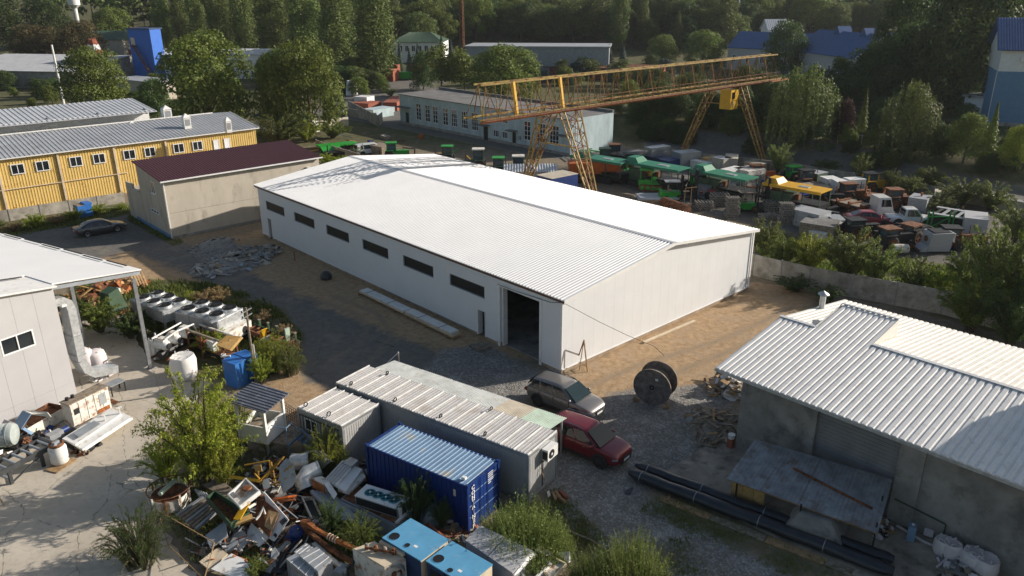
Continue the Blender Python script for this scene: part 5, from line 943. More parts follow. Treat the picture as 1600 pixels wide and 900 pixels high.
# cabinets, boxes and trailers of the scrapyard, given by the corners of their tops
cg = 'metal boxes and cabinets of the scrapyard'
for lab, tp, z, h, m, kw in [
    ('tall grey freight box before the far road', [(1018,232),(1048,228),(1060,222),(1032,226)], 2.5, 2.5, 'steel', {}), ('grey freight box behind the leaning crane leg', [(1064,240),(1096,237),(1100,231),(1068,234)], 2.2, 2.2, 'steel', {}),
    ('tan wooden crate with orange lid', [(1096,246),(1112,249),(1120,243),(1104,241)], 1.6, 1.6, 'osb', {}), ('tan open crate right of the orange lidded one', [(1106,250),(1124,252),(1130,246),(1112,245)], 1.5, 1.5, 'beige', {}), ('grey topped crate with tan sides', [(1111,245),(1131,249),(1137,243),(1118,241)], 1.9, 1.9, 'beige', {'topm': 'roof_grey'}), ('big tan crate near the grey fence', [(1133,247),(1153,248),(1160,242),(1146,240)], 1.9, 1.9, 'beige', {}), ('flat tan crate by the right crane leg', [(1163,252),(1184,257),(1188,251),(1170,248)], 1.0, 1.0, 'beige', {}),
    ('long white cabinet lying behind the green roof', [(1079,250),(1105,255),(1108,251),(1082,247)], 1.3, 1.3, 'white_paint', {}), ('white cooler box with louvres left of the pair', [(1126,264),(1142,267),(1150,259),(1133,256)], 2.0, 2.0, 'white_paint', {'louv': 1}), ('white cooler box with rusty end right of the pair', [(1146,262),(1170,268),(1172,259),(1156,254)], 2.0, 2.0, 'white_rusty', {'louv': 1}),
    ('blue grey box in front of the green roof', [(1084,285),(1101,291),(1112,285),(1096,281)], 1.5, 1.5, 'post_grey', {}), ('dark blue skip near the pale blue workshop', [(1005,243),(1035,249),(1043,244),(1014,238)], 1.3, 1.3, 'navy_box', {}), ('blue skip right of the other blue skip', [(1030,249),(1044,252),(1047,246),(1034,242)], 1.4, 1.4, 'blue_container', {}), ('dark flat box by the workshop end', [(950,240),(985,246),(990,240),(958,235)], 1.6, 1.6, 'black', {}), ('brown roofed hut by the workshop end', [(973,237),(997,240),(1000,234),(978,231)], 2.4, .3, 'felt', {}),
    ('white air handling box with fan opening, left', [(1281,275),(1293,280),(1306,275),(1294,271)], 1.8, 1.8, 'white_paint', {'louv': 1}), ('white air handling box with fan opening, front', [(1299,279),(1310,285),(1324,280),(1313,274)], 1.9, 1.9, 'white_paint', {'louv': 1}), ('white air handling box behind the other two', [(1318,277),(1328,281),(1340,275),(1328,270)], 2.0, 2.0, 'white_paint', {'louv': 1}), ('pale green roofed cab in front of the grey fence', [(1258,268),(1278,272),(1286,266),(1266,263)], 2.0, 2.0, 'green_dark', {'topm': 'roof_grey'}), ('brown flat box behind the yellow roof', [(1240,286),(1290,292),(1298,287),(1245,280)], 1.2, 1.2, 'wood_old', {}),
    ('long grey cabinet with rusty lids in the front row', [(1232,325),(1280,336),(1291,328),(1240,317)], 1.7, 1.7, 'post_grey', {'topm': 'roof_grey', 'doors': 3}), ('olive cabinet with two brown lids', [(1250,347),(1303,355),(1316,344),(1266,337)], 1.4, 1.4, 'wood_old', {'topm': 'felt'}), ('low white lid box before the olive cabinet', [(1264,361),(1288,366),(1299,358),(1276,353)], .8, .8, 'white_rusty', {}), ('grey box right of the olive cabinet', [(1312,350),(1332,350),(1335,342),(1300,335)], 1.2, 1.2, 'grey_scrap', {}),
    ('white freezer box behind the white pickup', [(1420,308),(1449,312),(1451,307),(1434,302)], 1.7, 1.7, 'grey_scrap', {'topm': 'roof_grey'}), ('tan block in front of the grey fence', [(1460,306),(1470,307),(1479,297),(1468,295)], 1.2, 1.2, 'beige', {}), ('big white box trailer end at right', [(1508,340),(1545,344),(1560,336),(1525,330)], 2.3, 2.3, 'grey_panel', {}), ('white lid box behind shrubs near the fence', [(1528,305),(1547,308),(1549,303),(1533,301)], 1.0, 1.0, 'white_rusty', {}), ('flat grey slab far right by the fence', [(1575,315),(1600,317),(1602,312),(1580,311)], .5, .5, 'grey_scrap', {}),
    ('beige box on the green flat trailer', [(574,226),(596,230),(600,223),(580,220)], 1.6, 1.6, 'wood_old', {}), ('white and tan cabinet left of the tractor row', [(717,258),(733,261),(735,256),(721,253)], 1.2, 1.2, 'grey_scrap', {}), ('rusty tank box under the ridge end', [(672,241),(690,245),(692,240),(676,236)], 1.0, 1.0, 'osb', {})]:
    cabinet('scrap_cabinet', lab, 'metal box', tp, z, h, m, cg, **kw)
# black flat trailer with white rails
A, B = G(1452,334,1.5), G(1518,345,1.5); t = T('flat_trailer', 'black frame trailer with white slotted top rails', 'trailer', (A.x,A.y,0), yaw2(A,B)); ln = (B-A).length
P(t, 'chassis', MB().bb(0,ln,0,3.2,.5,1.1), M['black'], local=True)
for y in (0, 3.0): P(t, 'top_rail', MB().bb(-.2,ln+.2,y,y+.5,1.5,1.6), M['grey_panel'], local=True); P(t, 'side_board', MB().bb(0,ln,y+.2,y+.3,1.101,1.499), M['black'], local=True)
for k in range(6): P(t, 'cross_bar', MB().bb(.3+k*ln/6,.6+k*ln/6,.5,3.0,1.51,1.58), M['grey_scrap' if k % 2 else 'black'], local=True)
for x in (1, ln-1): [wheel(t, x, 1.6+s*1.2, .45, .3, s, 'rust', 5) for s in (-1,1)]
# green steel frame
A = G(1446,362); B = G(1486,364); t = T('welded_rack', 'bright green welded steel frame beside the white pickup', 'frame', (A.x,A.y,0), yaw2(A,B)); ln = (B-A).length
for x in (0, .4, ln-.4, ln): P(t, 'upright', MB().bb(x-.06,x+.06,-.06,.06,0,2.2), M['green_bright'], local=True)
P(t, 'rail', MB().bar((0,0,.5),(ln,0,.5), .06), M['green_bright'], local=True); P(t, 'rail', MB().bar((0,0,1.6),(ln,0,1.7), .06), M['green_bright'], local=True); P(t, 'brace', MB().bar((.4,0,.5),(ln-.4,0,1.6), .06), M['green_bright'], local=True)
# tipping bin
A = G(1452,392); t = T('tipping_bin', 'white tapered steel bin with blue label panel and round port', 'bin', A, -.75)
P(t, 'hopper', MB().hexa([V(q) for q in ((-.6,-.7,.15),(1.5,-.7,.15),(1.5,.7,.15),(-.6,.7,.15),(-.4,-.9,1.9),(1.6,-.9,2.0),(1.6,.9,2.0),(-.4,.9,1.9))]), M['grey_panel'], local=True); P(t, 'opening', MB().bb(-.2,1.45,-.72,.72,1.9,2.02), M['black'], local=True); P(t, 'chute', MB().hexa([V(q) for q in ((-1.2,-.7,.1),(-.61,-.7,.1),(-.61,.7,.1),(-1.2,.7,.1),(-1.2,-.7,.3),(-.6,-.75,.7),(-.6,.75,.7),(-1.2,.7,.3))]), M['grey_panel'], local=True)
P(t, 'port', MB().lathe([(.28,0),(.28,.06),(.18,.07)], 12, Matrix.Translation((-.53,0,1.25)) @ Matrix.Rotation(-PI/2,4,'Y')), M['rust'], local=True); P(t, 'label_panel', MB().bb(1.62,1.66,-.6,.6,.3,1.1), M['tower_blue'], local=True)
for k in range(5): P(t, 'rib', MB().bb(1.62,1.72,-.8+k*.4-.05,-.8+k*.4+.05,1.1,1.95), M['white_paint'], local=True)
# rusty chassis frames, loose axle, barrel, pipe, sheets, t-post
for lab, a, b in (('rusty truck chassis with raised stakes behind the white cab', (1345,318), (1440,330)), ('dark flat chassis left of the red car wreck', (1285,322), (1345,338))):
    A, B = G(*a), G(*b); t = T('truck_chassis', lab, 'chassis', A, yaw2(A,B), 'old chassis frames'); ln = (B-A).length
    for y in (0, 1.1, 2.2): P(t, 'beam', MB().bb(0,ln,y-.1,y+.1,.6,.9), M['rust'], local=True)
    P(t, 'deck', MB().bb(.3,ln-.2,.0,2.2,.905,.96), M['rust' if 'raised' in lab else 'wood_old'], local=True)
    for k in range(4):
        P(t, 'stake', MB().bb(ln*k/3.3+.2,ln*k/3.3+.4,-.1,.1,.96,2.1 if 'raised' in lab else 1.3), M['rust_orange'], local=True); P(t, 'cross_member', MB().bb(ln*k/3.3+.2,ln*k/3.3+.5,.1,2.2,.96,1.3 if 'raised' in lab else 1.1), M['rust'], local=True)
    for x in (1, ln-1): [wheel(t, x, 1.1+s*1.1, .45, .3, s, 'rust', 5) for s in (-1,1)]
A = G(1398,366); B = G(1448,372); t = T('loose_axle', 'loose greasy axle with two big wheels before the white pickup', 'axle', (A.x,A.y,0), yaw2(A,B)); ln = (B-A).length
wheel(t, .1, 0, .6, .35, 1, 'rust', 6); wheel(t, ln, .2, .6, .35, 1, 'rim_bright', 6); P(t, 'shaft', MB().bar((0,.1,.6),(ln,.2,.6), .12, 8), M['black'], local=True); P(t, 'gearbox', MB().box((ln*.5,.2,.6), (.8,.7,.7)), M['black'], local=True)
A = G(1405,396); one('barrel', 'white barrel lying on its side among the shrubs', 'barrel', MB().lathe([(.42,-.7),(.45,-.65),(.45,.65),(.42,.7)], 16, Matrix.Translation(A+V((0,0,.46))) @ Matrix.Rotation(-.8,4,'Z') @ Matrix.Rotation(PI/2,4,'Y')), M['white_rusty'], A)
A = G(1036,322); B = G(1074,336); one('rusty_pipe', 'thick rusty pipe lying behind the warehouse roof edge', 'pipe', MB().tube([A+V((0,0,.55)), B+V((0,0,.55))], .55, 14), M['rust'], A)
A = G(1025,312); t = T('sheet_stack', 'white corrugated sheets lying on the ground behind the warehouse', 'sheet stack', A, -.75)
for k in range(3): P(t, 'sheet', MB().ribbed((-2.3+k*.2,-1.4,.3+k*.06),(2.3+k*.1,-1.4,.3+k*.06),(2.3,1.4,.34+k*.06),(-2.3,1.4,.34+k*.06), 18, .03, 'sine', .02), M['roof_light'], local=True)
P(t, 'pallet', MB().bb(-2.2,2.2,-1.2,1.2,0,.26), M['wood_old'], local=True)
A = G(1078,332); t = T('timber_post', 'weathered wooden post with a cross arm behind the roof edge', 'post', A, -.8); P(t, 'post', MB().bar((0,0,0),(0,0,2.9), .06), M['wood'], local=True); P(t, 'arm', MB().bar((-.7,0,2.75),(.6,0,2.9), .05), M['wood'], local=True); P(t, 'side_post', MB().bar((-.7,0,0.9),(-.7,0,2.75), .05), M['wood'], local=True)
# stacks of cast racks
M['cast'] = mk('cast', (.30,.275,.24), .7, .1, var=.35, scale=5)
def rack(label, loc, rz, lx, ly, n, grp='stacks of grey cast racks in the scrapyard'):
    t = T('rack_stack', label, 'rack stack', loc, rz, grp)
    for k in range(n):
        z = k*.26; dx, dy = rnd.uniform(-.08,.08), rnd.uniform(-.08,.08); mb = MB()
        for y in (-ly/2, 0, ly/2): mb.bb(-lx/2+dx,lx/2+dx,y+dy-.04,y+dy+.04,z,z+.1)
        for q in range(6): x = -lx/2+lx*q/5; mb.bb(x+dx-.04,x+dx+.04,-ly/2+dy,ly/2+dy,z+.1,z+.23)
        P(t, 'rack', mb, M['cast'], local=True)
    return t
rack('low stack of cast racks behind the warehouse eave', G(1100,328), -.7, 1.8, 1.4, 4); rack('tall stack of cast racks left of the khaki forklift', G(1143,340), -.7, 1.2, 1.1, 9); rack('tall stack of cast racks left of the grey cabinets', G(1226,350), -.7, 1.2, 1.1, 9); rack('low stack of cast racks by the tall shrub', G(1205,330), -.7, 1.6, 1.3, 5); rack('scattered cast racks at the warehouse corner shrub', G(1200,345), -.5, 1.6, 1.3, 3)
rack('cast rack heap by the tall dark masts', G(1122,322), -.7, 1.8, 1.4, 6)
# dark masts
for lab, a in (('pair of dark lift masts right of the forklift', (1086,312)), ('pair of dark slanted lift masts beside the yellow roof', (1196,326))):
    A = G(*a); t = T('lift_mast', lab, 'lift mast', A, -.8, 'lift masts'); 
    for y in (-.5,.5): P(t, 'rail', MB().bb(-.12,.12,y-.08,y+.08,.0,3.6), M['black'], local=True)
    for z in (.4,1.5,2.6,3.5): P(t, 'tie', MB().bb(-.1,.1,-.42,.42,z,z+.14), M['black'], local=True)
# left group behind the ridge
A, B = G(497,228,1.2), G(556,222,1.2); t = T('green_flatbed', 'bright green flat deck machine behind the maroon roof', 'machine', (A.x,A.y,0), yaw2(A,B)); ln = (B-A).length
P(t, 'deck', MB().bb(0,ln,-1.2,1.3,1.05,1.25), M['green_bright'], local=True); P(t, 'ramp', MB().hexa([V(q) for q in ((0,-3.2,.2),(ln*.4,-3.0,.2),(ln*.5,-1.21,1.05),(0,-1.21,1.05),(0,-3.2,.3),(ln*.4,-3.0,.3),(ln*.5,-1.21,1.2),(0,-1.21,1.2))]), M['green_bright'], local=True); P(t, 'chassis', MB().bb(.3,ln-.3,-.8,.8,.5,1.04), M['black'], local=True)
for x in (1, ln-1): [wheel(t, x, s*.9, .45, .3, s, 'rust', 5) for s in (-1,1)]
car('wrecked_van', 'white van wreck among the machines behind the ridge', G(578,242), -.2, 'car_white', SUV, ((-2.3,1.03),(-2.1,1.75),(.9,1.78),(1.6,1.05),.85,.72), 2.9, rails=False, chr_=False)
A = G(603,262); one('boat_cover', 'pale blue upturned boat shaped cover by the ridge', 'cover', MB().lathe([(.05,-2.4),(.5,-1.8),(.75,-.5),(.75,.8),(.6,2.2)], 12, Matrix.Translation(A+V((0,0,.9))) @ Matrix.Rotation(-.1,4,'Z') @ Matrix.Rotation(PI/2,4,'Y') @ Matrix.Diagonal((.6,1.2,1,1))), M['blue_roof_cont'], A)
A = G(640,262); t = T('orange_loader', 'orange loader with black arm behind the ridge', 'loader', A, -.3); P(t, 'body', MB().bb(-1.2,1.2,-.8,.8,.4,1.5), M['osb'], local=True); P(t, 'arm', MB().tube([(.8,0,1.5),(.9,0,2.6),(-.8,0,2.9)], .12, 4), M['black'], local=True); P(t, 'engine', MB().bb(-2.6,-1.25,-.6,.6,.4,1.3), M['rust'], local=True); [wheel(t, x, s*.8, .5, .35, s, 'rust', 5) for x in (-.8,.8) for s in (-1,1)]
for lab, a in (('dark frame trailer left of the white van wreck', (540,244)), ('dark flat trailer nearer the concrete fence', (565,256))):
    A = G(*a); t = T('frame_trailer', lab, 'trailer', A, -.5, 'dark trailers behind the ridge'); P(t, 'frame', MB().bb(-3,3,-1,1,.5,.8), M['black'], local=True)
    for x in (-2.6,0,2.6): P(t, 'stake', MB().bb(x-.08,x+.08,-1,-.85,.8,1.9), M['black'], local=True)
    [wheel(t, x, s*.9, .4, .25, s, 'rust', 5) for x in (-2,2) for s in (-1,1)]
# scrap vehicles left of the workshop
for lab, top, z, h, m in (('white minibus shell beside the workshop fence', [(553,151),(573,152),(572,149),(556,148)], 2.2, 2.2, 'white_paint'), ('red flat scrap body beside the workshop fence', [(548,160),(575,162),(580,156),(552,155)], 1.4, 1.4, 'brick_red'), ('pale blue cab shell by the slab wall', [(566,170),(583,172),(586,165),(570,162)], 1.7, 1.7, 'pale_blue_wall'), ('rusty brown scrap stack by the workshop corner', [(598,160),(620,160),(618,151),(600,150)], 1.8, 1.8, 'brick_red'), ('grey scrap stack before the brown one', [(590,170),(612,170),(614,163),(594,162)], 1.0, 1.0, 'grey_scrap')):
    cabinet('scrap_bundle', lab, 'scrap', top, z, h, m, 'scrap bodies left of the workshop', 2)
# loose scrap scattered between the machines
for k in range(300):
    x, y = rnd.choice([(1060,320),(1110,300),(1180,300),(1210,290),(1250,315),(1310,320),(1340,300),(1300,350),(1390,380),(1420,380),(1480,380),(1380,320),(1460,330),(1270,280),(1210,310),(940,250),(990,270),(1050,250),(1070,256),(1180,270),(560,235),(600,245),(530,235),(1500,360),(700,260)])
    p = G(x+rnd.gauss(0,26), y+rnd.gauss(0,9)); mb = MB(); q = rnd.random(); ln = rnd.uniform(.6,3.4)
    if q < .4: sh = 'bar'; mb.box((0,0,rnd.uniform(.15,.5)), (ln,rnd.uniform(.06,.2),rnd.uniform(.05,.2)), 0, (rnd.uniform(-.3,.3), rnd.uniform(-.25,.25)))
    elif q < .7: sh = 'box'; mb.box((0,0,.3), (rnd.uniform(.4,1.6),rnd.uniform(.3,1.2),rnd.uniform(.3,1.1)), 0, (rnd.uniform(-.25,.25), rnd.uniform(-.25,.25)))
    elif q < .85: sh = 'tube'; mb.tube([(-ln/2,0,.2),(ln/2,0,rnd.uniform(.2,.6))], rnd.uniform(.04,.16), 8)
    else: sh = 'tyre'; mb.lathe([(.3,-.12),(.45,-.12),(.48,0),(.45,.12),(.3,.12)], 12, Matrix.Translation((0,0,.15)), True)
    m, ad = rnd.choice([('rust','rusty brown'),('rust','rusty brown'),('black','black'),('black','black'),('green_bright','bright green'),('brick_red','dull red'),('blue_container','blue'),('yellow_paint','yellow'),('grey_scrap','grey'),('white_rusty','dirty white'),('rust_orange','orange rusted'),('cast','pale grey'),('green_dark','dark green'),('steel','bare steel')])
    if sh == 'tyre': m, ad = 'rubber', 'black rubber'
    o = one('scrap_' + sh, f'{ad} {sh} lying loose among the yard machines', 'scrap', mb, M[m], p, rnd.uniform(0,6.28), f'loose {ad} {sh}s between the yard machines', local=True)
# ================================================================== NEAR YARD OBJECTS
def tq(pts):                                # world corners from (px, py, level)
    return [G(*p) for p in pts]
def plate(name, label, cat, pts, t_, m, group=None):
    q = tq(pts); n = (q[1]-q[0]).cross(q[-1]-q[0])
    if n.z < 0: q.reverse()
    return one(name, label, cat, MB().slab(q, t_), M[m], V((q[0].x, q[0].y, min(p.z for p in q))), 0, group)
def blk(parent, name, top, z, h, m):          # block under a top outline given at level z
    q = [G(*p, z) for p in top]; return P(parent, name, MB().add([p-V((0,0,h)) for p in q]+q, [(3,2,1,0),(4,5,6,7),(0,1,5,4),(1,2,6,5),(2,3,7,6),(3,0,4,7)]), M[m])
# ---- blue shipping container
A, B, D = G(573,694,2.6), G(731,759,2.6), G(622,663,2.6); rz = yaw2(A,B); lx, ly, hz = 6.1, 2.38, 2.6
t = T('shipping_container', 'blue shipping container with white vertical lettering on its doors', 'container', (A.x,A.y,0), rz)
def lp(n, mb, m, sm=False, k=None): return P(t, n, mb, M[m], sm, None, k, local=True)
for y, s in ((0,-1),(ly,1)):
    a, b, c, d = ((.08,y,.15),(lx-.08,y,.15),(lx-.08,y,hz-.1),(.08,y,hz-.1)); q = (a,b,c,d) if s < 0 else (b,a,d,c)
    lp('side_wall', MB().ribbed(*q, 22, .04, 'trap', .03), 'blue_container')
lp('end_wall', MB().ribbed((0,ly-.08,.15),(0,.08,.15),(0,.08,hz-.1),(0,ly-.08,hz-.1), 9, .04, 'trap', .03), 'blue_container')
lp('roof', MB().ribbed((.1,.0,hz-.06),(lx-.1,.0,hz-.06),(lx-.1,ly,hz-.06),(.1,ly,hz-.06), 24, .028, 'trap', .03), 'blue_roof_cont')
for x in (0, lx):
    for y in (0, ly): lp('corner_post', MB().bb(x-.06,x+.06,y-.06,y+.06,.05,hz-.02), 'blue_container')
    for y in (-.07, ly-.05):
        for z in (0, hz-.1): lp('corner_casting', MB().bb(x-.08,x+.09,y,y+.12,z,z+.12), 'blue_container')
for y in (0, ly): lp('bottom_rail', MB().bb(.065,lx-.065,y-.05,y+.05,.03,.15), 'blue_container'); lp('top_rail', MB().bb(.1,lx-.1,y-.04,y+.04,hz-.11,hz-.045), 'blue_container')
for x in (0, lx): lp('end_rail', MB().bb(x-.05,x+.05,.061,ly-.061,.03,.14), 'blue_container'); lp('end_rail', MB().bb(x-.05,x+.05,.061,ly-.061,hz-.11,hz-.03), 'blue_container')
for k in range(2):
    y0, y1 = .07+k*(ly/2-.06), .07+(k+1)*(ly/2-.07); dr = lp('door', MB().bb(lx-.02,lx+.02,y0+.005,y1,.16,hz-.13), 'blue_container')
    for z in (.75, 1.35, 1.95): P(dr, 'door_groove', MB().bb(lx+.021,lx+.032,y0+.03,y1-.03,z,z+.035), M['blue_roof_cont'], local=True)
    for yy in (y0+.28, y1-.28): P(dr, 'lock_bar', MB().bar((lx+.06,yy if k else yy,.1),(lx+.06,yy,hz-.06), .018, 6), M['blue_container'], local=True)
    for z in (.5,1.2,2.0): P(dr, 'hinge', MB().bb(lx+.022,lx+.05,(y0 if k == 0 else y1)-.05,(y0 if k == 0 else y1)+.05,z,z+.1), M['blue_container'], local=True)
def text(parent, name, body, mat_, loc, rot, size, align='CENTER', spacing=1.0, line=.8):
    cu = bpy.data.curves.new('lettering', 'FONT'); cu.body = body; cu.size = size; cu.align_x = align; cu.extrude = .004; cu.offset = .012; cu.space_line = line; cu.resolution_u = 3
    o = bpy.data.objects.new('lettering', cu); C.objects.link(o); bpy.context.view_layer.update(); me = bpy.data.meshes.new_from_object(o.evaluated_get(bpy.context.evaluated_depsgraph_get())); bpy.data.objects.remove(o)
    me.materials.append(mat_); q = link(parent, name, me); q.location = loc; q.rotation_euler = rot; return q
text(t, 'lettering', '\n'.join('CONTAINER'), M['plate'], (lx+.06, .36, hz-.40), (PI/2,0,PI/2), .30, line=.86)
for k, (w_, z) in enumerate([(.5,2.3),(.62,2.2),(.45,2.1),(.6,1.98),(.5,1.88),(.3,1.78)]): lp('stencil_line', MB().bb(lx+.021,lx+.026,1.5,1.5+w_,z,z+.035), 'plate')
lp('side_tag', MB().bb(lx-.75,lx-.62,-.056,-.045,1.8,2.15), 'cream_trim'); lp('lamp', MB().bb(lx-.5,lx-.3,.25,.4,hz,hz+.12), 'white_paint')
# ---- guard booth
bc = V((-18.15,4.5,0)); rz = .51; t = T('guard_booth', 'white timber guard booth on stilts with ribbed dark roof', 'booth', bc, rz); h = .82; fz = 1.15
for x in (-1,1):
    for y in (-1,1): lp('stilt', MB().bb(x*h*.95-.06,x*h*.95+.06,y*h*.95-.06,y*h*.95+.06,0,fz-.1), 'steel'); lp('post', MB().bb(x*h-.07,x*h+.07,y*h-.07,y*h+.07,fz,3.18+.22*(y>0)), 'white_paint')
lp('floor', MB().bb(-h,h,-h,h,fz-.1,fz), 'wood_old')
for n_, b in (('half_wall',(-h+.075,h-.075,-h-.03,-h+.03)), ('half_wall',(-h+.075,h-.075,h-.03,h+.03)), ('half_wall',(-h-.03,-h+.03,-h+.075,h-.075)), ('half_wall',(h-.03,h+.03,-h+.075,h-.075))): lp(n_, MB().bb(*b,fz+.0,fz+.98), 'white_paint')
lp('window_ledge', MB().bb(-h-.05,h+.05,-h-.05,-h+.07,fz+.985,fz+1.02), 'white_paint'); lp('table', MB().bb(-.5,.3,-.2,.5,fz+.7,fz+.76), 'wood_old')
M['booth_roof'] = mk('booth_roof', (.13,.14,.17), .4, .2, var=.15, dirt=(.3,.3,.32), damt=.1)
lp('roof', MB().ribbed((-h-.25,-h-.3,3.2),(h+.3,-h-.3,3.2),(h+.3,h+.3,3.5),(-h-.25,h+.3,3.5), 9, .05, 'tile', .05), 'booth_roof')
lp('mid_post', MB().bb(-.05,.05,-h-.06,-h+.06,fz+1.02,3.2), 'white_paint') if 0 else None
lp('platform', MB().bb(-.5,h+.3,-h-1.0,-h-.05,fz-.12,fz-.04), 'wood_old'); lp('platform_edge', MB().bb(-.5,h+.3,-h-1.05,-h-1.005,fz-.16,fz-.02), 'blue_roof_cont')
for x, y in ((-.48,-h-1.0),(h+.28,-h-1.0)): lp('rail_post', MB().bar((x,y,0),(x,y,fz+.95), .025), 'blue_roof_cont')
lp('rail', MB().tube([(-.48,-h-.1,fz+.95),(-.48,-h-1.0,fz+.95)], .025, 5).tube([(-.48,-h-1.0,fz+.95),(.3,-h-1.0,fz+.95)], .025, 5), 'blue_roof_cont')
st0, st1 = V((.62,-h-1.0,fz-.1)), V((.75,-3.4,.05))
for s in (-.35,.35):
    o_ = V((s,0,0)); lp('stringer', MB().tube([st0+o_, st1+o_], .045, 4), 'blue_roof_cont'); lp('stair_rail', MB().tube([st0+o_+V((0,.3,.95)), st1+o_+V((0,0,.85))], .028, 5), 'blue_roof_cont'); lp('stair_post', MB().bar(st1+o_, st1+o_+V((0,0,.85)), .025), 'blue_roof_cont'); lp('stair_post', MB().bar(st0+o_, st0+o_+V((0,0,.95)), .025), 'blue_roof_cont')
for k in range(6): p = st0.lerp(st1, (k+.5)/6); lp('step', MB().box(p, (.7,.22,.03)), 'blue_roof_cont')
A, B = G(443,665), G(480,690); t = T('lattice_fence', 'dark wire lattice fence panel between booth and short cabin', 'fence panel', A, yaw2(A,B)); ln = (B-A).length
for k in range(12): P(t, 'wire', MB().bar((ln*k/11,0,.05),(ln*k/11,0,1.7), .014), M['rust'], local=True)
for k in range(10): P(t, 'wire', MB().bar((0,0.02,.05+k*.18),(ln,0.02,.05+k*.18), .014), M['rust'], local=True)
# ---- cable reel
a = G(1021,632); t = T('cable_reel', 'big dark wooden cable reel standing on the gravel', 'cable reel', (1.7,-6.2,0), -1.25); rr = 1.16
for s, x in (('near',-.62),('far',.62)):
    mx = Matrix.Translation((0,x,rr)) @ Matrix.Rotation(PI/2,4,'X')
    fl = P(t, 'flange', MB().lathe([(.2,-.015),(rr-.03,-.015),(rr-.03,.015),(.2,.015)], 40, mx, True), M['reel_wood'], local=True)
    n = 15
    for k in range(n):                                 # boards
        u0, u1 = -rr+2*rr*k/n+.006, -rr+2*rr*(k+1)/n-.006; e = max(abs(u0),abs(u1)); w0, w1 = math.sqrt(max(0,rr*rr-u0*u0)), math.sqrt(max(0,rr*rr-u1*u1)); yy = x+(-.055 if x < 0 else .02)
        P(fl, 'board', MB().add([(sx*w_,y,rr+u) for y in (yy, yy+.035) for sx, w_, u in ((-1,w0,u0),(1,w0,u0),(1,w1,u1),(-1,w1,u1))], [(0,1,2,3),(7,6,5,4),(0,4,5,1),(1,5,6,2),(2,6,7,3),(3,7,4,0)]), M['reel_wood'], local=True)
    P(t, 'rim', MB().lathe([(rr-.05,-.04),(rr,-.04),(rr,.04),(rr-.05,.04)], 40, mx, True), M['wood_old'], local=True)
    P(t, 'hub_plate', MB().lathe([(.16,-.09),(.16,.09),(.07,.09),(.07,-.09)], 14, mx, True), M['dark'], local=True)
P(t, 'drum', MB().lathe([(.72,-.58),(.72,.58)], 28, Matrix.Translation((0,0,rr)) @ Matrix.Rotation(PI/2,4,'X')), M['wood_old'], 40, local=True)
P(t, 'paper_label', MB().bb(.18,.36,-.70,-.685,rr+.5,rr+.64), M['plate'], local=True)
for s in (-1,1): P(t, 'wedge', MB().hexa([V(q) for q in ((s*.75,-.8,.0),(s*1.1,-.8,.0),(s*1.1,-.5,.0),(s*.75,-.5,.0),(s*.76,-.8,.05),(s*1.09,-.8,.22),(s*1.09,-.5,.22),(s*.76,-.5,.05))]), M['wood'], local=True)
t = T('cable', 'thin dark cable running from warehouse eave to the ground', 'cable', (0,0,5.2)); P(t, 'wire', MB().tube([(0,-.1,5.0), (2.2,-1.2,3.4), (4.0,-2.0,2.2), (6.2,-2.6,.9), (7.0,-2.9,.05)], .018, 4).tube([(0,-.1,5.0),(-.1,1,4.75),(-.1,4,4.62),(-.1,6,4.6)], .018, 4), M['black'])
# ---- along the white warehouse
t = T('panel_bundle', 'long bundle of white sandwich panels lying along the warehouse wall', 'panel bundle', (-1.3,14,0)); 
a, b, c, d = G(575,452,.5), G(715,515,.5), G(703,506,.5), G(590,450,.5)
for k in range(4):
    z = .12+.09*k; P(t, 'panel', MB().bb(-1.85+.03*k,-1.1+.02*k,8.9+.1*k,14.8,z,z+.08), M['white_paint' if k > 2 else 'wood' if k < 1 else 'cream_trim']); P(t, 'panel', MB().bb(-1.8-.03*k,-1.05-.02*k,14.9,21.4-.15*k,z,z+.08), M['white_paint' if k > 2 else 'wood' if k < 1 else 'cream_trim'])
for y in (9.5,12,14.4,16,18.5,21): P(t, 'bearer', MB().bb(-1.98,-.95,y,y+.12,.0,.115), M['wood'])
for y in (10.5,13,17,20): P(t, 'strap', MB().bb(-1.92,-1.0,y,y+.04,.475,.49), M['black'])
t = one('white_timber', 'long white timber strip lying along the gable wall', 'strip', MB().hexa([V(q) for q in ((7.6,-.75,.02),(13.4,-.95,.02),(13.4,-.75,.02),(7.6,-.55,.02),(7.6,-.75,.12),(13.4,-.95,.12),(13.4,-.75,.12),(7.6,-.55,.12))]), M['cream_trim'], (7.6,-.7,0))
A = G(901,570); t = T('timber_trestle', 'tall narrow timber trestle leaning by the gable corner', 'trestle', A)
a1, b1, tp_ = G(900,569), G(918,581), G(911,578)+V((0,0,2.15)); P(t, 'leg', MB().bar(a1, tp_, .035), M['rust']); P(t, 'leg', MB().bar(b1, tp_, .045), M['wood']); P(t, 'rung', MB().bar(a1.lerp(tp_,.15), b1.lerp(tp_,.15), .025), M['wood']); P(t, 'stay', MB().bar(tp_, G(905,579), .03), M['wood'])
t = T('wooden_pallet', 'old wooden pallet on gravel before the small door', 'pallet', G(751,543), 1.45)
for k in range(7): P(t, 'slat', MB().bb(-.6,.6,-.5+k*.16,-.39+k*.16,.12,.145), M['wood_old'], local=True)
for x in (-.5,0,.5): P(t, 'bearer', MB().bb(x-.05,x+.05,-.5,.57,.0,.118), M['wood_old'], local=True)
mb = MB(); mb.lathe([(.35,0),(.52,.15),(.48,.45),(.25,.7),(.05,.74)], 12); one('rubbish_bag', 'black rubbish bag lying on bare earth beside the warehouse', 'bag', mb, M['tarp'], G(510,436), .4, sm=True, local=True)
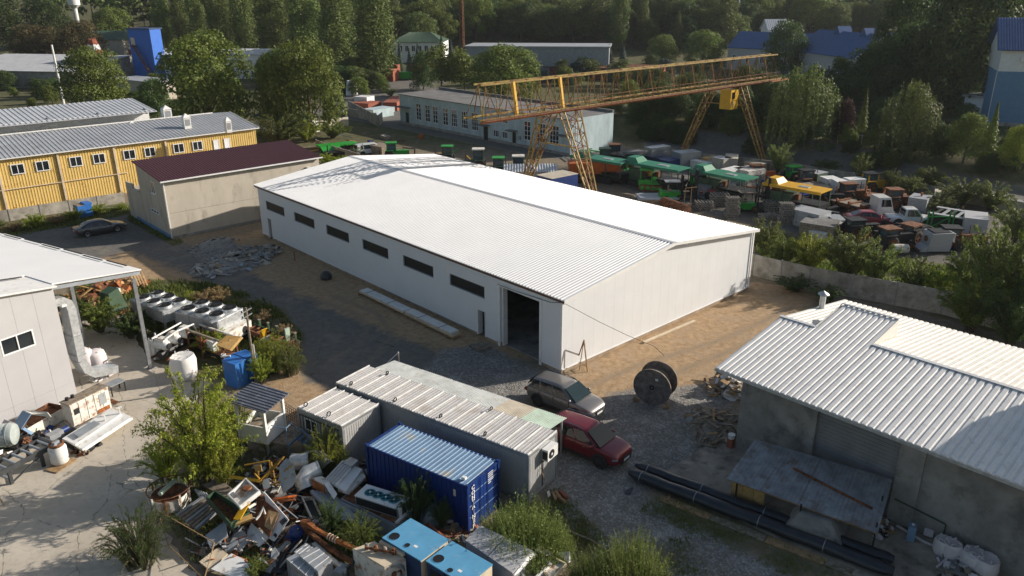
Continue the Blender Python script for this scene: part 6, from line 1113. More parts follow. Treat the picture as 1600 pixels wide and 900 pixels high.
one('marker_post', 'short red marker post in the bare earth', 'post', MB().bar((0,0,0),(0,0,.9), .05), M['brick_red'], G(461,408), local=True)
# rubble heap
def heap(name, label, px, rx, ry, hz, n, mats, sz, rz=0, base='concrete', cat='rubble heap', flat=.5):
    c = G(*px)
    if c.y < -13 and c.x > -.5: c.x = -.5
    t = T(name, label, cat, c, rz); q = random.Random(len(label)); mb = MB()
    for i in range(9):
        r = 1-i/9; mb_ = [(rx*r*math.cos(a)*(1+.12*math.sin(a*3+i)), ry*r*math.sin(a)*(1+.12*math.cos(a*4+i))) for a in np.linspace(0,2*PI,18,endpoint=False)]; 
        if i == 0: vs = []
        vs += [(x,y,hz*(1-r**1.6)*.85) for x,y in mb_]
    mb.add(vs, [(i*18+j, i*18+(j+1)%18, (i+1)*18+(j+1)%18, (i+1)*18+j) for i in range(8) for j in range(18)]); P(t, 'mound', mb, M[base], local=True)
    for k in range(n):
        a, r = q.uniform(0,2*PI), math.sqrt(q.random()); x, y = rx*r*math.cos(a)*1.1, ry*r*math.sin(a)*1.1; z = hz*max(0,1-(r*1.05)**1.6)*.85; s = q.choice(sz)
        P(t, s[0], MB().box((x,y,z+.08), [d*q.uniform(.6,1.3) for d in s[1]], q.uniform(0,3.14), (q.uniform(-flat,flat), q.uniform(-flat,flat))), M[q.choice(mats)], local=True)
    return t
heap('rubble_heap', 'heap of broken concrete slabs and boards on the yard road', (372,408), 4.6, 2.6, .7, 170, ['concrete','fence_concrete','concrete','beige','grey_scrap','wood_old'], [('broken_slab',(.5,.36,.1)),('stone',(.26,.22,.2)),('stone',(.18,.16,.14)),('board',(1.3,.1,.05)),('broken_slab',(.75,.5,.12)),('stone',(.22,.2,.16))], .4)
M['gravel'] = mk('gravel', (.32,.30,.27), .95, var=.3, scale=9, bump=.8, bscale=20)
heap('gravel_heap', 'smooth grey heap of gravel behind the broken concrete', (335,384), 2.6, 1.6, .75, 26, ['gravel'], [('stone',(.2,.18,.15))], .4, 'gravel')
heap('timber_heap', 'heap of broken timber and white boards beside the shed corner', (1138,606), 1.5, 1.3, .9, 70, ['wood','wood_old','white_paint','cream_trim','wood'], [('plank',(1.5,.16,.04)),('plank',(1.0,.12,.05)),('board',(.9,.5,.03))], 1.2, 'wood_old', 'timber heap', .5)
heap('timber_heap', 'low heap of old grey planks against the shed wall', (1120,668), 1.9, 1.5, .7, 60, ['wood_old','wood_old','wood','concrete'], [('plank',(1.8,.16,.05)),('plank',(1.1,.14,.05)),('board',(.7,.5,.04))], 1.2, 'wood_old', 'timber heap', .45)
t = T('wooden_pallet', 'grey wooden pallet piece lying by the plank heap', 'pallet', G(1108,690), .4)
for k in range(6): P(t, 'slat', MB().bb(-.7,.7,-.45+k*.17,-.33+k*.17,.12,.15), M['wood_old'], local=True)
for x in (-.6,0,.6): P(t, 'bearer', MB().bb(x-.05,x+.05,-.45,.55,0,.118), M['wood_old'], local=True)
# ---- wrapped pipe bundles
A0, B0 = V((-5.6,-10.3,0)), V((-3.15,-22.6,0)); u = (B0-A0).normalized(); sd_ = V((-u.y,u.x,0))
def bundle(label, off, st, ln, r, sq_):
    t = T('pipe_bundle', label, 'pipe bundle', A0+sd_*off+u*st, yaw2(A0,B0), 'bundles of pipes in black film'); n = int(ln/.35); k = 14; vs = []; q = random.Random(len(label))
    for i in range(n+1):
        x = ln*i/n; rr_ = r*(1-.5*max(0,1-x/.4)-.35*max(0,1-(ln-x)/.3)); wob_ = .022*math.sin(x*2.1)+.012*math.sin(x*5.3)
        for j in range(k):
            a = 2*PI*j/k; f = 1+.05*math.sin(3*a+x*.9)+q.uniform(-.02,.02); vs.append((x, rr_*f*math.cos(a)*sq_+wob_, max(.1, r*.95+.1+rr_*f*math.sin(a))))
    P(t, 'film', MB().add(vs, [(i*k+j, (i+1)*k+j, (i+1)*k+(j+1)%k, i*k+(j+1)%k) for i in range(n) for j in range(k)]+[tuple(range(k)), tuple(range((n+1)*k-1,n*k-1,-1))]), M['tarp'], 70, local=True)
    for x in (.7, 3.6, 6.7, 9.6): 
        if x < ln: P(t, 'strap', MB().lathe([(r*1.06,-.02),(r*1.09,0),(r*1.06,.02)], 18, Matrix.Translation((x,0,r*.97+.1)) @ Matrix.Rotation(PI/2,4,'Y') @ Matrix.Diagonal((1,sq_,1,1)), True), M['post_grey'], local=True)
    return t
bundle('thicker pipe bundle in black film nearest the camera', -.12, 0, 12.4, .27, 1.25); bundle('thinner pipe bundle in black film next to the slab', .72, -.05, 12.3, .23, 1.25)
t = T('plank_row', 'row of brown boards lying under the black pipe bundle', 'boards', A0+sd_*-.75+u*2.2)
for k in range(4): a = A0+sd_*(-.75)+u*(2.1+k*2.6); P(t, 'board', MB().box(a+u*1.25+V((0,0,.035)), (2.55,.5,.06), yaw2(A0,B0)), M['wood_old' if k % 2 else 'wood'])
for x in (2.4,): P(t, 'offcut', MB().box(A0+sd_*-.55+u*x+V((0,0,.09)), (.6,.12,.06), .4), M['wood'])
plate('paper_sheet', 'white sheet lying on the slab beside the black pipes', 'sheet', [(1085,769,.09),(1102,778,.09),(1101,781,.09),(1083,772,.09)], .01, 'white_paint')
plate('black_film_scrap', 'scrap of black film at the end of the pipe bundle', 'film', [(976,768,.02),(990,762,.02),(985,772,.02),(978,773,.02)], .05, 'tarp')
# ---- under and beside the lean-to
A = G(1268,838); t = T('covered_machine', 'machine under clear sheet standing below the lean to', 'machine', (A.x+.3,A.y,.06), -1.3); P(t, 'body', MB().hexa([V(q) for q in ((-1,-.6,.1),(1.1,-.6,.1),(1.1,.6,.1),(-1,.6,.1),(-.7,-.45,1.0),(.6,-.45,1.1),(.6,.45,1.1),(-.7,.45,1.0))]), M['concrete_dark'], local=True); P(t, 'cover', MB().hexa([V(q) for q in ((-1.2,-.8,.35),(1.25,-.8,.3),(1.25,.8,.3),(-1.2,.8,.35),(-.72,-.5,1.05),(.62,-.5,1.15),(.62,.5,1.15),(-.72,.5,1.05))]), M['concrete_dark'], local=True); P(t, 'front_board', MB().bb(-.8,.9,-.85,-.82,.1,.55), M['fence_concrete'], local=True)
def by_wall(p):                             # keep a thing clear of the shed's front wall
    if p.y < -13 and p.x > -.1: p.x = -.1-.3*rnd.random()
    return p
def bag(name, label, px, r, h, m, group=None, z=0.06, open_=True):
    c = by_wall(G(*px)); c.z = z; q = random.Random(len(label)); k = 18; prof = [(.86,0),(1.0,.12),(1.06,.4),(1.03,.75),(.95,.95),(.9,1.0)]; vs = []
    for rr_, zz in prof: vs += [(r*rr_*(1+q.uniform(-.05,.05)+.06*math.sin(4*2*PI*j/k))*math.cos(2*PI*j/k), r*rr_*(1+q.uniform(-.05,.05))*math.sin(2*PI*j/k), h*zz*(1+q.uniform(-.03,.03))) for j in range(k)]
    vs += [(r*.45*math.cos(2*PI*j/k)+q.uniform(-.05,.05), r*.45*math.sin(2*PI*j/k), h*(.93 if open_ else 1.12)) for j in range(k)]
    t = T(name, label, 'bag', c, q.uniform(0,3), group); n = len(prof); P(t, 'sack', MB().add(vs, [(i*k+j, i*k+(j+1)%k, (i+1)*k+(j+1)%k, (i+1)*k+j) for i in range(n) for j in range(k)]+[tuple(range(k-1,-1,-1)), tuple(range(n*k,n*k+k))]), M[m], 60, local=True)
    for a in (.7,2.3,3.8,5.4): P(t, 'loop', MB().tube([(r*.8*math.cos(a),r*.8*math.sin(a),h*.92),(r*.7*math.cos(a),r*.7*math.sin(a),h*1.12),(r*.5*math.cos(a+.5),r*.5*math.sin(a+.5),h*1.05)], .03, 4), M[m], local=True)
    return t
g_ = 'sacks along the shed wall'
for lab, px, r, h in (('sagging white sack leftmost by the shed wall', (1488,846), .38, .75), ('white sack second from the left by the wall', (1505,848), .38, .8), ('white sack with dark mouth nearest the camera', (1530,868), .42, .8), ('larger pale sack by the wall full of rubbish', (1545,852), .5, .75), ('pale sack at the right end of the sack row', (1566,856), .5, .8)): bag('rubbish_sack', lab, px, r, h, 'bag_lilac', g_)
A = by_wall(G(1440,824)); t = T('canister', 'pale blue canister standing by the shed wall', 'canister', (A.x,A.y,.06), .3); P(t, 'body', MB().bb(-.2,.2,-.16,.16,0,.75), M['blue_roof_cont'], local=True); P(t, 'cap', MB().lathe([(.06,.75),(.06,.82)], 8), M['white_paint'], local=True)
plate('cardboard_box', 'flattened pale box beside the blue canister', 'box', [(1446,822,.45),(1460,827,.45),(1458,838,.1),(1443,833,.1)], .2, 'bag_lilac')
t = one('white_gutter', 'long white gutter piece lying before the sacks', 'gutter', MB().tube([V((.2,-21.2,.12)), V((-.05,-22.5,.12)), V((0,-23.6,.12))], .06, 6), M['bag_lilac'], (.2,-21.2,0))
heap('debris_heap', 'low heap of dark debris under the pale sacks', (1528,848), 1.5, 1.0, .35, 50, ['black','bag_lilac','wood_old','grey_scrap'], [('chunk',(.3,.25,.15)),('strip',(.6,.08,.05))], .4, 'concrete_dark', 'debris heap')
heap('debris_heap', 'small heap of mixed scraps at the lean to corner', (1395,806), .7, .5, .3, 26, ['black','bag_lilac','wood','white_paint'], [('chunk',(.25,.2,.15)),('strip',(.5,.08,.05))], .4, 'concrete_dark', 'debris heap')
one('wire_coil', 'yellow green wire coil on the slab by the wall', 'coil', MB().lathe([(.3,.03),(.36,.06),(.3,.1),(.25,.06)], 14, None, True), M['osb'], by_wall(G(1580,868))+V((0,0,.06)), local=True)
t = T('fire_buckets', 'white bucket on a red stand by the plank heap', 'stand', G(1141,700), 0); P(t, 'stand', MB().bb(-.15,.15,-.15,.15,0,.6), M['brick_red'], local=True); P(t, 'bucket', MB().lathe([(.16,.6),(.2,.85)], 10), M['white_paint'], local=True)
for k, px in enumerate([(866,778),(872,776),(880,775),(876,782)]): one('wood_block', ['short','split','reddish','flat'][k]+' firewood block on the grass by the cabin', 'wood block', MB().box((0,0,.08), (.7,.14,.13), 0, (0,.08)), M['wood' if k != 2 else 'brick_red'], G(*px), 1.0+.15*k, 'firewood blocks by the cabin', local=True)
one('kerb_log', 'thin dark log lying in the grass at bottom', 'log', MB().tube([G(884,828,.06), G(925,845,.06), G(955,864,.06)], .06, 6), M['wood_old'], G(884,828))
# ---- blue bin and things by the yellow fence
t = T('blue_bin', 'small blue metal bin by the concrete fence', 'bin', G(132,338), .1); P(t, 'body', MB().bb(-.75,.75,-.6,.6,.05,1.35), M['blue_box'], local=True); P(t, 'lid', MB().bb(-.75,.0,-.6,.6,1.353,1.42), M['wood_old'], local=True); P(t, 'lid', MB().bb(.02,.8,-.62,.62,1.353,1.55), M['blue_box'], local=True)
# ================================================================== LEFT YARD
def condenser(label, A, B, D, z, h, nx):
    A, B, D = G(*A,z), G(*B,z), G(*D,z); u = (B-A).normalized(); w_ = (D-A)-u*(D-A).dot(u); lx, ly = (B-A).length, w_.length; s = 1 if u.cross(w_).z > 0 else -1
    t = T('condenser_unit', label, 'condenser', (A.x,A.y,0), yaw2(A,B), 'roof type condenser units on legs in the weeds'); 
    def lp(n, mb, m, par=None, sm=False): return P(par or t, n, mb, M[m], sm, local=True)
    Y = lambda y: (0,y*s) if s > 0 else (y*s,0)
    lp('casing', MB().bb(0,lx,*Y(ly),z-h,z-.02), 'galv'); lp('coil_side', MB().bb(.1,lx-.1,*((-.03,-.003) if s > 0 else (.003,.03)),z-h+.08,z-.12), 'grey_scrap'); lp('end_plate', MB().bb(lx+.003,lx+.03,*((.05,ly-.05) if s > 0 else (-ly+.05,-.05)),z-h+.05,z-.08), 'galv')
    for x in [lx*k/nx for k in range(nx+1)]:
        for y in (.06, ly-.06): lp('leg', MB().bb(x-.05,x+.05,y*s-.05,y*s+.05,0,z-h+.0) if x in (0,lx) or True else None, 'steel'); 
        lp('divider', MB().bb(x-.03,x+.03,*Y(ly),z-.018,z+.03), 'galv'); lp('side_strap', MB().bb(x-.03,x+.03,*((-.06,-.031) if s > 0 else (.031,.06)),z-h-.5,z-.05), 'steel')
    for i in range(nx):
        for j in range(2):
            c = Matrix.Translation((lx*(i+.5)/nx, s*ly*(j*.5+.25), z)); r = min(lx/nx, ly/2)*.40
            f = lp('fan_ring', MB().lathe([(r*1.15,-.01),(r*1.05,.16),(r,.17),(r*.98,.02)], 20, c, True), 'galv', None, 50); lp('fan_guard', MB().lathe([(r,.18),(r,.21),(r*.9,.21),(r*.9,.18)], 20, c, True), 'black', f); lp('fan_well', MB().lathe([(r*.97,.03),(.02,.03)], 20, c), 'dark', f)
            mb = MB(); mb.lathe([(r*.3,.05),(r*.3,.2),(.02,.22)], 10, c)
            for k in range(5): a = 2*PI*k/5; mb.slab([c @ V((r*.25*math.cos(a),r*.25*math.sin(a),.09)), c @ V((r*.9*math.cos(a-.25),r*.9*math.sin(a-.25),.08)), c @ V((r*.9*math.cos(a+.25),r*.9*math.sin(a+.25),.14)), c @ V((r*.25*math.cos(a+.5),r*.25*math.sin(a+.5),.13))], .01)
            lp('fan_blades', mb, 'black', f); mb = MB()
            for rr_ in (.45,.75): mb.lathe([(r*rr_,.195),(r*rr_+.025,.195),(r*rr_+.025,.21),(r*rr_,.21)], 16, c, True)
            for k in range(4): a = PI*k/4; mb.bar(c @ V((r*math.cos(a),r*math.sin(a),.2)), c @ V((-r*math.cos(a),-r*math.sin(a),.2)), .015)
            lp('guard_wire', mb, 'black', f)
    return t
condenser('long condenser unit with six fans farther from the pole', (204,468), (254,487), (240,450), 2.2, .9, 3); condenser('long condenser unit with six fans nearer the utility pole', (273,487), (339,501), (313,468), 2.2, .9, 3)
t = T('ac_casing', 'white unit with round grilles on legs below the condenser', 'air conditioner', G(372,535), .5); P(t, 'casing', MB().bb(-1.3,1.2,-.4,.4,.5,1.3), M['white_rusty'], local=True); P(t, 'grille', MB().lathe([(.26,0),(.26,.03),(.2,.04)], 14, Matrix.Translation((.4,-.41,.9)) @ Matrix.Rotation(PI/2,4,'X')), M['black'], local=True); P(t, 'leg', MB().bb(-1.2,-1.1,-.35,.35,0,.498), M['steel'], local=True); P(t, 'leg', MB().bb(1.0,1.1,-.35,.35,0,.498), M['steel'], local=True)
bag('big_bag', 'big round white bulk bag standing on the concrete', (290,590), .78, 1.55, 'bag_white', z=.035); bag('big_bag', 'pale bulk bag leaning at the duct foot', (153,578), .62, 1.25, 'bag_lilac', z=.035, open_=False); bag('big_bag', 'crumpled lilac white bulk bag beside the duct outlet', (137,582), .55, 1.5, 'bag_lilac', z=.035, open_=False)
heap('bag_scraps', 'crumpled white film scraps below the bulk bags', (163,588), .9, .5, .2, 30, ['bag_lilac','bag_white'], [('scrap',(.35,.25,.06))], .3, 'bag_lilac', 'film scraps', .6)
for k, (px, lab) in enumerate([((238,560),'leftmost'),((243,561),'second'),((249,560),'tallest white')]): one('gas_cylinder', lab+' gas cylinder beside the canopy post', 'gas cylinder', MB().lathe([(.13,0),(.13,1.25 if k < 2 else 1.6),(.05,1.42 if k < 2 else 1.78),(.05,1.5 if k < 2 else 1.88)], 12), M['white_paint'], G(*px), 0, 'gas cylinders by the canopy post', True, True)
t = T('compressor_set', 'white compressor machine with pipes and motors in the weeds', 'compressor', G(280,556), .45); 
for x in (-1.2,-.2,.8): P(t, 'motor', MB().lathe([(.05,-.55),(.32,-.5),(.34,.35),(.22,.5)], 14, Matrix.Translation((x,0,1.35)) @ Matrix.Rotation(PI/2,4,'X')), M['white_paint'], 40, local=True); P(t, 'flange', MB().lathe([(.2,.51),(.2,.6),(.1,.61)], 12, Matrix.Translation((x,0,1.35)) @ Matrix.Rotation(PI/2,4,'X')), M['black'], local=True); P(t, 'head', MB().bb(x-.2,x+.2,-.3,.2,1.65,1.9), M['white_rusty'], local=True)
P(t, 'frame', MB().bb(-1.8,1.6,-.7,-.6,.5,.65).bb(-1.8,1.6,.5,.6,.5,.65), M['rust'], local=True); P(t, 'receiver', MB().tube([(-1.6,0,.75),(1.4,0,.75)], .28, 12), M['black'], local=True); P(t, 'pipe', MB().tube([(-1.4,-.5,1.9),(-.4,-.6,2.1),(1.2,-.5,1.95),(1.5,-.5,1.0)], .06, 6), M['white_paint'], local=True); P(t, 'pipe', MB().tube([(-1.6,.4,1.0),(-1.6,.4,1.9),(1.0,.4,2.0)], .06, 6), M['white_paint'], local=True)
A, B = G(298,552), G(352,572); t = T('machine_rack', 'rusty open rack with control boxes beside the bulk bag', 'rack', A, yaw2(A,B)); ln = (B-A).length
for x in (0, ln*.4, ln): P(t, 'upright', MB().bb(x-.06,x+.06,-.06,.06,0,1.7), M['rust'], local=True); P(t, 'upright', MB().bb(x-.06,x+.06,1.0,1.12,0,1.7), M['rust'], local=True)
P(t, 'top_rail', MB().bb(-.1,ln+.1,-.07,.07,1.7,1.82), M['wood_old'], local=True); P(t, 'top_rail', MB().bb(-.1,ln+.1,1.0,1.12,1.7,1.8), M['white_rusty'], local=True); P(t, 'shelf', MB().bb(0,ln,.07,.99,.6,.68), M['rust'], local=True); P(t, 'control_box', MB().bb(ln*.5,ln*.68,.1,.5,.7,1.4), M['white_paint'], local=True); P(t, 'control_box', MB().bb(ln*.2,ln*.4,.1,.6,.7,1.3), M['brick_red'], local=True); P(t, 'tank', MB().tube([(.2,.5,.3),(ln-.2,.5,.3)], .24, 10), M['black'], local=True)
plate('orange_sheet', 'big tan orange sheet metal lid on the weeds', 'lid', [(340,541,1.5),(362,549,1.3),(380,528,1.7),(357,526,2.0)], .28, 'osb')
for lab, tp in (('front blue steel cabinet beside the utility pole', [(347,563),(367,570),(384,561),(362,553)]), ('rear blue steel cabinet touching the utility pole', [(364,552),(385,560),(402,553),(383,546)])):
    t = T('blue_cabinet', lab, 'cabinet', G(tp[0][0],tp[0][1],1.75)-V((0,0,1.75)), 0, 'blue steel cabinets by the pole'); blk(t, 'casing', tp, 1.72, 1.7, 'blue_box'); blk(t, 'top', [(x+(x-375)*.02,y) for x,y in tp], 1.78, .055, 'blue_box')
t = T('valve_set', 'white valve fittings on top of the front blue cabinet', 'valve', G(352,556,1.8)); P(t, 'pipe', MB().tube([G(345,557,1.85), G(360,556,1.85)], .07, 6), M['white_paint']); P(t, 'wheel', MB().lathe([(.12,0),(.16,.02),(.12,.04)], 10, Matrix.Translation(G(349,554,2.0)), True), M['white_paint']); P(t, 'stem', MB().bar(G(349,555,1.8), G(349,554,2.05), .03), M['white_paint'])
A, B = G(388,508,.9), G(458,535,.9); t = T('peg_rack', 'long green steel frame with upright pegs by the road', 'frame', (A.x,A.y,0), yaw2(A,B)); ln = (B-A).length
for y in (-.4, .5): P(t, 'side_beam', MB().bb(0,ln,y-.06,y+.06,.55,.85), M['rust' if y < 0 else 'green_dark'], local=True)
for k in range(9): P(t, 'cross_roller', MB().tube([(.3+k*ln/9.5,-.33,.75),(.3+k*ln/9.5,.43,.75)], .09, 8), M['rust'], local=True)
for k in range(5): P(t, 'peg', MB().bb(.4+k*ln/5-.08,.4+k*ln/5+.08,.57,.73,.5,1.2), M['green_dark'], local=True); P(t, 'peg_cap', MB().bb(.4+k*ln/5-.09,.4+k*ln/5+.09,.56,.74,1.203,1.24), M['cast'], local=True); P(t, 'leg', MB().bb(.4+k*ln/5-.06,.4+k*ln/5+.06,-.3,.4,0,.548), M['rust'], local=True)
t = T('upright_plank', 'pale green upright board at the end of the frame', 'board', G(452,548), .3); P(t, 'board', MB().bb(-.2,.2,-.06,.06,0,1.7), M['pvc_green'], local=True); P(t, 'base', MB().bb(-1.3,.7,-.1,.1,.5,.7), M['pvc_green'], local=True)
plate('yellow_sheet', 'yellow white tilted machine panel in the bushes', 'panel', [(406,530,1.0),(415,532,1.0),(418,513,1.9),(408,517,1.9)], .06, 'yellow_paint'); plate('perforated_sheet', 'white perforated panel under the yellow one', 'panel', [(405,536,.7),(424,534,.7),(422,524,1.4),(407,531,1.2)], .05, 'white_paint')
for k, px in enumerate([(434,548),(438,553),(432,556),(440,543),(430,545)]): one('white_sack', ['upper','right','lower','topmost','left'][k]+' small white sack in the reddish weeds', 'sack', MB().lathe([(.1,0),(.3,.1),(.3,.35),(.12,.5)], 8), M['bag_white'], G(*px)+V((0,0,.2)), k, 'small white sacks in the weeds', True, True)
heap('timber_heap', 'heap of rusty brown scrap and timber behind the canopy', (150,466), 4.2, 1.6, 1.0, 90, ['rust','rust_orange','wood','rust','osb'], [('bar',(1.8,.14,.12)),('lump',(.7,.5,.4)),('block',(.6,.3,.2))], .3, 'rust', 'scrap heap', .5)
t = T('pallet_stack', 'pale wooden pallets leaning behind the condenser', 'pallet', G(222,452), .3)
for k in range(5): P(t, 'slat', MB().slab([(-.5+k*.24,0,.1),(-.34+k*.24,0,.1),(-.34+k*.24,.5,1.3),(-.5+k*.24,.5,1.3)], .03), M['wood'], local=True)
for z in (.15,.7,1.2): P(t, 'bearer', MB().bb(-.6,.7,z*.4+.03,z*.4+.12,z-.05,z+.05), M['wood'], local=True)
t = T('green_machine', 'dark green machine hood behind the dark bush', 'machine', G(180,490), .4); P(t, 'hood', MB().hexa([V(q) for q in ((-.8,-.6,.3),(.8,-.6,.3),(.8,.6,.3),(-.8,.6,.3),(-.6,-.5,1.9),(.3,-.5,2.1),(.3,.5,2.1),(-.6,.5,1.9))]), M['green_dark'], local=True); P(t, 'lamp', MB().bb(.4,.7,-.2,.2,1.6,1.9), M['white_paint'], local=True); P(t, 'base', MB().bb(-.9,.9,-.65,.65,0,.298), M['rust'], local=True)
# cabinets and scrap by the grey hall
A, B = G(116,669), G(175,638); rz = yaw2(A,B); ln = (B-A).length; t = T('electrical_cabinet', 'long rusty white electrical cabinet with open square hole', 'cabinet', A, rz); hh = 1.45
P(t, 'casing', MB().bb(0,ln,0,.75,.06,hh), M['white_rusty'], local=True); P(t, 'top', MB().bb(-.03,ln+.03,-.03,.78,hh+.003,hh+.06), M['wood_old'], local=True); P(t, 'base', MB().bb(.02,ln-.02,.02,.73,.0,.058), M['rust'], local=True)
for k in range(5): P(t, 'door', MB().bb(ln*k/5+.03,ln*(k+1)/5-.03,-.03,-.003,.15,hh-.06), M['white_rusty'], local=True)
P(t, 'sign_panel', MB().bb(ln*.72,ln*.9,-.05,-.031,.55,1.25), M['grey_scrap'], local=True); P(t, 'meter_hole', MB().bb(ln*.07,ln*.2,-.045,-.031,.75,1.1), M['black'], local=True); P(t, 'rust_patch', MB().bb(ln*.62,ln*.95,-.045,-.031,.1,.35), M['rust_orange'], local=True)
for k in range(2): P(t, 'terminal', MB().lathe([(.1,0),(.1,.18)], 8, Matrix.Translation((.3+k*.35,.55,hh+.06))), M['black'], local=True)
t = T('door_stack', 'stack of long white door panels on the concrete', 'panel stack', G(150,690)); q = [(97,686),(130,703),(205,655),(180,640)]
for k in range(6):
    dx, dy = rnd.uniform(-3,3), rnd.uniform(-2,2); w_ = [(97,685),(118,694),(190,646),(172,638)] if k % 2 else [(112,690),(131,701),(205,652),(186,642)]
    blk(t, 'panel', [(x+dx,y+dy) for x,y in w_], .12+.135*k, .11, 'white_paint' if k != 3 else 'white_rusty')
blk(t, 'dark_insert', [(114,677),(124,683),(157,662),(147,657)], .93, .03, 'post_grey')
for px in ((165,659),(188,648)): c = G(*px,.72); P(t, 'bracket', MB().bb(c.x-.04,c.x+.04,c.y-.04,c.y+.04,.7,1.15).bb(c.x-.15,c.x+.15,c.y-.04,c.y+.04,1.15,1.22), M['white_paint'])
t = T('steel_rack', 'dark steel frame under the white panel stack', 'rack', G(110,695)); blk(t, 'frame', [(92,690),(128,710),(137,704),(100,684)], .1, .08, 'black')
# brown boxes, hood, conveyor
A, B = G(46,690), G(105,655); t = T('long_bin', 'long rusty brown open steel bin behind the conveyor', 'bin', A, yaw2(A,B)); ln = (B-A).length
P(t, 'floor', MB().bb(0,ln,0,1.1,.3,.36), M['rust'], local=True); P(t, 'side', MB().bb(0,ln,-.04,0,.1,.8), M['white_rusty'], local=True); P(t, 'side', MB().bb(0,ln,1.1,1.14,.1,.9), M['rust'], local=True); P(t, 'end', MB().bb(0,.04,0,1.1,.1,.8), M['rust'], local=True); P(t, 'end', MB().bb(ln-.04,ln,0,1.1,.1,.9), M['rust'], local=True); P(t, 'lining', MB().slab([(.1,.05,.4),(ln-.1,.05,.4),(ln-.1,1.05,.75),(.1,1.05,.75)], .03), M['rust'], local=True)
plate('leaning_sheet', 'grey steel lid leaning on the left scrap', 'lid', [(0,668,.6),(25,674,.6),(34,665,1.0),(8,655,1.1)], .05, 'grey_scrap')
t = T('blue_hood', 'pale blue folded sheet metal hood tilted on the scrap', 'hood', G(45,690)); a, b, c, d, e, f_ = G(24,661,1.1), G(36,642,1.7), G(49,648,1.7), G(34,671,1.1), G(80,652,1.4), G(74,645,1.75)
P(t, 'side', MB().slab([a,d,c,b], .05), M['blue_roof_cont']); P(t, 'top', MB().slab([c,e,f_,b], .05), M['white_rusty']); P(t, 'flap', MB().slab([d, G(48,680,.7), G(52,677,.7), G(38,668,1.1)], .04), M['blue_roof_cont'])
A, B = G(0,738,.95), G(88,692,.95); A.z = B.z = 0; rz = yaw2(A,B); ln = (B-A).length+2.2; A = A-V((math.cos(rz),math.sin(rz),0))*2.2; M['dark_steel'] = mk('dark_steel', (.07,.075,.08), .5, .3, var=.2); t = T('roller_conveyor', 'dark steel roller conveyor standing on the cracked concrete', 'conveyor', A, rz)
for y in (0, 1.15): P(t, 'side_rail', MB().bb(0,ln,y-.05,y+.05,.75,1.0), M['dark_steel'], local=True)
for k in range(11): P(t, 'roller', MB().tube([(.25+k*ln/11.2,.06,.93),(.25+k*ln/11.2,1.09,.93)], .07, 10), M['post_grey'], local=True)
for x in (2.6, ln-.9):
    for y in (0,1.15): P(t, 'leg', MB().bb(x-.08,x+.08,y-.06,y+.06,.0,.748), M['dark_steel'], local=True)
    P(t, 'foot_beam', MB().bb(x-.06,x+.06,.07,1.08,.25,.35), M['post_grey'], local=True)
P(t, 'end_motor', MB().tube([(ln-.1,.0,.9),(ln-.1,1.1,.9)], .16, 10), M['dark_steel'], local=True); P(t, 'brace', MB().bar((ln-2.6,-.02,.1),(ln-1.0,-.02,.7), .05), M['dark_steel'], local=True)
M['milk_glass'] = mk('milk_glass', (.42,.47,.45), .15, .1, var=.1, scale=2, spec=.7)
A = G(22,716); t = T('glass_tank', 'pale translucent cylinder tank lying on the conveyor', 'tank', A+V((0,0,1.0)), rz-.95); P(t, 'shell', MB().lathe([(.5,-1.6),(.6,-1.5),(.6,.7),(.55,.85),(.3,.95)], 22, Matrix.Translation((-.5,0,.45)) @ Matrix.Rotation(PI/2,4,'Y')), M['milk_glass'], 45, local=True)
for x in (-.4,.1): P(t, 'ring', MB().lathe([(.6,-.03),(.63,-.03),(.63,.03),(.6,.03)], 22, Matrix.Translation((x,0,.45)) @ Matrix.Rotation(PI/2,4,'Y'), True), M['grey_scrap'], local=True)
A = G(95,724); t = T('white_drum', 'white round drum standing by the conveyor end', 'drum', A+V((0,0,.12)), 0); P(t, 'shell', MB().lathe([(.40,0),(.44,.06),(.44,.85),(.36,.98),(.36,1.02)], 20), M['white_paint'], 45, local=True); P(t, 'rust_collar', MB().lathe([(.37,.99),(.38,1.08),(.3,1.12),(.3,1.02)], 18, None, True), M['rust'], local=True); P(t, 'valve', MB().box((0,0,1.15), (.35,.16,.14), .6), M['post_grey'], local=True)
one('plywood_sheet', 'plywood board under the white drum', 'board', MB().box((0,0,.07), (1.3,.8,.04)), M['wood'], G(96,728), .5, local=True)
t = T('motor_box', 'grey gearbox with blue motor behind the conveyor', 'motor', G(88,690), rz); P(t, 'box', MB().bb(-.4,.4,-.22,.22,.2,.6), M['grey_scrap'], local=True); P(t, 'motor', MB().tube([(.41,0,.45),(.8,0,.45)], .16, 12), M['blue_container'], local=True); P(t, 'base', MB().bb(-.6,1.2,-.35,.35,.03,.198), M['black'], local=True)
plate('rusty_sheet', 'rusty plate lying on the concrete by the cabinet', 'plate', [(174,623,.06),(186,628,.06),(181,632,.06),(170,628,.06)], .02, 'rust'); plate('white_film', 'crumpled white film beside the hall corner', 'film', [(122,617,.1),(133,610,.15),(138,614,.2),(126,621,.12)], .14, 'bag_white')
t = T('small_table', 'small grey table with thin legs near the duct', 'table', G(182,614), .3); P(t, 'top', MB().bb(-.5,.5,-.35,.35,.7,.75), M['grey_scrap'], local=True); [P(t, 'leg', MB().bb(x-.03,x+.03,y-.03,y+.03,0,.698), M['black'], local=True) for x in (-.45,.45) for y in (-.3,.3)]
heap('scrap_heap', 'small heap of coloured scrap behind the conveyor rollers', (42,690), 1.4, .7, .6, 40, ['rust','green_dark','blue_container','white_paint','black','wood'], [('piece',(.4,.25,.2)),('bar',(.9,.08,.08))], .5, 'black', 'scrap heap', .6)
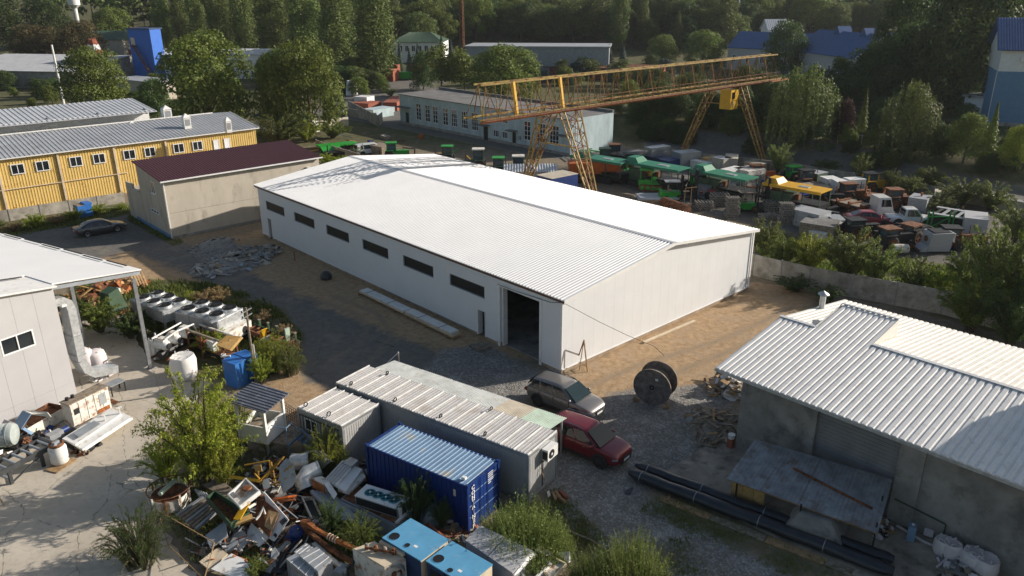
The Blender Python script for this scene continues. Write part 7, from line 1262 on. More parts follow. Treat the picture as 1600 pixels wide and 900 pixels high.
heap('scrap_heap', 'dark stack of oily bars at the panel rack end', (135,702), .7, .5, .3, 24, ['black','rust','wood_old'], [('piece',(.3,.2,.15)),('bar',(.7,.08,.08))], .5, 'black', 'scrap heap', .4)
t = T('timber_post', 'thin leaning timber post at the left edge', 'post', G(6,790)); P(t, 'post', MB().bar(G(6,790), G(6,790)+V((-.2,.1,1.2)), .06), M['wood_old'])
# ================================================================== FRONT SCRAP HEAP
def quadbox(name, label, cat, pts, t_, m, group=None): return plate(name, label, cat, pts, t_, m, group)
def openbox(name, label, cat, top, z, h, m, inner, group=None, wall=.05, dz=None):
    q = [G(*p, z) for p in top]
    if dz: q = [p+V((0,0,k)) for p,k in zip(q,dz)]
    t = T(name, label, cat, (q[0].x,q[0].y,q[0].z-h), 0, group); c = sum(q, V())/4
    n = (q[1]-q[0]).cross(q[3]-q[0]).normalized(); n = n if n.z > 0 else -n
    for i in range(4):
        a, b = q[i], q[(i+1)%4]; e = (b-a).normalized(); inn = n.cross(e); inn = inn if inn.dot(c-a) > 0 else -inn; inn *= wall
        P(t, 'side', MB().hexa([a-n*h,b-n*h,b-n*h+inn,a-n*h+inn,a,b,b+inn,a+inn]), M[m])
    P(t, 'floor', MB().slab([p-n*h+(c-p)*.03 for p in q], .03), M[inner]); return t
# rusty ringed tank
c = G(268,788); t = T('ringed_tank', 'rusty open round tank with hoop rim at the heap corner', 'tank', c); r = .98
P(t, 'shell', MB().lathe([(r*.86,.05),(r*.88,.68),(r*.85,.68),(r*.83,.05)], 26, None, True), M['white_rusty'], local=True); P(t, 'inner_wall', MB().lathe([(r*.826,.3),(r*.828,.66),(.02,.28),(.02,.25)], 26), M['rust'], local=True)
P(t, 'rim_hoop', MB().lathe([(r,.95),(r+.035,.98),(r,1.01),(r-.035,.98)], 30, None, True), M['rust'], local=True)
for k in range(9): a = 2*PI*k/9; P(t, 'stave', MB().bar((r*.93*math.cos(a),r*.93*math.sin(a),.0),(r*.98*math.cos(a),r*.98*math.sin(a),.96), .05), M['white_rusty' if k%3 else 'rust'], local=True)
t = T('steel_flask', 'pale flask lying across the rusty ringed tank', 'flask', c+V((0,0,.9))); P(t, 'body', MB().tube([(-.5,-.3,.1),(.3,.2,.12),(.5,.32,.13)], [.12,.12,.05], 10), M['pvc_green'], 40, local=True)
# mesh gate leaning along the slab edge
fr = tq([(247,798,.75),(335,848,1.35),(319,905,1.0),(262,850,.3)]); t = T('mesh_gate', 'rust framed wire mesh gate leaning on the scrap heap', 'gate', G(262,850))
for i in range(4): P(t, 'frame_bar', MB().bar(fr[i], fr[(i+1)%4], .025), M['wood'])
mb = MB()
for k in range(1, 20): u = k/20; mb.bar(fr[0].lerp(fr[1],u), fr[3].lerp(fr[2],u), .004, 3)
for k in range(1, 14): u = k/14; mb.bar(fr[0].lerp(fr[3],u), fr[1].lerp(fr[2],u), .004, 3)
P(t, 'wire_mesh', mb, M['black'], kind='stuff')
t = T('slat_stack', 'stack of dark grey slats beside the ringed tank', 'slats', G(300,815))
for k in range(7): a, b = G(276+k*5,806+k*3.5,.45-.02*k), G(318+k*3,777+k*4,.75-.03*k); P(t, 'slat', MB().tube([a,b], .10, 4), M['wood_old' if k%3 else 'grey_scrap'])
t = T('pipe_bunch', 'bunch of thin grey pipes behind the slats', 'pipes', G(315,780)); [P(t, 'pipe', MB().bar(G(305+k*4,765+k*1.5,.6), G(318+k*4,782+k*1.5,.55), .06, 6), M['grey_scrap']) for k in range(5)]
plate('weathered_sheet', 'big weathered grey board under the elm bush', 'board', [(315,758,.5),(343,748,.6),(367,768,.6),(352,780,.5)], .08, 'wood_old')
plate('dark_sheet', 'dark grey folded plastic sheet in the heap', 'sheet', [(322,838,.6),(355,814,.8),(356,838,.8),(330,858,.5)], .08, 'post_grey'); plate('dark_sheet', 'second dark grey ribbed sheet below the folded one', 'sheet', [(320,842,.3),(345,826,.5),(352,850,.5),(322,866,.3)], .05, 'black')
openbox('green_trough', 'dark green steel trough with orange end in the heap', 'trough', [(322,776),(336,766),(390,800),(360,818)], 1.25, .35, 'green_dark', 'rust')
plate('orange_sheet', 'bright orange yellow plate tilted in the green trough', 'plate', [(365,812,1.2),(375,814,1.2),(393,783,1.6),(385,780,1.6)], .06, 'yellow_paint'); plate('rotten_beam', 'rotting yellow beam along the trough end', 'beam', [(360,818,1.0),(394,805,1.1),(396,812,1.0),(362,825,.9)], .15, 'osb')
openbox('white_tray', 'white open tray tilted on top of the green trough', 'tray', [(355,772),(374,791),(407,772),(385,752)], 1.75, .22, 'white_paint', 'white_rusty', None, .06, [0,.0,.2,.2])
one('rust_pan', 'small rusty pan inside the white tray', 'pan', MB().lathe([(.12,0),(.24,.1),(.2,.16)], 10), M['rust'], G(386,766,1.8), local=True)
plate('yellow_angle', 'yellow steel angle lying above the white tray', 'beam', [(361,743,1.3),(404,749,1.4),(404,754,1.3),(361,748,1.2)], .1, 'yellow_paint')
t = T('bent_tubing', 'yellow tubular frame of bent bars standing in the heap', 'frame', G(420,770)); M['frame_y'] = mk('frame_y', (.42,.24,.03), .6, var=.2, dirt=RUST, damt=.35, dscale=5)
for a, b in (((382,727,1.7),(421,720,1.9)),((421,720,1.9),(424,745,1.2)),((406,757,1.2),(444,713,2.1)),((404,753,1.2),(438,718,2.0)),((424,752,1.2),(457,726,2.0)),((404,736,1.4),(404,752,1.1)),((424,758,1.1),(450,747,1.5)),((424,722,1.7),(432,758,1.0)),((398,740,1.4),(418,762,1.0))): P(t, 'bar', MB().bar(G(*a), G(*b), .045), M['frame_y'])
plate('tan_sheet', 'tan metal plate hanging on the yellow frame', 'plate', [(397,728,1.5),(408,726,1.6),(410,736,1.3),(400,738,1.2)], .04, 'osb'); plate('white_square', 'small white square sign in front of yellow frame', 'plate', [(409,751,1.3),(420,747,1.5),(423,761,1.2),(413,765,1.0)], .03, 'white_paint')
# round pale sheet, ducts
q = tq([(437,728,1.9),(448,716,2.1),(458,724,2.1),(463,745,1.7),(459,758,1.4),(443,771,1.0),(437,752,1.3)]); one('round_sheet', 'large pale grey rounded sheet standing in the heap', 'sheet', MB().slab(q, .06), M['grey_scrap'], V((q[5].x,q[5].y,.4)))
def duct(label, pts, r, m='galv', ribs=False):
    p = tq(pts); t = T('scrap_duct', label, 'duct', (p[0].x,p[0].y,0), 0, 'ducts in the scrap heap'); k = 16; mb = MB(); rs = r if isinstance(r, list) else [r]*len(p); mb.tube(p, rs, k, False); P(t, 'shell', mb, M[m], 60)
    P(t, 'inside', MB().tube([a.lerp(b,.0) for a,b in zip(p,p)], [x*.96 for x in rs], k, False), M['dark'], 60); d = (p[-1]-p[-2]).normalized(); P(t, 'collar', MB().tube([p[-1]-d*.02, p[-1]+d*.05], rs[-1]*1.04, k, False), M['steel']); return t
duct('galvanized duct piece with open end facing right', [(457,722,1.1),(470,722,1.15),(483,720,1.2)], .42); duct('flexible ribbed duct lying behind the open duct', [(478,714,1.0),(492,712,1.1),(505,718,1.0),(512,727,.8)], [.3,.34,.33,.3], 'grey_scrap'); duct('bent galvanized duct elbow with wide dark mouth', [(478,765,.6),(473,752,.9),(482,740,1.1),(499,733,1.2)], [.42,.45,.45,.42])
# white louvre panels stack beside the container
t = T('louvre_pile', 'stack of white louvred panels by the container corner', 'panel stack', G(540,760))
for k, q in enumerate([[(509,747),(526,757),(549,731),(535,719)], [(521,756),(540,768),(566,733),(552,727)], [(528,765),(545,770),(571,745),(566,733)], [(533,722),(549,729),(560,719),(548,714)]]):
    z = [1.25,1.1,.95,1.3][k]; blk(t, 'panel', q, z, .12, ['white_paint','white_paint','white_rusty','grey_scrap'][k])
p0, p1, p2, p3 = [G(*a,1.27) for a in [(509,747),(526,757),(549,731),(535,719)]]
for k in range(4): u = .15+.22*k; P(t, 'louvre', MB().tube([p0.lerp(p1,u)+V((0,0,.02)), p3.lerp(p2,u)+V((0,0,.02))], .045, 4), M['grey_panel'])
t = T('rusty_white_box', 'white metal box with rusty side and bent lid', 'box', G(505,790)); blk(t, 'casing', [(487,747),(506,757),(520,752),(502,744)], 1.2, .55, 'white_rusty'); P(t, 'rust_side', MB().slab(tq([(487,749,1.15),(505,758,1.15),(508,772,.75),(489,763,.75)]), .03), M['rust_orange']); P(t, 'lid', MB().slab(tq([(507,756,1.25),(514,752,1.25),(527,772,.9),(522,780,.8)]), .05), M['white_paint'])
openbox('ladder_rack', 'pale steel ladder frame with dark rubber lining', 'frame', [(471,776),(489,775),(509,820),(491,819)], .55, .2, 'white_rusty', 'black')
t = T('plank_stack', 'stack of long grey boards half hidden under weeds', 'boards', G(510,800)); [P(t, 'board', MB().tube([G(487+k*6,768+k*1,.75-.03*k), G(530+k*7,812+k*1.5,.45)], .12, 4), M['post_grey' if k%2 else 'grey_scrap']) for k in range(6)]
# cabinet with square holes, brown side
t = T('cut_out_plate', 'grey control panel with square cut outs tilted in the heap', 'panel', G(430,850)); q = tq([(405,762,1.4),(418,772,1.4),(451,812,1.1),(428,846,.5),(412,830,.6),(430,800,1.0)])
P(t, 'plate', MB().slab(tq([(412,768,1.5),(451,812,1.1),(428,846,.5),(410,835,.5),(420,800,1.0)]), .05), M['white_paint']); P(t, 'brown_side', MB().slab(tq([(402,772,1.5),(436,801,1.2),(420,840,.7),(398,815,.8)]), .05), M['rust']); P(t, 'brown_board', MB().slab(tq([(420,797,1.35),(436,801,1.25),(424,830,.85),(413,822,.9)]), .05), M['wood']); P(t, 'hole', MB().slab(tq([(436,815,1.16),(444,808,1.2),(449,813,1.16),(441,821,1.1)]), .02), M['dark']); P(t, 'hole', MB().slab(tq([(427,836,.66),(430,832,.7),(434,835,.68),(431,840,.62)]), .02), M['dark'])
t = T('bent_white_pipe', 'small white bent pipe frame on the rusty scrap', 'frame', G(408,815)); P(t, 'pipe', MB().tube([G(400,812,1.3), G(405,806,1.4), G(412,792,1.7), G(414,803,1.4)], .05, 6), M['white_paint'])
plate('white_sheet', 'white hinged lid piece left of control panel', 'lid', [(394,818,.6),(420,842,.4),(405,855,.3),(385,838,.3)], .06, 'white_paint'); plate('white_sheet', 'big pale sheet under the white lid', 'lid', [(350,830,.4),(372,823,.6),(392,842,.5),(375,862,.3)], .05, 'grey_scrap'); plate('plank_pile', 'stack of pale boards left at the mesh gate', 'board', [(345,848,.3),(372,840,.4),(384,855,.3),(352,865,.2)], .12, 'grey_scrap')
plate('white_sheet', 'broad white sheet at the bottom left of the heap', 'sheet', [(330,890,.4),(362,866,.5),(402,885,.4),(385,912,.3)], .05, 'white_paint'); plate('cream_planks', 'cream weathered boards beside the mesh gate', 'board', [(312,880,.25),(342,857,.3),(356,868,.3),(328,893,.2)], .1, 'cream_trim')
# long steel trough with fan unit on top
t = T('steel_trough', 'long grey steel trough with brown lined tray', 'trough', G(590,850)); P(t, 'front_side', MB().slab(tq([(530,782,.75),(618,823,.75),(620,850,.1),(530,806,.1)]), .05), M['post_grey'])
blk(t, 'body', [(532,780),(617,821),(644,800),(557,758)], .72, .7, 'post_grey'); P(t, 'tray_floor', MB().slab([G(*p,.725) for p in [(536,779),(617,818),(640,800),(560,760)]], .02), M['rust']); P(t, 'edge', MB().slab(tq([(617,819,.75),(622,818,.75),(646,797,.75),(641,796,.75)]), .12), M['white_paint'])
for k in range(3): a, b = G(575+k*20,797+k*9,.76), G(585+k*20,788+k*9,.76); P(t, 'batten', MB().bar(a, b, .03), M['wood'])
A, B, D = G(555,775,1.25), G(621,796,1.25), G(569,757,1.25); u = B-A; w_ = D-A; w_ = w_-u.normalized()*w_.dot(u.normalized()); lx, ly = u.length, w_.length
t = T('fan_unit', 'white evaporator unit with four turquoise fan openings', 'fan unit', (A.x,A.y,.75), yaw2(A,B)); P(t, 'casing', MB().bb(0,lx,0,ly,0,.5), M['grey_scrap'], local=True); P(t, 'top_plate', MB().bb(-.03,lx+.05,-.03,ly+.03,.503,.55), M['white_paint'], local=True); P(t, 'front_coil', MB().bb(.05,lx-.05,-.025,-.003,.08,.45), M['black'], local=True)
M['turquoise'] = mk('turquoise', (.04,.22,.28), .4)
for k in range(4):
    c = Matrix.Translation((lx*(.22+.19*k), ly*.5, .552)); f = P(t, 'fan', MB().lathe([(ly*.3,0),(ly*.28,.03),(ly*.22,.03),(ly*.21,.004)], 18, c, True), M['turquoise'], local=True); P(f, 'fan_well', MB().lathe([(ly*.21,.006),(.01,.006)], 18, c), M['black'], local=True); P(f, 'blade', MB().box(c @ V((0,0,.02)), (ly*.36,.07,.02), .5).box(c @ V((0,0,.021)), (.07,ly*.36,.02), .5), M['turquoise'], local=True); P(f, 'hub', MB().lathe([(.05,.02),(.05,.05)], 8, c), M['white_paint'], local=True)
P(t, 'bent_foot', MB().bb(lx+.05,lx+.1,0,.2,-.3,.5), M['white_paint'], local=True)
# rusty twisted beam with rope
t = T('rusty_beam', 'twisted rusty orange beam bound with rope', 'beam', G(510,860)); p = tq([(470,815,1.15),(482,818,1.1),(492,826,1.1),(510,836,1.05),(530,846,1.0),(562,861,.9)]); P(t, 'beam', MB().tube(p, [.13,.19,.11,.1,.12,.12], 4), M['rust_orange'])
for k in range(4): c = p[3].lerp(p[4], .2+.2*k); P(t, 'rope', MB().lathe([(.13,-.03),(.16,0),(.13,.03)], 10, Matrix.Translation(c) @ (p[4]-p[3]).to_track_quat('Z','Y').to_matrix().to_4x4(), True), M['cream_trim'])
t = T('rusty_channel', 'rusty channel steel lying below the twisted beam', 'beam', G(500,870)); P(t, 'beam', MB().tube(tq([(472,823,.8),(505,850,.7),(552,880,.6)]), .12, 4), M['rust']); P(t, 'beam', MB().tube(tq([(490,850,.5),(540,893,.4)]), .12, 4), M['white_rusty'])
one('blue_barrel', 'dark blue plastic barrel tipped in the middle of heap', 'barrel', MB().lathe([(.26,0),(.32,.06),(.33,.45),(.32,.85),(.24,.95),(.05,.96)], 16, Matrix.Rotation(.5,4,'X')), M['blue_container'], G(455,850)+V((0,0,.1)), .4, sm=True, local=True)
t = T('orange_pipe', 'red orange pipe pair under the pale sheet', 'pipe', G(440,785)); P(t, 'pipe', MB().tube(tq([(432,780,1.0),(450,777,1.05),(463,775,1.0)]), .07, 6), M['orange_paint']); P(t, 'pipe', MB().tube(tq([(430,784,.9),(462,781,.9)]), .06, 6), M['rust_orange'])
t = T('long_bar', 'thin pale rail slanting across the dark heap', 'rail', G(450,800)); P(t, 'rail', MB().bar(G(433,784,1.1), G(465,810,.9), .03), M['grey_scrap'])
# wrapped grey boxes
for lab, tp, z, h in (('front flat grey carton stack with white straps', [(447,873),(485,905),(494,890),(463,864)], .95, .9), ('rear flat grey carton stack with white straps', [(468,868),(497,893),(519,874),(495,854)], 1.1, 1.0), ('small grey carton behind the two strapped stacks', [(459,862),(474,870),(491,857),(478,848)], .95, .6)):
    t = T('carton_stack', lab, 'carton', G(tp[0][0],tp[0][1],z)-V((0,0,z)), 0, 'grey strapped cartons'); q = [G(*a,z) for a in tp]; blk(t, 'carton', tp, z, h, 'grey_scrap')
    for k in range(3): u = .2+.3*k; a, b = q[0].lerp(q[1],u)+V((0,0,.01)), q[3].lerp(q[2],u)+V((0,0,.01)); P(t, 'strap', MB().tube([a-V((0,0,h*.8)), a, b], .015, 4), M['white_paint'])
# beige machine with flywheel
t = T('beige_machine', 'rust streaked cream machine block with valves on top', 'machine', G(590,930)); tp = [(551,858),(601,888),(634,873),(585,846)]; blk(t, 'block', tp, 1.35, 1.35, 'white_rusty'); q = [G(*a,1.37) for a in tp]; P(t, 'deck', MB().slab([p.lerp(sum(q,V())/4, .04) for p in q], .04), M['cream_trim'])
P(t, 'rail', MB().tube([q[3].lerp(q[2],.2)+V((0,0,.15)), q[3].lerp(q[2],.95)+V((0,0,.15))], .1, 4), M['cream_trim']); P(t, 'pipe', MB().tube([q[0].lerp(q[2],.25)+V((0,0,.2)), q[0].lerp(q[2],.8)+V((0,0,.2))], .06, 8), M['rust'])
for k in range(4): c = q[0].lerp(q[2],.25+.17*k); P(t, 'valve', MB().lathe([(.1,0),(.1,.2),(.05,.3)], 8, Matrix.Translation(c+V((.1,.05,.02)))), M['rust' if k%2 else 'cast'])
c = G(616,893,.9); mx = Matrix.Translation(c) @ Matrix.Rotation(-.6,4,'Z') @ Matrix.Rotation(PI/2,4,'X'); P(t, 'flywheel', MB().lathe([(.34,-.16),(.44,-.16),(.44,.16),(.34,.16)], 24, mx, True), M['steel']); 
mb = MB(); mb.lathe([(.1,-.1),(.1,.22)], 10, mx)
for k in range(5): a = 2*PI*k/5; mb.bar(mx @ V((0,0,0)), mx @ V((.36*math.cos(a),.36*math.sin(a),0)), .05)
P(t, 'flywheel_spokes', mb, M['rust']); P(t, 'wheel_web', MB().lathe([(.35,-.03),(.02,-.03)], 20, mx), M['rust'])
t = T('bent_pipe', 'bent dark pipe with grey motor before the cream machine', 'pipe', G(540,890)); P(t, 'pipe', MB().tube(tq([(553,866,.9),(552,880,.7),(543,890,.5),(545,912,.3)]), .06, 6), M['black']); P(t, 'motor', MB().box(G(533,893,.3), (.6,.4,.4), .5), M['grey_scrap'])
# sky blue cabinets
def skycab(label, tp, holes_, z, tag):
    q = [G(*a,z) for a in tp]; A, B, D = q[0], q[1], q[3]; u, w_ = B-A, D-A; lx = u.length; un = u.normalized(); w2 = w_-un*w_.dot(un); ly = w2.length; s = 1 if un.cross(w2).z > 0 else -1; t = T('blue_enclosure', label, 'enclosure', (A.x,A.y,0), yaw2(A,B), 'sky blue machine enclosures'); Y = (0,ly) if s > 0 else (-ly,0)
    P(t, 'casing', MB().bb(.03,lx-.03,Y[0]+.03,Y[1]-.03,.05,z-.06), M['navy_box'], local=True); P(t, 'roof', MB().bb(0,lx,*Y,z-.057,z), M['sky_blue'], local=True); P(t, 'end_panel', MB().bb(lx-.029,lx-.005,Y[0]+.04,Y[1]-.04,.06,z-.06), M['cream_trim'] if tag else M['sky_blue'], local=True)
    Mi = MATX[t.name].inverted()
    for px, py, r in holes_: c = Mi @ G(px,py,z+.003); P(t, 'hole', MB().lathe([(r,0),(r*.97,.004),(.01,.004)], 24, Matrix.Translation((c.x,c.y,z+.001))), M['dark'], local=True); P(t, 'hole_rim', MB().lathe([(r,0),(r+.02,0),(r+.02,.012),(r,.012)], 24, Matrix.Translation((c.x,c.y,z+.001)), True), M['sky_blue'], local=True)
    P(t, 'door_gap', MB().bb(lx*.45,lx*.47,Y[0]+.0,Y[0]+.028,.1,z-.1), M['dark'], local=True); P(t, 'paper_tag', MB().bb(lx*.62,lx*.70,(Y[0]+Y[1])/2-.4,(Y[0]+Y[1])/2-.28,z+.001,z+.006), M['plate'], local=True); P(t, 'side_grille', MB().bb(lx*.1,lx*.38,Y[0]+.0,Y[0]+.027,.5,z-.3), M['black'], local=True)
skycab('rear sky blue enclosure with two round holes in its roof', [(597,840),(657,876),(700,842),(641,809)], [(616,838,.24),(636,852,.13)], 1.7, 1); skycab('front sky blue enclosure with two round holes at bottom edge', [(665,876),(729,915),(770,883),(708,846)], [(685,873,.24),(703,891,.13)], 1.7, 1)
# big grey white cabinet, smashed fridge and boards
t = T('grey_cabinet', 'large pale grey cabinet with white edged roof lying by the grass', 'cabinet', G(770,900)); blk(t, 'body', [(728,845),(802,895),(830,862),(750,824)], 1.15, 1.1, 'grey_panel'); q = [G(*p,1.18) for p in [(727,846),(801,897),(832,862),(750,822)]]; P(t, 'roof', MB().slab(q, .06), M['grey_panel']); a, b = q[0].lerp(q[1],.5), q[3].lerp(q[2],.5); P(t, 'roof_seam', MB().tube([a+V((0,0,.065)), b+V((0,0,.065))], .012, 4), M['black']); P(t, 'edge_bevel', MB().slab(tq([(802,898,1.17),(807,897,1.05),(836,866,1.05),(831,861,1.2)]), .05), M['trim_white']); P(t, 'blue_hinge', MB().tube(tq([(729,846,1.1),(737,836,1.1)]), .06, 6), M['blue_container'])
plate('plank_pile', 'weathered wooden boards behind the big grey cabinet', 'boards', [(800,842,.7),(842,862,.6),(836,872,.5),(795,850,.6)], .1, 'wood_old')
openbox('broken_fridge', 'smashed white fridge carcass with stained lining', 'fridge', [(812,892),(826,912),(862,880),(835,860)], .7, .35, 'white_paint', 'white_rusty', None, .07)
openbox('broken_shelf', 'pale wooden shelf frame leaning on the smashed fridge', 'frame', [(845,889),(862,905),(886,880),(862,868)], .65, .15, 'cream_trim', 'white_rusty', None, .05); plate('white_flap', 'white metal flap standing right of the shelf frame', 'plate', [(869,863,.8),(890,862,.8),(891,878,.4),(888,880,.4)], .03, 'white_paint'); plate('beige_sheet', 'stained triangular beige sheet on the fridge', 'sheet', [(836,861,.9),(842,853,1.0),(864,864,.8),(858,870,.7)], .03, 'white_rusty')
one('red_bar_bundle', 'bundle of red bars behind the sky blue enclosures', 'bars', MB().tube(tq([(668,818,.5),(698,842,.5)]), .06, 4).tube(tq([(672,822,.35),(690,838,.3)]), .05, 4), M['brick_red'], G(672,822)); t = T('dark_tarp_ball', 'crumpled dark tarp heap under the container side', 'tarp', G(678,810)); P(t, 'cloth', MB().lathe([(.7,0),(.75,.3),(.5,.7),(.15,.85)], 10), M['post_grey'], 50, local=True)
heap('scrap_heap', 'litter of red brown scraps in front of container', (705,825), 1.7, 1.0, .3, 50, ['rust','wood','brick_red','white_rusty','concrete'], [('piece',(.35,.22,.12)),('bar',(.8,.07,.06))], .3, 'wood_old', 'scrap heap', .5)
# the mass of rusty pieces that fills the heap
for lab, px, rx, ry, hz, n in (('tangled rusty core of the front scrap heap', (420,800), 2.3, 1.5, 1.0, 170), ('dark lower scrap between cartons and rusty beam', (470,845), 1.6, 1.1, .7, 60), ('rusty scrap around the yellow bars', (420,745), 1.6, .9, .7, 60), ('mixed scrap beneath the mesh gate', (360,850), 1.6, 1.0, .5, 90), ('scrap between steel trough and container', (575,740), 1.3, .8, .5, 36), ('pale scraps at the lower left heap end', (425,880), 1.2, .8, .5, 40)):
    heap('scrap_heap', lab, px, rx, ry, hz, n, ['rust','rust','black','black','post_grey','wood_old','dark_steel','white_rusty','rust_orange','grey_scrap'], [('piece',(.4,.25,.14)),('bar',(1.4,.06,.06)),('plate',(.6,.4,.03)),('bar',(1.0,.1,.04)),('bar',(1.7,.04,.04))], .3, 'black', 'scrap heap', .7)
# ================================================================== VEGETATION
R = np.random.default_rng(11)
def leafmat(name, cols, tr=.36):
    n = NT(name); gi = n('NewGeometry'); oi = n('ObjectInfo')
    c = n.mix(n.mr(gi.outputs['Random Per Island'], 0, 1), cols[0], cols[1]); c = n.mix(n.mr(n.noise(.45, 3), .42, .68, 0, .75), c, cols[2])
    hs = n('HueSaturation'); n.put(hs.inputs['Color'], c); n.put(hs.inputs['Value'], n.mr(oi.outputs['Random'], 0, 1, .8, 1.22)); n.put(hs.inputs['Hue'], n.mr(oi.outputs['Random'], 0, 1, .488, .512))
    n.put(n.b.inputs['Base Color'], hs.outputs[0]); n.b.inputs['Roughness'].default_value = .6; n.b.inputs['Specular IOR Level'].default_value = .25
    t = n('BsdfTranslucent'); n.put(t.inputs[0], hs.outputs[0]); ms = n('MixShader'); ms.inputs[0].default_value = tr
    n.t.links.new(n.b.outputs[0], ms.inputs[1]); n.t.links.new(t.outputs[0], ms.inputs[2]); n.t.links.new(ms.outputs[0], n.t.nodes['Material Output'].inputs[0]); return n.m
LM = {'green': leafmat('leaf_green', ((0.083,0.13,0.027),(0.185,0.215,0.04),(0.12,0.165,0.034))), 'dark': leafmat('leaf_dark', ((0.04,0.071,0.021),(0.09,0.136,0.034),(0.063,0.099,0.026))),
      'poplar': leafmat('leaf_poplar', ((0.078,0.12,0.032),(0.181,0.219,0.057),(0.111,0.161,0.041))), 'bright': leafmat('leaf_bright', ((0.161,0.234,0.024),(0.329,0.347,0.044),(0.244,0.282,0.032)), .35),
      'willow': leafmat('leaf_willow', ((0.071,0.1,0.026),(0.14,0.163,0.046),(0.1,0.128,0.037))), 'spruce': leafmat('leaf_spruce', ((0.039,0.065,0.052),(0.078,0.111,0.091),(0.052,0.085,0.065)), .1),
      'plum': leafmat('leaf_plum', ((.05,.025,.02),(.09,.045,.035),(.06,.04,.03))), 'brown': leafmat('leaf_rust', ((.05,.05,.02),(.12,.08,.035),(.08,.065,.028))),
      'weed': leafmat('leaf_weed', ((0.095,0.14,0.032),(0.216,0.24,0.069),(0.152,0.189,0.052)), .35), 'dry': leafmat('leaf_dry', ((.2,.13,.06),(.34,.24,.13),(.27,.18,.09)))}
def quads(ctr, nrm, size, asp=.6, rs=.35):     # leaf faces at ctr facing nrm
    k = len(ctr); nrm = nrm/np.maximum(np.linalg.norm(nrm, axis=1, keepdims=True), 1e-6)
    a = np.cross(nrm, R.normal(size=(k,3))); a /= np.maximum(np.linalg.norm(a, axis=1, keepdims=True), 1e-6); b = np.cross(nrm, a)
    s = (size*(1+rs*R.uniform(-1,1,k)))[:,None]; a *= s; b *= s*asp
    v = np.stack([ctr-a, ctr-b, ctr+a, ctr+b], 1).reshape(-1,3); return v, np.arange(4*k).reshape(k,4)
def sph(k): v = R.normal(size=(k,3)); return v/np.linalg.norm(v, axis=1, keepdims=True)
def lobes(cs, rs, n, size, flat=.85, jit=.16):     # leaves over several overlapping lobes
    w_ = np.array(rs)**2; idx = R.choice(len(rs), n, p=w_/w_.sum()); d = sph(n); d[:,2] = np.where(d[:,2] < -.35, -d[:,2], d[:,2])
    r = np.array(rs)[idx]*(1-np.abs(R.normal(0, jit, n))); bump_ = 1+.13*np.sin(d[:,0]*7+idx)*np.cos(d[:,1]*6+idx*2)*1.2
    p = np.array(cs)[idx] + d*(r*bump_)[:,None]*np.array([1,1,flat])
    return quads(p, d+R.normal(0,.55,(n,3)), size)
def crown(kind, seed):
    global R; R = np.random.default_rng(seed)
    if kind == 'round':                              # unit: width 1, height 1, base at 0
        k = 24; cs, rs = [], []
        for i in range(k):
            h = .13+.70*(i+.5)/k; a = i*2.4+R.uniform(-.4,.4); rr = .35*math.sqrt(max(.02,1-((h-.40)/.50)**2))*R.uniform(.72,1.08); cs.append((rr*math.cos(a), rr*math.sin(a), h)); rs.append(R.uniform(.12,.19))
        for h, r0 in ((.35,.3),(.6,.28),(.8,.18)): cs.append((0,0,h)); rs.append(r0)
        return lobes(cs, rs, 13000, .0145, .9, .22)
    if kind == 'poplar':                             # width .3 of height 1
        k = 46; cs, rs = [], []
        for i in range(k):
            h = .05+.92*((i+.5)/k); pr = .13*min(1,(h/.15)**.6)*max(.05,(1.0-h)/.5 if h > .5 else 1)**.6; a = R.uniform(0,6.28); cs.append((pr*.62*math.cos(a), pr*.62*math.sin(a), h)); rs.append(pr*R.uniform(.42,.7)+.012)
        return lobes(cs, rs, 8500, .0095, 1.9, .28)
    if kind == 'willow':
        P_, N_ = [], []
        for s in range(260):
            a = R.uniform(0,2*PI); r0 = .42*math.sqrt(R.uniform(0,1)); top = .97-.9*r0**1.6*1.6-R.uniform(0,.15); ln = R.uniform(.3,.85); k = 34; t_ = np.linspace(0,1,k)
            x = r0*(1+.14*t_)*math.cos(a)+R.normal(0,.006,k); y = r0*(1+.14*t_)*math.sin(a)+R.normal(0,.006,k); z = np.maximum(top-ln*t_, .03)+R.normal(0,.01,k)
            P_.append(np.stack([x,y,z],1)); N_.append(np.stack([np.full(k,math.cos(a)),np.full(k,math.sin(a)),np.full(k,.2)],1)+R.normal(0,.5,(k,3)))
        return quads(np.concatenate(P_), np.concatenate(N_), .017, .45)
    if kind == 'spruce':
        n = 2600; h = R.uniform(0,1,n)**1.4; tier = (h*11)%1; r = .24*(1-h)**.85*(.55+.45*(1-tier))*(1-np.abs(R.normal(0,.15,n))); a = R.uniform(0,2*PI,n)
        p = np.stack([r*np.cos(a), r*np.sin(a), .04+.96*h-.03*r/.24],1); return quads(p, np.stack([np.cos(a),np.sin(a),np.full(n,.7)],1)+R.normal(0,.4,(n,3)), .02, .5)
    if kind == 'birch':
        k = 9; cs = [(R.normal(0,.09), R.normal(0,.09), .25+.65*i/k) for i in range(k)]; rs = [.17*math.sin(PI*(.25+.7*i/k))+.04 for i in range(k)]; return lobes(cs, rs, 2600, .02, 1.2, .35)
    if kind in ('far', 'farp'):
        if kind == 'farp': n = 260; h = R.uniform(.05,1,n); a = R.uniform(0,2*PI,n); r = .14*np.clip((1.02-h)/.45,0,1)**.55*(1-np.abs(R.normal(0,.15,n))); p = np.stack([r*np.cos(a),r*np.sin(a),h],1); return quads(p, p*[1,1,0]+[0,0,.1]+R.normal(0,.05,(n,3)), .04)
        cs = [(R.normal(0,.2), R.normal(0,.2), R.uniform(.35,.8)) for _ in range(7)]; rs = [R.uniform(.16,.27) for _ in cs]; return lobes(cs, rs, 430, .062, .9, .12)
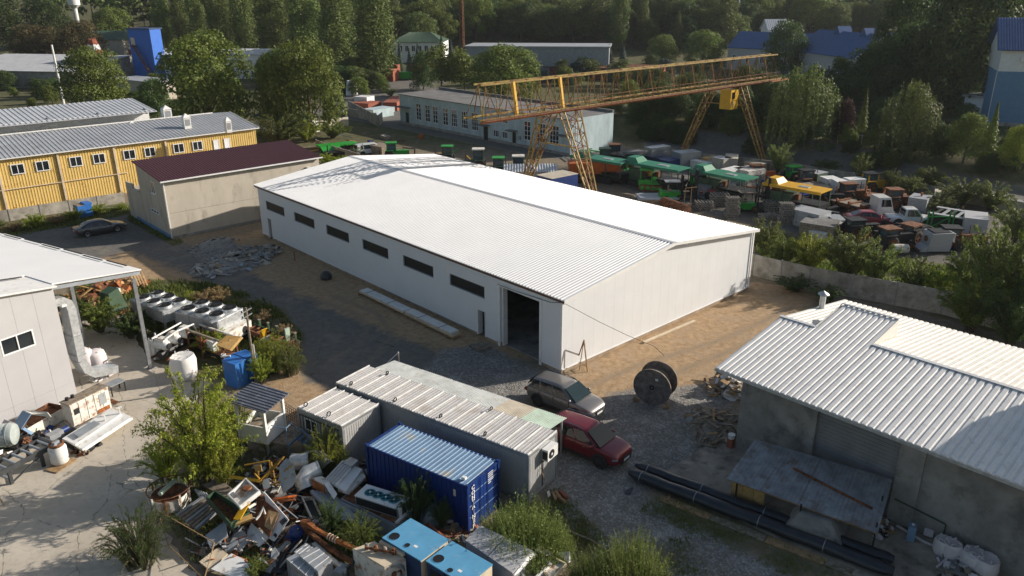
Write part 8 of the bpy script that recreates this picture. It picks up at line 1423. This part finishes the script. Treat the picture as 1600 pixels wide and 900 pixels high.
def branchy(seed, nb, arch, leaf, dens, asp=.5, spread=.55, twig=3, bs=.06, lo=.18):        # shrub of shoots with real leaves; unit height 1
    global R; R = np.random.default_rng(seed); P_, N_ = [], []; stems = MB()
    for s in range(nb):
        a = R.uniform(0,2*PI); out = spread*math.sqrt(R.uniform(.02,1)); hh = R.uniform(.55,1)*(1-.35*(out/spread)**2); k = 9; t_ = np.linspace(0,1,k)
        r = bs*R.uniform(0,1)+out*(t_**1.2); z = hh*np.sin(t_*PI/2*(1-.0))-arch*out*t_**3*.6
        c = np.stack([r*math.cos(a), r*math.sin(a), np.maximum(z,.01)],1)+R.normal(0,.012,(k,3))*t_[:,None]
        if s % 3 == 0: stems.tube([tuple(q) for q in c[::2]], [.012,.009,.007,.005,.002], 4, False)
        m = dens; u = R.uniform(lo,1,m)*(k-1.001); i = u.astype(int); f = (u-i)[:,None]; p = c[i]*(1-f)+c[np.minimum(i+1,k-1)]*f
        off = sph(m)*(R.uniform(0,1,m)**.6*twig*leaf)[:,None]; P_.append(p+off); N_.append(off/leaf+np.array([0,0,1.0])+R.normal(0,.7,(m,3)))
    v, f = quads(np.concatenate(P_), np.concatenate(N_), leaf, asp); v[:,2] = np.maximum(v[:,2], .004); return (v, f), stems
def trunkmb(h, r, top, seed, n=6):
    q = random.Random(seed); mb = MB(); mb.tube([(0,0,-.02),(0,0,h*.5),(q.uniform(-.02,.02),q.uniform(-.02,.02),h),(0,0,top)], [r*1.25,r,r*.75,r*.2], 7)
    for k in range(n):
        a = k*2.4+q.uniform(-.4,.4); z = h*(.75+.5*k/n); l = q.uniform(.16,.28); mb.tube([(0,0,z),(l*.5*math.cos(a),l*.5*math.sin(a),z+l*.55),(l*math.cos(a),l*math.sin(a),z+l*1.1)], [r*.5,r*.3,r*.1], 5, False)
    return mb
PROTO = {}
def proto(kind, n):
    for s in range(n):
        v, f = crown(kind, 100+s*7+len(kind)); PROTO[kind, s] = npmesh('crown', v, f)
        tm = trunkmb(*{'round': (.26,.022,.75), 'poplar': (.2,.012,.9), 'willow': (.4,.025,.8), 'spruce': (.3,.015,.9), 'birch': (.3,.012,.85), 'far': (.3,.03,.7), 'farp': (.2,.012,.9)}[kind], s, 0 if kind in ('spruce','far','farp') else 6).mesh('trunk')
        tm.materials.append(M['bark']); PROTO[kind, s, 't'] = tm
for k_, n_ in (('round', 4), ('poplar', 4), ('willow', 2), ('spruce', 2), ('birch', 2), ('far', 4)): proto(k_, n_)
SH = {}
for s, args in enumerate([(84, .35, .014, 240), (70, .1, .016, 210), (60, -.1, .018, 180)]): (v, f), st = branchy(31+s, *args); SH['mid', s] = (npmesh('foliage', v, f), st.mesh('stems'))
for s, args in enumerate([(190, .5, .0052, 540, .5, .5, 4.8, .26, .03), (80, .25, .0105, 210, .5, .5, 3.4)]): (v, f), st = branchy(51+s, *args); SH['near', s] = (npmesh('foliage', v, f), st.mesh('stems'))
R = np.random.default_rng(5); k = 800; a = R.uniform(0,2*PI,k); r0 = .42*np.sqrt(R.uniform(0,1,k)); hh = R.uniform(.3,1,k)*(1-.5*(r0/.42)**2); ou = R.uniform(.02,.16,k); b0 = np.stack([r0*np.cos(a),r0*np.sin(a),0*a],1); dr = np.stack([np.cos(a+R.normal(0,.8,k)),np.sin(a+R.normal(0,.8,k)),0*a],1); sd_ = np.stack([-dr[:,1],dr[:,0],0*a],1)*.0045
pts = [b0+dr*(ou*t_**2)[:,None]+np.array([0,0,1])*(hh*t_)[:,None] for t_ in (0,.5,1.)]; v = np.stack([pts[0]-sd_,pts[0]+sd_,pts[1]+sd_*.8,pts[1]-sd_*.8,pts[2]-sd_*.2,pts[2]+sd_*.2],1).reshape(-1,3); i0 = np.arange(k)*6; f = np.concatenate([np.stack([i0,i0+1,i0+2,i0+3],1), np.stack([i0+3,i0+2,i0+5,i0+4],1)])
u = R.uniform(.2,1,7000); j = R.integers(0,k,7000); lf_ = b0[j]+dr[j]*(ou[j]*u**2)[:,None]+np.array([0,0,1])*(hh[j]*u)[:,None]+R.normal(0,.016,(7000,3)); v2, f2 = quads(lf_, R.normal(size=(7000,3)), .016, .35); v = np.concatenate([v, v2]); f = np.concatenate([f, f2+6*k]); v[:,2] = np.maximum(v[:,2], .002)
SH['grassy', 0] = (npmesh('foliage', v, f), MB().bar((0,0,0),(0,0,.5),.008).mesh('stems'))
(v, f), st = branchy(78, 40, .1, .022, 60, .35, .3, 2.0); SH['weed', 0] = (npmesh('foliage', v, f), st.mesh('stems'))
for k_ in SH: SH[k_][1].materials.append(M['bark'])
MCACHE = {}
def withmat(me, m):                        # one shared mesh per (shape, leaf colour)
    k = (me.name, m)
    if k not in MCACHE: c = me.copy(); c.materials.clear(); c.materials.append(LM[m]); MCACHE[k] = c
    return MCACHE[k]
def plant(name, label, cat, base, w_, h, crown_me, trunk_me, leaf, group=None, rz=None, cn='crown', tn='trunk'):
    o = bpy.data.objects.new(name, None); C.objects.link(o); o.location = base; o.rotation_euler = (0,0,rnd.uniform(0,6.28) if rz is None else rz); o.empty_display_size = .3
    o['label'] = label; o['category'] = cat
    if group: o['group'] = group
    for n_, me in ((tn, trunk_me), (cn, withmat(crown_me, leaf))):
        c = bpy.data.objects.new(n_, me); C.objects.link(c); c.parent = o; c.scale = (w_, w_, h)
    return o
UW = {'round': .92, 'poplar': .29, 'willow': .98, 'spruce': .5, 'birch': .5, 'far': .8, 'farp': .28}
cnt = 0
def tree(kind, leaf, px, pb, pt, pw_, name, label, group=None, z=None):
    global cnt; cnt += 1; b = GG(px, pb); n = {'round':4,'poplar':4,'willow':2,'spruce':2,'birch':2,'far':4}[kind]
    h = hpx(b, pb-pt); w_ = pw_*depth(b)/FPX/UW[kind]
    if kind == 'round': b.z -= .09*h; h *= 1.09
    return plant(name, label, 'tree', b, w_, h, PROTO[kind, cnt % n], PROTO[kind, cnt % n, 't'], leaf, group)
pg = 'row of tall poplars behind the workshops'
for i, (x, b, tp, w_, lab) in enumerate([(262,84,-14,30,'first'),(289,84,-12,28,'second'),(314,86,-14,32,'third'),(349,90,-18,42,'fourth'),(386,92,-18,40,'fifth'),(431,98,-22,54,'sixth'),(481,102,-24,58,'seventh'),(532,116,-18,62,'eighth'),(591,128,-26,66,'ninth and rightmost')]):
    tree('poplar', 'poplar', x, b, tp, w_, 'poplar_tree', f'dense dark poplar, {lab} from the left in the long row', pg)
tg = 'trees in front of the far halls'
for k_, lf, x, b, tp, w_, nm, lab in [
    ('poplar','dark',20,78,-14,60,'poplar_tree','broad dark poplar in the top left corner'), ('round','dark',80,72,4,74,'broadleaf_tree','dark round tree left of the white water tower'), ('round','green',178,66,14,70,'broadleaf_tree','mid green tree right of the white water tower'),
    ('round','brown',62,103,42,84,'broadleaf_tree','rusty brown tinged tree behind the broad grey roof'), ('round','brown',132,104,38,80,'broadleaf_tree','rusty dark tree left of the blue tower'), ('round','green',152,172,78,108,'broadleaf_tree','bushy green tree right of the leaning concrete pole'),
    ('round','dark',248,186,124,52,'broadleaf_tree','small dark tree between the blue tower and big round tree'), ('round','green',330,208,60,152,'broadleaf_tree','biggest round olive green tree behind the yellow warehouse'), ('round','green',441,206,82,74,'broadleaf_tree','lower left half of the twin crowned tree'),
    ('round','green',487,212,68,126,'broadleaf_tree','tall heavy crowned tree left of the workshop yard'), ('round','green',786,156,73,124,'broadleaf_tree','round leafy tree behind the pale blue workshop roof'), ('birch','green',690,150,72,52,'broadleaf_tree','slim olive tree beside the lattice tower'), ('round','dark',662,140,84,48,'broadleaf_tree','dark tree right of the brick gateway'), ('birch','green',727,150,78,50,'broadleaf_tree','pale slim tree right of the lattice tower'),
    ('round','dark',608,122,82,44,'broadleaf_tree','small dark tree at the foot of the last poplar'), ('round','green',548,128,92,46,'broadleaf_tree','bushy tree between the last two poplars'),
    ('spruce','spruce',626,116,70,20,'spruce_tree','blue spruce nearest the green roofed office left end'), ('spruce','spruce',641,118,80,20,'spruce_tree','middle blue spruce before the green roofed office'), ('spruce','spruce',654,118,74,22,'spruce_tree','right blue spruce before the green roofed office'), ('spruce','spruce',691,106,60,22,'spruce_tree','tall spruce at the right end of the green roof'), ('spruce','spruce',705,108,64,20,'spruce_tree','spruce just left of the lattice tower'),
    ('spruce','spruce',893,116,80,40,'spruce_tree','wide blue spruce in front of the long dark shed'), ('spruce','spruce',927,114,82,24,'spruce_tree','narrow spruce right of the wide one'), ('spruce','spruce',950,114,74,34,'spruce_tree','dark spruce at the end of the long shed'), ('spruce','spruce',972,114,74,30,'spruce_tree','dark spruce right of the long shed'),
    ('birch','willow',876,126,93,28,'birch_tree','small pale birch left of the blue spruce'), ('birch','willow',917,124,90,34,'birch_tree','pale birch in front of the blue spruces'), ('birch','willow',964,138,94,42,'birch_tree','pale birch rising behind the crane girder'),
    ('poplar','poplar',966,80,-22,30,'poplar_tree','slim tall poplar at the middle of the top edge'), ('poplar','poplar',1000,76,-22,24,'poplar_tree','second slim poplar right of the middle one'), ('poplar','willow',1057,82,24,14,'poplar_tree','short thin poplar right of the two slim poplars'), ('poplar','poplar',1127,74,-20,42,'poplar_tree','tall poplar left of the blue roofed house'), ('birch','brown',988,76,22,14,'broadleaf_tree','thin brownish tree between the slim poplars'),
    ('round','green',1098,104,50,70,'broadleaf_tree','round shrubby tree left of the blue roofed house'), ('round','green',1035,102,56,50,'broadleaf_tree','round tree behind the middle of the crane girder'), ('round','dark',1222,124,38,72,'broadleaf_tree','dark round tree standing before the blue roofed house'), 
    ('round','dark',1356,168,70,86,'broadleaf_tree','dark tree hiding the blue house end'), ('round','dark',1420,162,40,110,'broadleaf_tree','dark tree left of the huge tree'), ('round','dark',1492,172,-48,176,'broadleaf_tree','huge dark tree left of the blue and white house'), ('round','dark',1585,150,-30,110,'broadleaf_tree','very dark tall tree behind the blue and white house'), ('round','dark',1395,150,-10,90,'broadleaf_tree','tall shaded tree behind the blue hipped roof'),
    ('willow','willow',1250,222,94,118,'willow_tree','large drooping willow right of the crane'), ('willow','willow',1412,246,132,98,'willow_tree','drooping willow below the huge dark tree'), ('spruce','green',1343,222,146,28,'spruce_tree','small pointed conifer between the two willows'), ('round','plum',1314,222,158,38,'plum_tree','dark red leaved tree right of the large willow'), ('round','dark',1375,228,170,40,'broadleaf_tree','small dark tree beside the pointed conifer'),
    ('round','green',1505,252,178,66,'broadleaf_tree','round shrubby tree before the white garage'), ('spruce','green',1540,256,168,34,'spruce_tree','pointed conifer before the blue and white house'), ('round','bright',1588,262,196,60,'broadleaf_tree','bright green bush tree at the right edge'), ('round','dark',1460,240,190,50,'broadleaf_tree','low dark tree between willow and round shrub tree'),
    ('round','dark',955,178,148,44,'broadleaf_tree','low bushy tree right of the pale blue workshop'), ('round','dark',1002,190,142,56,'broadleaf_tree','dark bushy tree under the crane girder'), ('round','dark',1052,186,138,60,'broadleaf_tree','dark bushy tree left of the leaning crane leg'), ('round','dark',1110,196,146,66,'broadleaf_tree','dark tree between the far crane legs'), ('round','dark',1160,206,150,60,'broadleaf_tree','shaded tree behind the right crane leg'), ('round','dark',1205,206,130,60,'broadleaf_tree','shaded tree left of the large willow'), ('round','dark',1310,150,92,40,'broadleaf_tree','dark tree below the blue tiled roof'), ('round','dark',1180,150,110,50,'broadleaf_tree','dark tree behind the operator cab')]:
    tree(k_, lf, x, b, tp, w_, nm, lab, tg)
# thickets that close the gaps between the far buildings
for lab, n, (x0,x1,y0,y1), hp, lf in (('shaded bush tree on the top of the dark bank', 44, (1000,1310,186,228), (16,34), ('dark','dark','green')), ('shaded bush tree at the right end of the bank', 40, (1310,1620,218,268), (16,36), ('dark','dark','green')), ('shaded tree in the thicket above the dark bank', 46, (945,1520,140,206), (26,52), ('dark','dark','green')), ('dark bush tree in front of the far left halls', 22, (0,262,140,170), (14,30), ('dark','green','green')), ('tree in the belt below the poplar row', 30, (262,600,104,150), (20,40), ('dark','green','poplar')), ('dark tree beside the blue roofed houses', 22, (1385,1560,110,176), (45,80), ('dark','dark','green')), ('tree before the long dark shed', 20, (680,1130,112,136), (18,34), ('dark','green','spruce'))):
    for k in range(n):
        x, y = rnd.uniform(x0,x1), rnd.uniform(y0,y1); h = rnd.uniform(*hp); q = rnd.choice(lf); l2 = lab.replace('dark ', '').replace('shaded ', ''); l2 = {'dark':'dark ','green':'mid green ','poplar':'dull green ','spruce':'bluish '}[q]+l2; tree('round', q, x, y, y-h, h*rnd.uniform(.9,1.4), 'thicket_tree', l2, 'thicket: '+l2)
# the wood on the rising ground behind
def limit(x):
    return np.interp(x, [-200,0,60,300,420,640,700,760,960,1000,1130,1180,1400,1440,1800], [40,44,44,56,76,92,80,74,74,84,84,62,62,110,130])
wood, wood2 = [], []
d = 195.0
while d < 900:
    sp = 8.6 + (d-195)*.02; half = .80*d
    for lat in np.arange(-half, half, sp):
        q = V((CAM.x, CAM.y, 0)) + V((math.sin(YAW), math.cos(YAW), 0))*(d+rnd.uniform(-.4,.4)*sp) + V((math.cos(YAW), -math.sin(YAW), 0))*(lat+rnd.uniform(-.4,.4)*sp)
        q.z = float(hgt(q.x, q.y)); v_ = q-CAM; dz = v_.dot(_f); x = 800+FPX*v_.dot(_r)/dz; y = 450-FPX*v_.dot(_u)/dz
        if -140 < x < 1740 and y < limit(x)-rnd.uniform(0,6) and y > -60 and not (x < 330 and y < 36): (wood if len(wood) < 285 else wood2).append(q)
    d += sp*.85
for q in wood:
    h = rnd.uniform(9, 16); w_ = h*rnd.uniform(.9,1.2); k_ = rnd.randrange(4)
    lf = rnd.choice(['green','dark','green','poplar','willow']); lab = f"{'tall' if h > 12.5 else 'low'} { {'green':'mid green','dark':'dark','poplar':'dull green','willow':'olive'}[lf]} tree in the dense wood behind the yards"
    plant('wood_tree', lab, 'tree', q, w_, h, PROTO['far', k_] if (q-CAM).length > 330 else PROTO['round', k_], PROTO['far', k_, 't'], lf, 'wood: '+lab)
allv, allf, off = [], [], 0
fv = [np.array([v.co for v in PROTO['far', k].vertices]) for k in range(4)]
for q in wood2:
    v = fv[rnd.randrange(4)]; v = v[:len(v)//4*4]; h = rnd.uniform(10, 16); a = rnd.uniform(0, 6.28); ca, sa = math.cos(a), math.sin(a); w_ = h*rnd.uniform(.8,1.1)
    p = np.stack([(v[:,0]*ca-v[:,1]*sa)*w_+q.x, (v[:,0]*sa+v[:,1]*ca)*w_+q.y, v[:,2]*h+q.z], 1); allv.append(p); allf.append(np.arange(len(p)).reshape(-1,4)+off); off += len(p)
if allv: me = npmesh('far_wood', np.concatenate(allv), np.concatenate(allf)); me.materials.append(LM['poplar']); o = link(None, 'far_wood', me); o['kind'] = 'stuff'; o['label'] = 'far wood covering the hillside at the top of the picture'; o['category'] = 'wood'
# ---------------------------------------------------------------- shrubs and weeds
def shrub(px, pb, pt, pw_, kind, leaf, label, group=None, name='shrub'):
    b = GG(px, pb); n = [k for k in SH if k[0] == kind]; me, st = SH[n[rnd.randrange(len(n))]]; h = hpx(b, pb-pt); uw = {'mid':1.1,'near':1.15,'grassy':.85,'weed':.62}[kind]; w_ = pw_*depth(b)/FPX/uw
    return plant(name, label, 'shrub', b, w_, h, me, st, leaf, group, cn='foliage', tn='stems')
sg = 'shrubs along the scrapyard fence'
for x, b, tp, w_, kd, lf, lab in [(1195,400,340,60,'mid','weed','tall grey green shrub at the warehouse corner'), (1180,384,352,34,'mid','weed','thin shrub behind the white eave corner'), (1222,426,362,80,'mid','green','leafy shrub left along the low fence'), (1262,434,358,70,'mid','bright','bright leafy shrub under the grey cabinets'), (1320,446,350,96,'mid','weed','big feathery shrub in the middle of the fence line'), (1365,456,370,76,'mid','weed','feathery shrub right of the middle one'), (1425,468,398,66,'mid','weed','shrub under the white barrel'), (1462,476,414,66,'mid','bright','low bright shrub by the fence post'), (1500,470,380,80,'mid','green','shrub beside the white tipping bin'), (1548,500,330,130,'mid','weed','tallest feathery shrub at the right edge'), (1600,520,340,120,'mid','green','dark shrub cut by the right edge'), (1515,520,420,110,'mid','green','dark shrub hanging over the fence'), (1575,545,440,110,'mid','dark','shaded shrub behind the shed roof'), (1240,455,425,70,'weed','dark','low dark weeds at the foot of the fence'), (1290,472,440,60,'weed','dark','low dark weeds right along the fence foot')]:
    shrub(x, b, tp, w_, kd, lf, lab, sg)
sg = 'shrubs growing among the scrapyard machines'
for x, b, tp, w_, kd, lf, lab in [(1214,270,222,46,'mid','weed','shrub at the foot of the right crane leg'), (1343,288,232,34,'weed','weed','tall thin seedling behind the white boxes'), (1448,300,258,56,'mid','weed','pale shrub before the grey fence'), (1420,308,272,50,'mid','weed','shrub behind the rusty frames'), (1500,322,276,80,'mid','weed','wide pale shrub right of the tan block'), (1545,330,282,60,'mid','weed','pale shrub near the right end of the grey fence'), (1390,300,262,40,'mid','weed','small shrub over the rusty chassis'), (1290,275,248,50,'mid','dark','dark shrub by the dark cab'), (1465,330,300,70,'mid','weed','low shrub behind the black trailer'), (1585,380,310,80,'mid','weed','shrub by the white box at right')]:
    shrub(x, b, tp, w_, kd, lf, lab, sg)
sg = 'bushes by the workshop yard'
for x, b, tp, w_, kd, lf, lab in [(440,232,178,96,'mid','willow','wide yellow green bush behind the maroon roof'), (480,222,186,60,'mid','bright','yellow green bush left of the tan wall'), (520,216,190,60,'mid','green','dark bush before the tan wall'), (510,262,238,40,'mid','bright','yellow bush by the ridge end'), (530,262,242,34,'mid','bright','second yellow bush by the ridge end'), (558,140,118,40,'mid','green','bush left of the white van'), (610,150,136,30,'weed','weed','weeds on the far turning place'), (820,268,252,20,'weed','weed','weeds at the tractor row')]:
    shrub(x, b, tp, w_, kd, lf, lab, sg)
sg = 'bushes around the condenser units'
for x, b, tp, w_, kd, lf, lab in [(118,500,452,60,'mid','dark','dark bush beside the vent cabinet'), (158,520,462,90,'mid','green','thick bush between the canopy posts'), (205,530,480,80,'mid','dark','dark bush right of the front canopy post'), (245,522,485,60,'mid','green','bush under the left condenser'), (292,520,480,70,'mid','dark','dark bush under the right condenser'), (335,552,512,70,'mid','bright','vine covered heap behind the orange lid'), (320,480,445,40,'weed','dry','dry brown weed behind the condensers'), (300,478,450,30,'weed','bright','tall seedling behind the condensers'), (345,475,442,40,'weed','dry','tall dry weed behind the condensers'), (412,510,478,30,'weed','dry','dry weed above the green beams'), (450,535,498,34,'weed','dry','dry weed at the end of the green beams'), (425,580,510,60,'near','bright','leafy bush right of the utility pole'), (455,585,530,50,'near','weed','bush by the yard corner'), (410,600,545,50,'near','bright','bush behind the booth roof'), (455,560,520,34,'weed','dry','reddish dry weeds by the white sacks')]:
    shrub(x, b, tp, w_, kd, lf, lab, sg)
sg = 'shrubs of the front scrap heap'
for x, b, tp, w_, kd, lf, lab in [(322,764,548,190,'near','bright','largest bright arching elm bush beside the booth'), (352,768,640,90,'near','bright','bright bush right behind the elm bush'), (262,752,668,100,'near','bright','lower left bright bush behind the ringed tank'), (372,705,600,60,'near','bright','bush climbing the booth side'), (420,705,668,36,'weed','bright','vine at the booth platform'), (512,740,655,64,'near','bright','young leafy tree by the short cabin'), (543,745,700,26,'near','bright','small shoot at the cabin corner'), (222,880,775,110,'near','dark','dark feathery bush on the cracked concrete'), (650,815,725,70,'near','dark','dark young acacia against the blue container'), (520,840,765,60,'near','dark','dark young acacia among the metal sheets'), (565,862,790,70,'near','green','young acacia before the steel trough'), (690,830,765,50,'near','dark','shaded weeds under the container'), (820,872,765,120,'grassy','weed','big clump of tall grass by the cabin end'), (775,850,780,60,'grassy','weed','tall grass in front of container doors'), (860,870,800,70,'grassy','weed','tall grass right of the big clump'), (985,925,815,110,'grassy','weed','tall weeds at the bottom edge'), (930,920,840,80,'grassy','weed','weeds left of the tall bottom ones'), (408,900,860,40,'near','green','small bush by the flat grey boxes'), (398,910,855,30,'weed','green','weeds at the lower left heap')]:
    shrub(x, b, tp, w_, kd, lf, lab, sg)
sg = 'weeds along the concrete fence'
for x, b, tp, w_, kd, lf, lab in [(22,362,345,34,'weed','dry','brown weeds at the left end of the fence'), (56,356,334,40,'mid','bright','bright weed clump by the fence'), (90,350,336,34,'mid','dry','brown dead bush by the fence'), (118,344,326,36,'mid','bright','weed clump left of the blue bin'), (152,334,318,40,'mid','bright','weed clump right of the blue bin'), (188,328,316,30,'weed','bright','low weeds by the annex wall'), (0,358,340,30,'weed','weed','weeds at the picture edge by the fence'), (560,245,225,20,'weed','weed','weeds by the fence post')]:
    shrub(x, b, tp, w_, kd, lf, lab, sg)
# loose grass and weeds as ground cover
def cover(name, polys, n, h, lf, wd=.03, label=None):
    vs = []; tot = []
    for px in polys:
        p = [G(*q) for q in px]; a = np.array([(q.x,q.y) for q in p]); ar = .5*abs(np.dot(a[:,0],np.roll(a[:,1],1))-np.dot(a[:,1],np.roll(a[:,0],1))); tot.append((a, ar))
    S = sum(t[1] for t in tot); pts = []
    for a, ar in tot:
        k = int(n*ar/S); lo, hi = a.min(0), a.max(0); got = 0
        while got < k:
            c = R.uniform(lo, hi, (k*2,2)); ins = np.zeros(len(c), bool)
            for p0, p1 in zip(a, np.roll(a,-1,0)): ins ^= ((p0[1] > c[:,1]) != (p1[1] > c[:,1])) & (c[:,0] < (p1[0]-p0[0])*(c[:,1]-p0[1])/((p1[1]-p0[1]) or 1e-9)+p0[0])
            dens_ = np.sin(c[:,0]*1.9)*np.sin(c[:,1]*2.3+1)+np.sin(c[:,0]*.7+c[:,1]*.9); c = c[ins & (dens_ > R.uniform(-1.4,.9,len(c)))][:k-got]; pts.append(c); got += len(c) or k
    c = np.concatenate(pts); k = len(c); z = hgt(c[:,0], c[:,1]); ang = R.uniform(0,2*PI,k); hh = h*R.uniform(.3,1,k); d_ = np.stack([np.cos(ang),np.sin(ang)],1); lean = R.uniform(.1,.6,k)*hh; b2 = np.stack([-d_[:,1],d_[:,0]],1)*wd
    base = np.stack([c[:,0],c[:,1],z],1); tip = base+np.stack([d_[:,0]*lean,d_[:,1]*lean,hh],1); sd_ = np.concatenate([b2, np.zeros((k,1))],1); mid = base*.45+tip*.55+np.array([0,0,1])*(hh*.08)[:,None]
    v = np.stack([base-sd_*.7, base+sd_*.7, mid+sd_, mid-sd_, tip-sd_*.2, tip+sd_*.2],1).reshape(-1,3); i0 = np.arange(k)*6; f = np.concatenate([np.stack([i0,i0+1,i0+2,i0+3],1), np.stack([i0+3,i0+2,i0+5,i0+4],1)])
    me = npmesh(name, v, f); me.materials.append(LM[lf]); o = link(None, name, me); o['kind'] = 'stuff'; o['label'] = label; o['category'] = 'grass'
cover('grass', [[(780,790),(880,775),(960,850),(1080,840),(1110,900),(780,900)], [(1010,775),(1060,780),(1340,898),(1240,905),(1000,800)], [(850,770),(880,760),(905,790),(870,800)]], 6000, .17, 'weed', .02, 'patchy grass on the gravel at the bottom right')
cover('grass', [[(-20,362),(110,335),(205,322),(205,333),(120,352),(-20,378)], [(200,335),(200,345),(268,382),(285,378)]], 3500, .3, 'weed', .04, 'grass strip along the concrete fence and beige building')
cover('grass', [[(1185,412),(1290,440),(1480,488),(1600,515),(1600,440),(1300,390),(1180,360)]], 9000, .5, 'green', .05, 'rough grass between the scrapyard shrubs')
cover('grass', [[(100,440),(250,520),(330,560),(400,600),(470,570),(470,520),(420,470),(320,440)]], 8000, .45, 'green', .04, 'weeds growing between the condenser units')
cover('grass', [[(230,760),(300,880),(640,900),(720,850),(560,740),(400,700)]], 9000, .3, 'green', .03, 'weeds growing through the front scrap heap')
cover('grass', [[(1000,195),(1250,228),(1600,290),(1600,230),(1250,190),(1000,170)]], 6000, .5, 'dark', .12, 'rough grass on the dark bank')
# ================================================================== AIR
hz_ = MB().bb(-620, 1650, -620, 1650, -2, 96); me = hz_.mesh('haze'); hm = bpy.data.materials.new('haze'); hm.use_nodes = True; n_ = hm.node_tree.nodes; n_.remove(n_['Principled BSDF'])
pv = n_.new('ShaderNodeVolumePrincipled'); pv.inputs['Color'].default_value = (.86,.92,1,1); pv.inputs['Density'].default_value = .0001; pv.inputs['Anisotropy'].default_value = .3; hm.node_tree.links.new(pv.outputs[0], n_['Material Output'].inputs['Volume']); me.materials.append(hm)
ho = link(None, 'haze', me); ho['kind'] = 'stuff'; ho['label'] = 'thin pale haze in the air over the whole yard'; ho['category'] = 'haze'
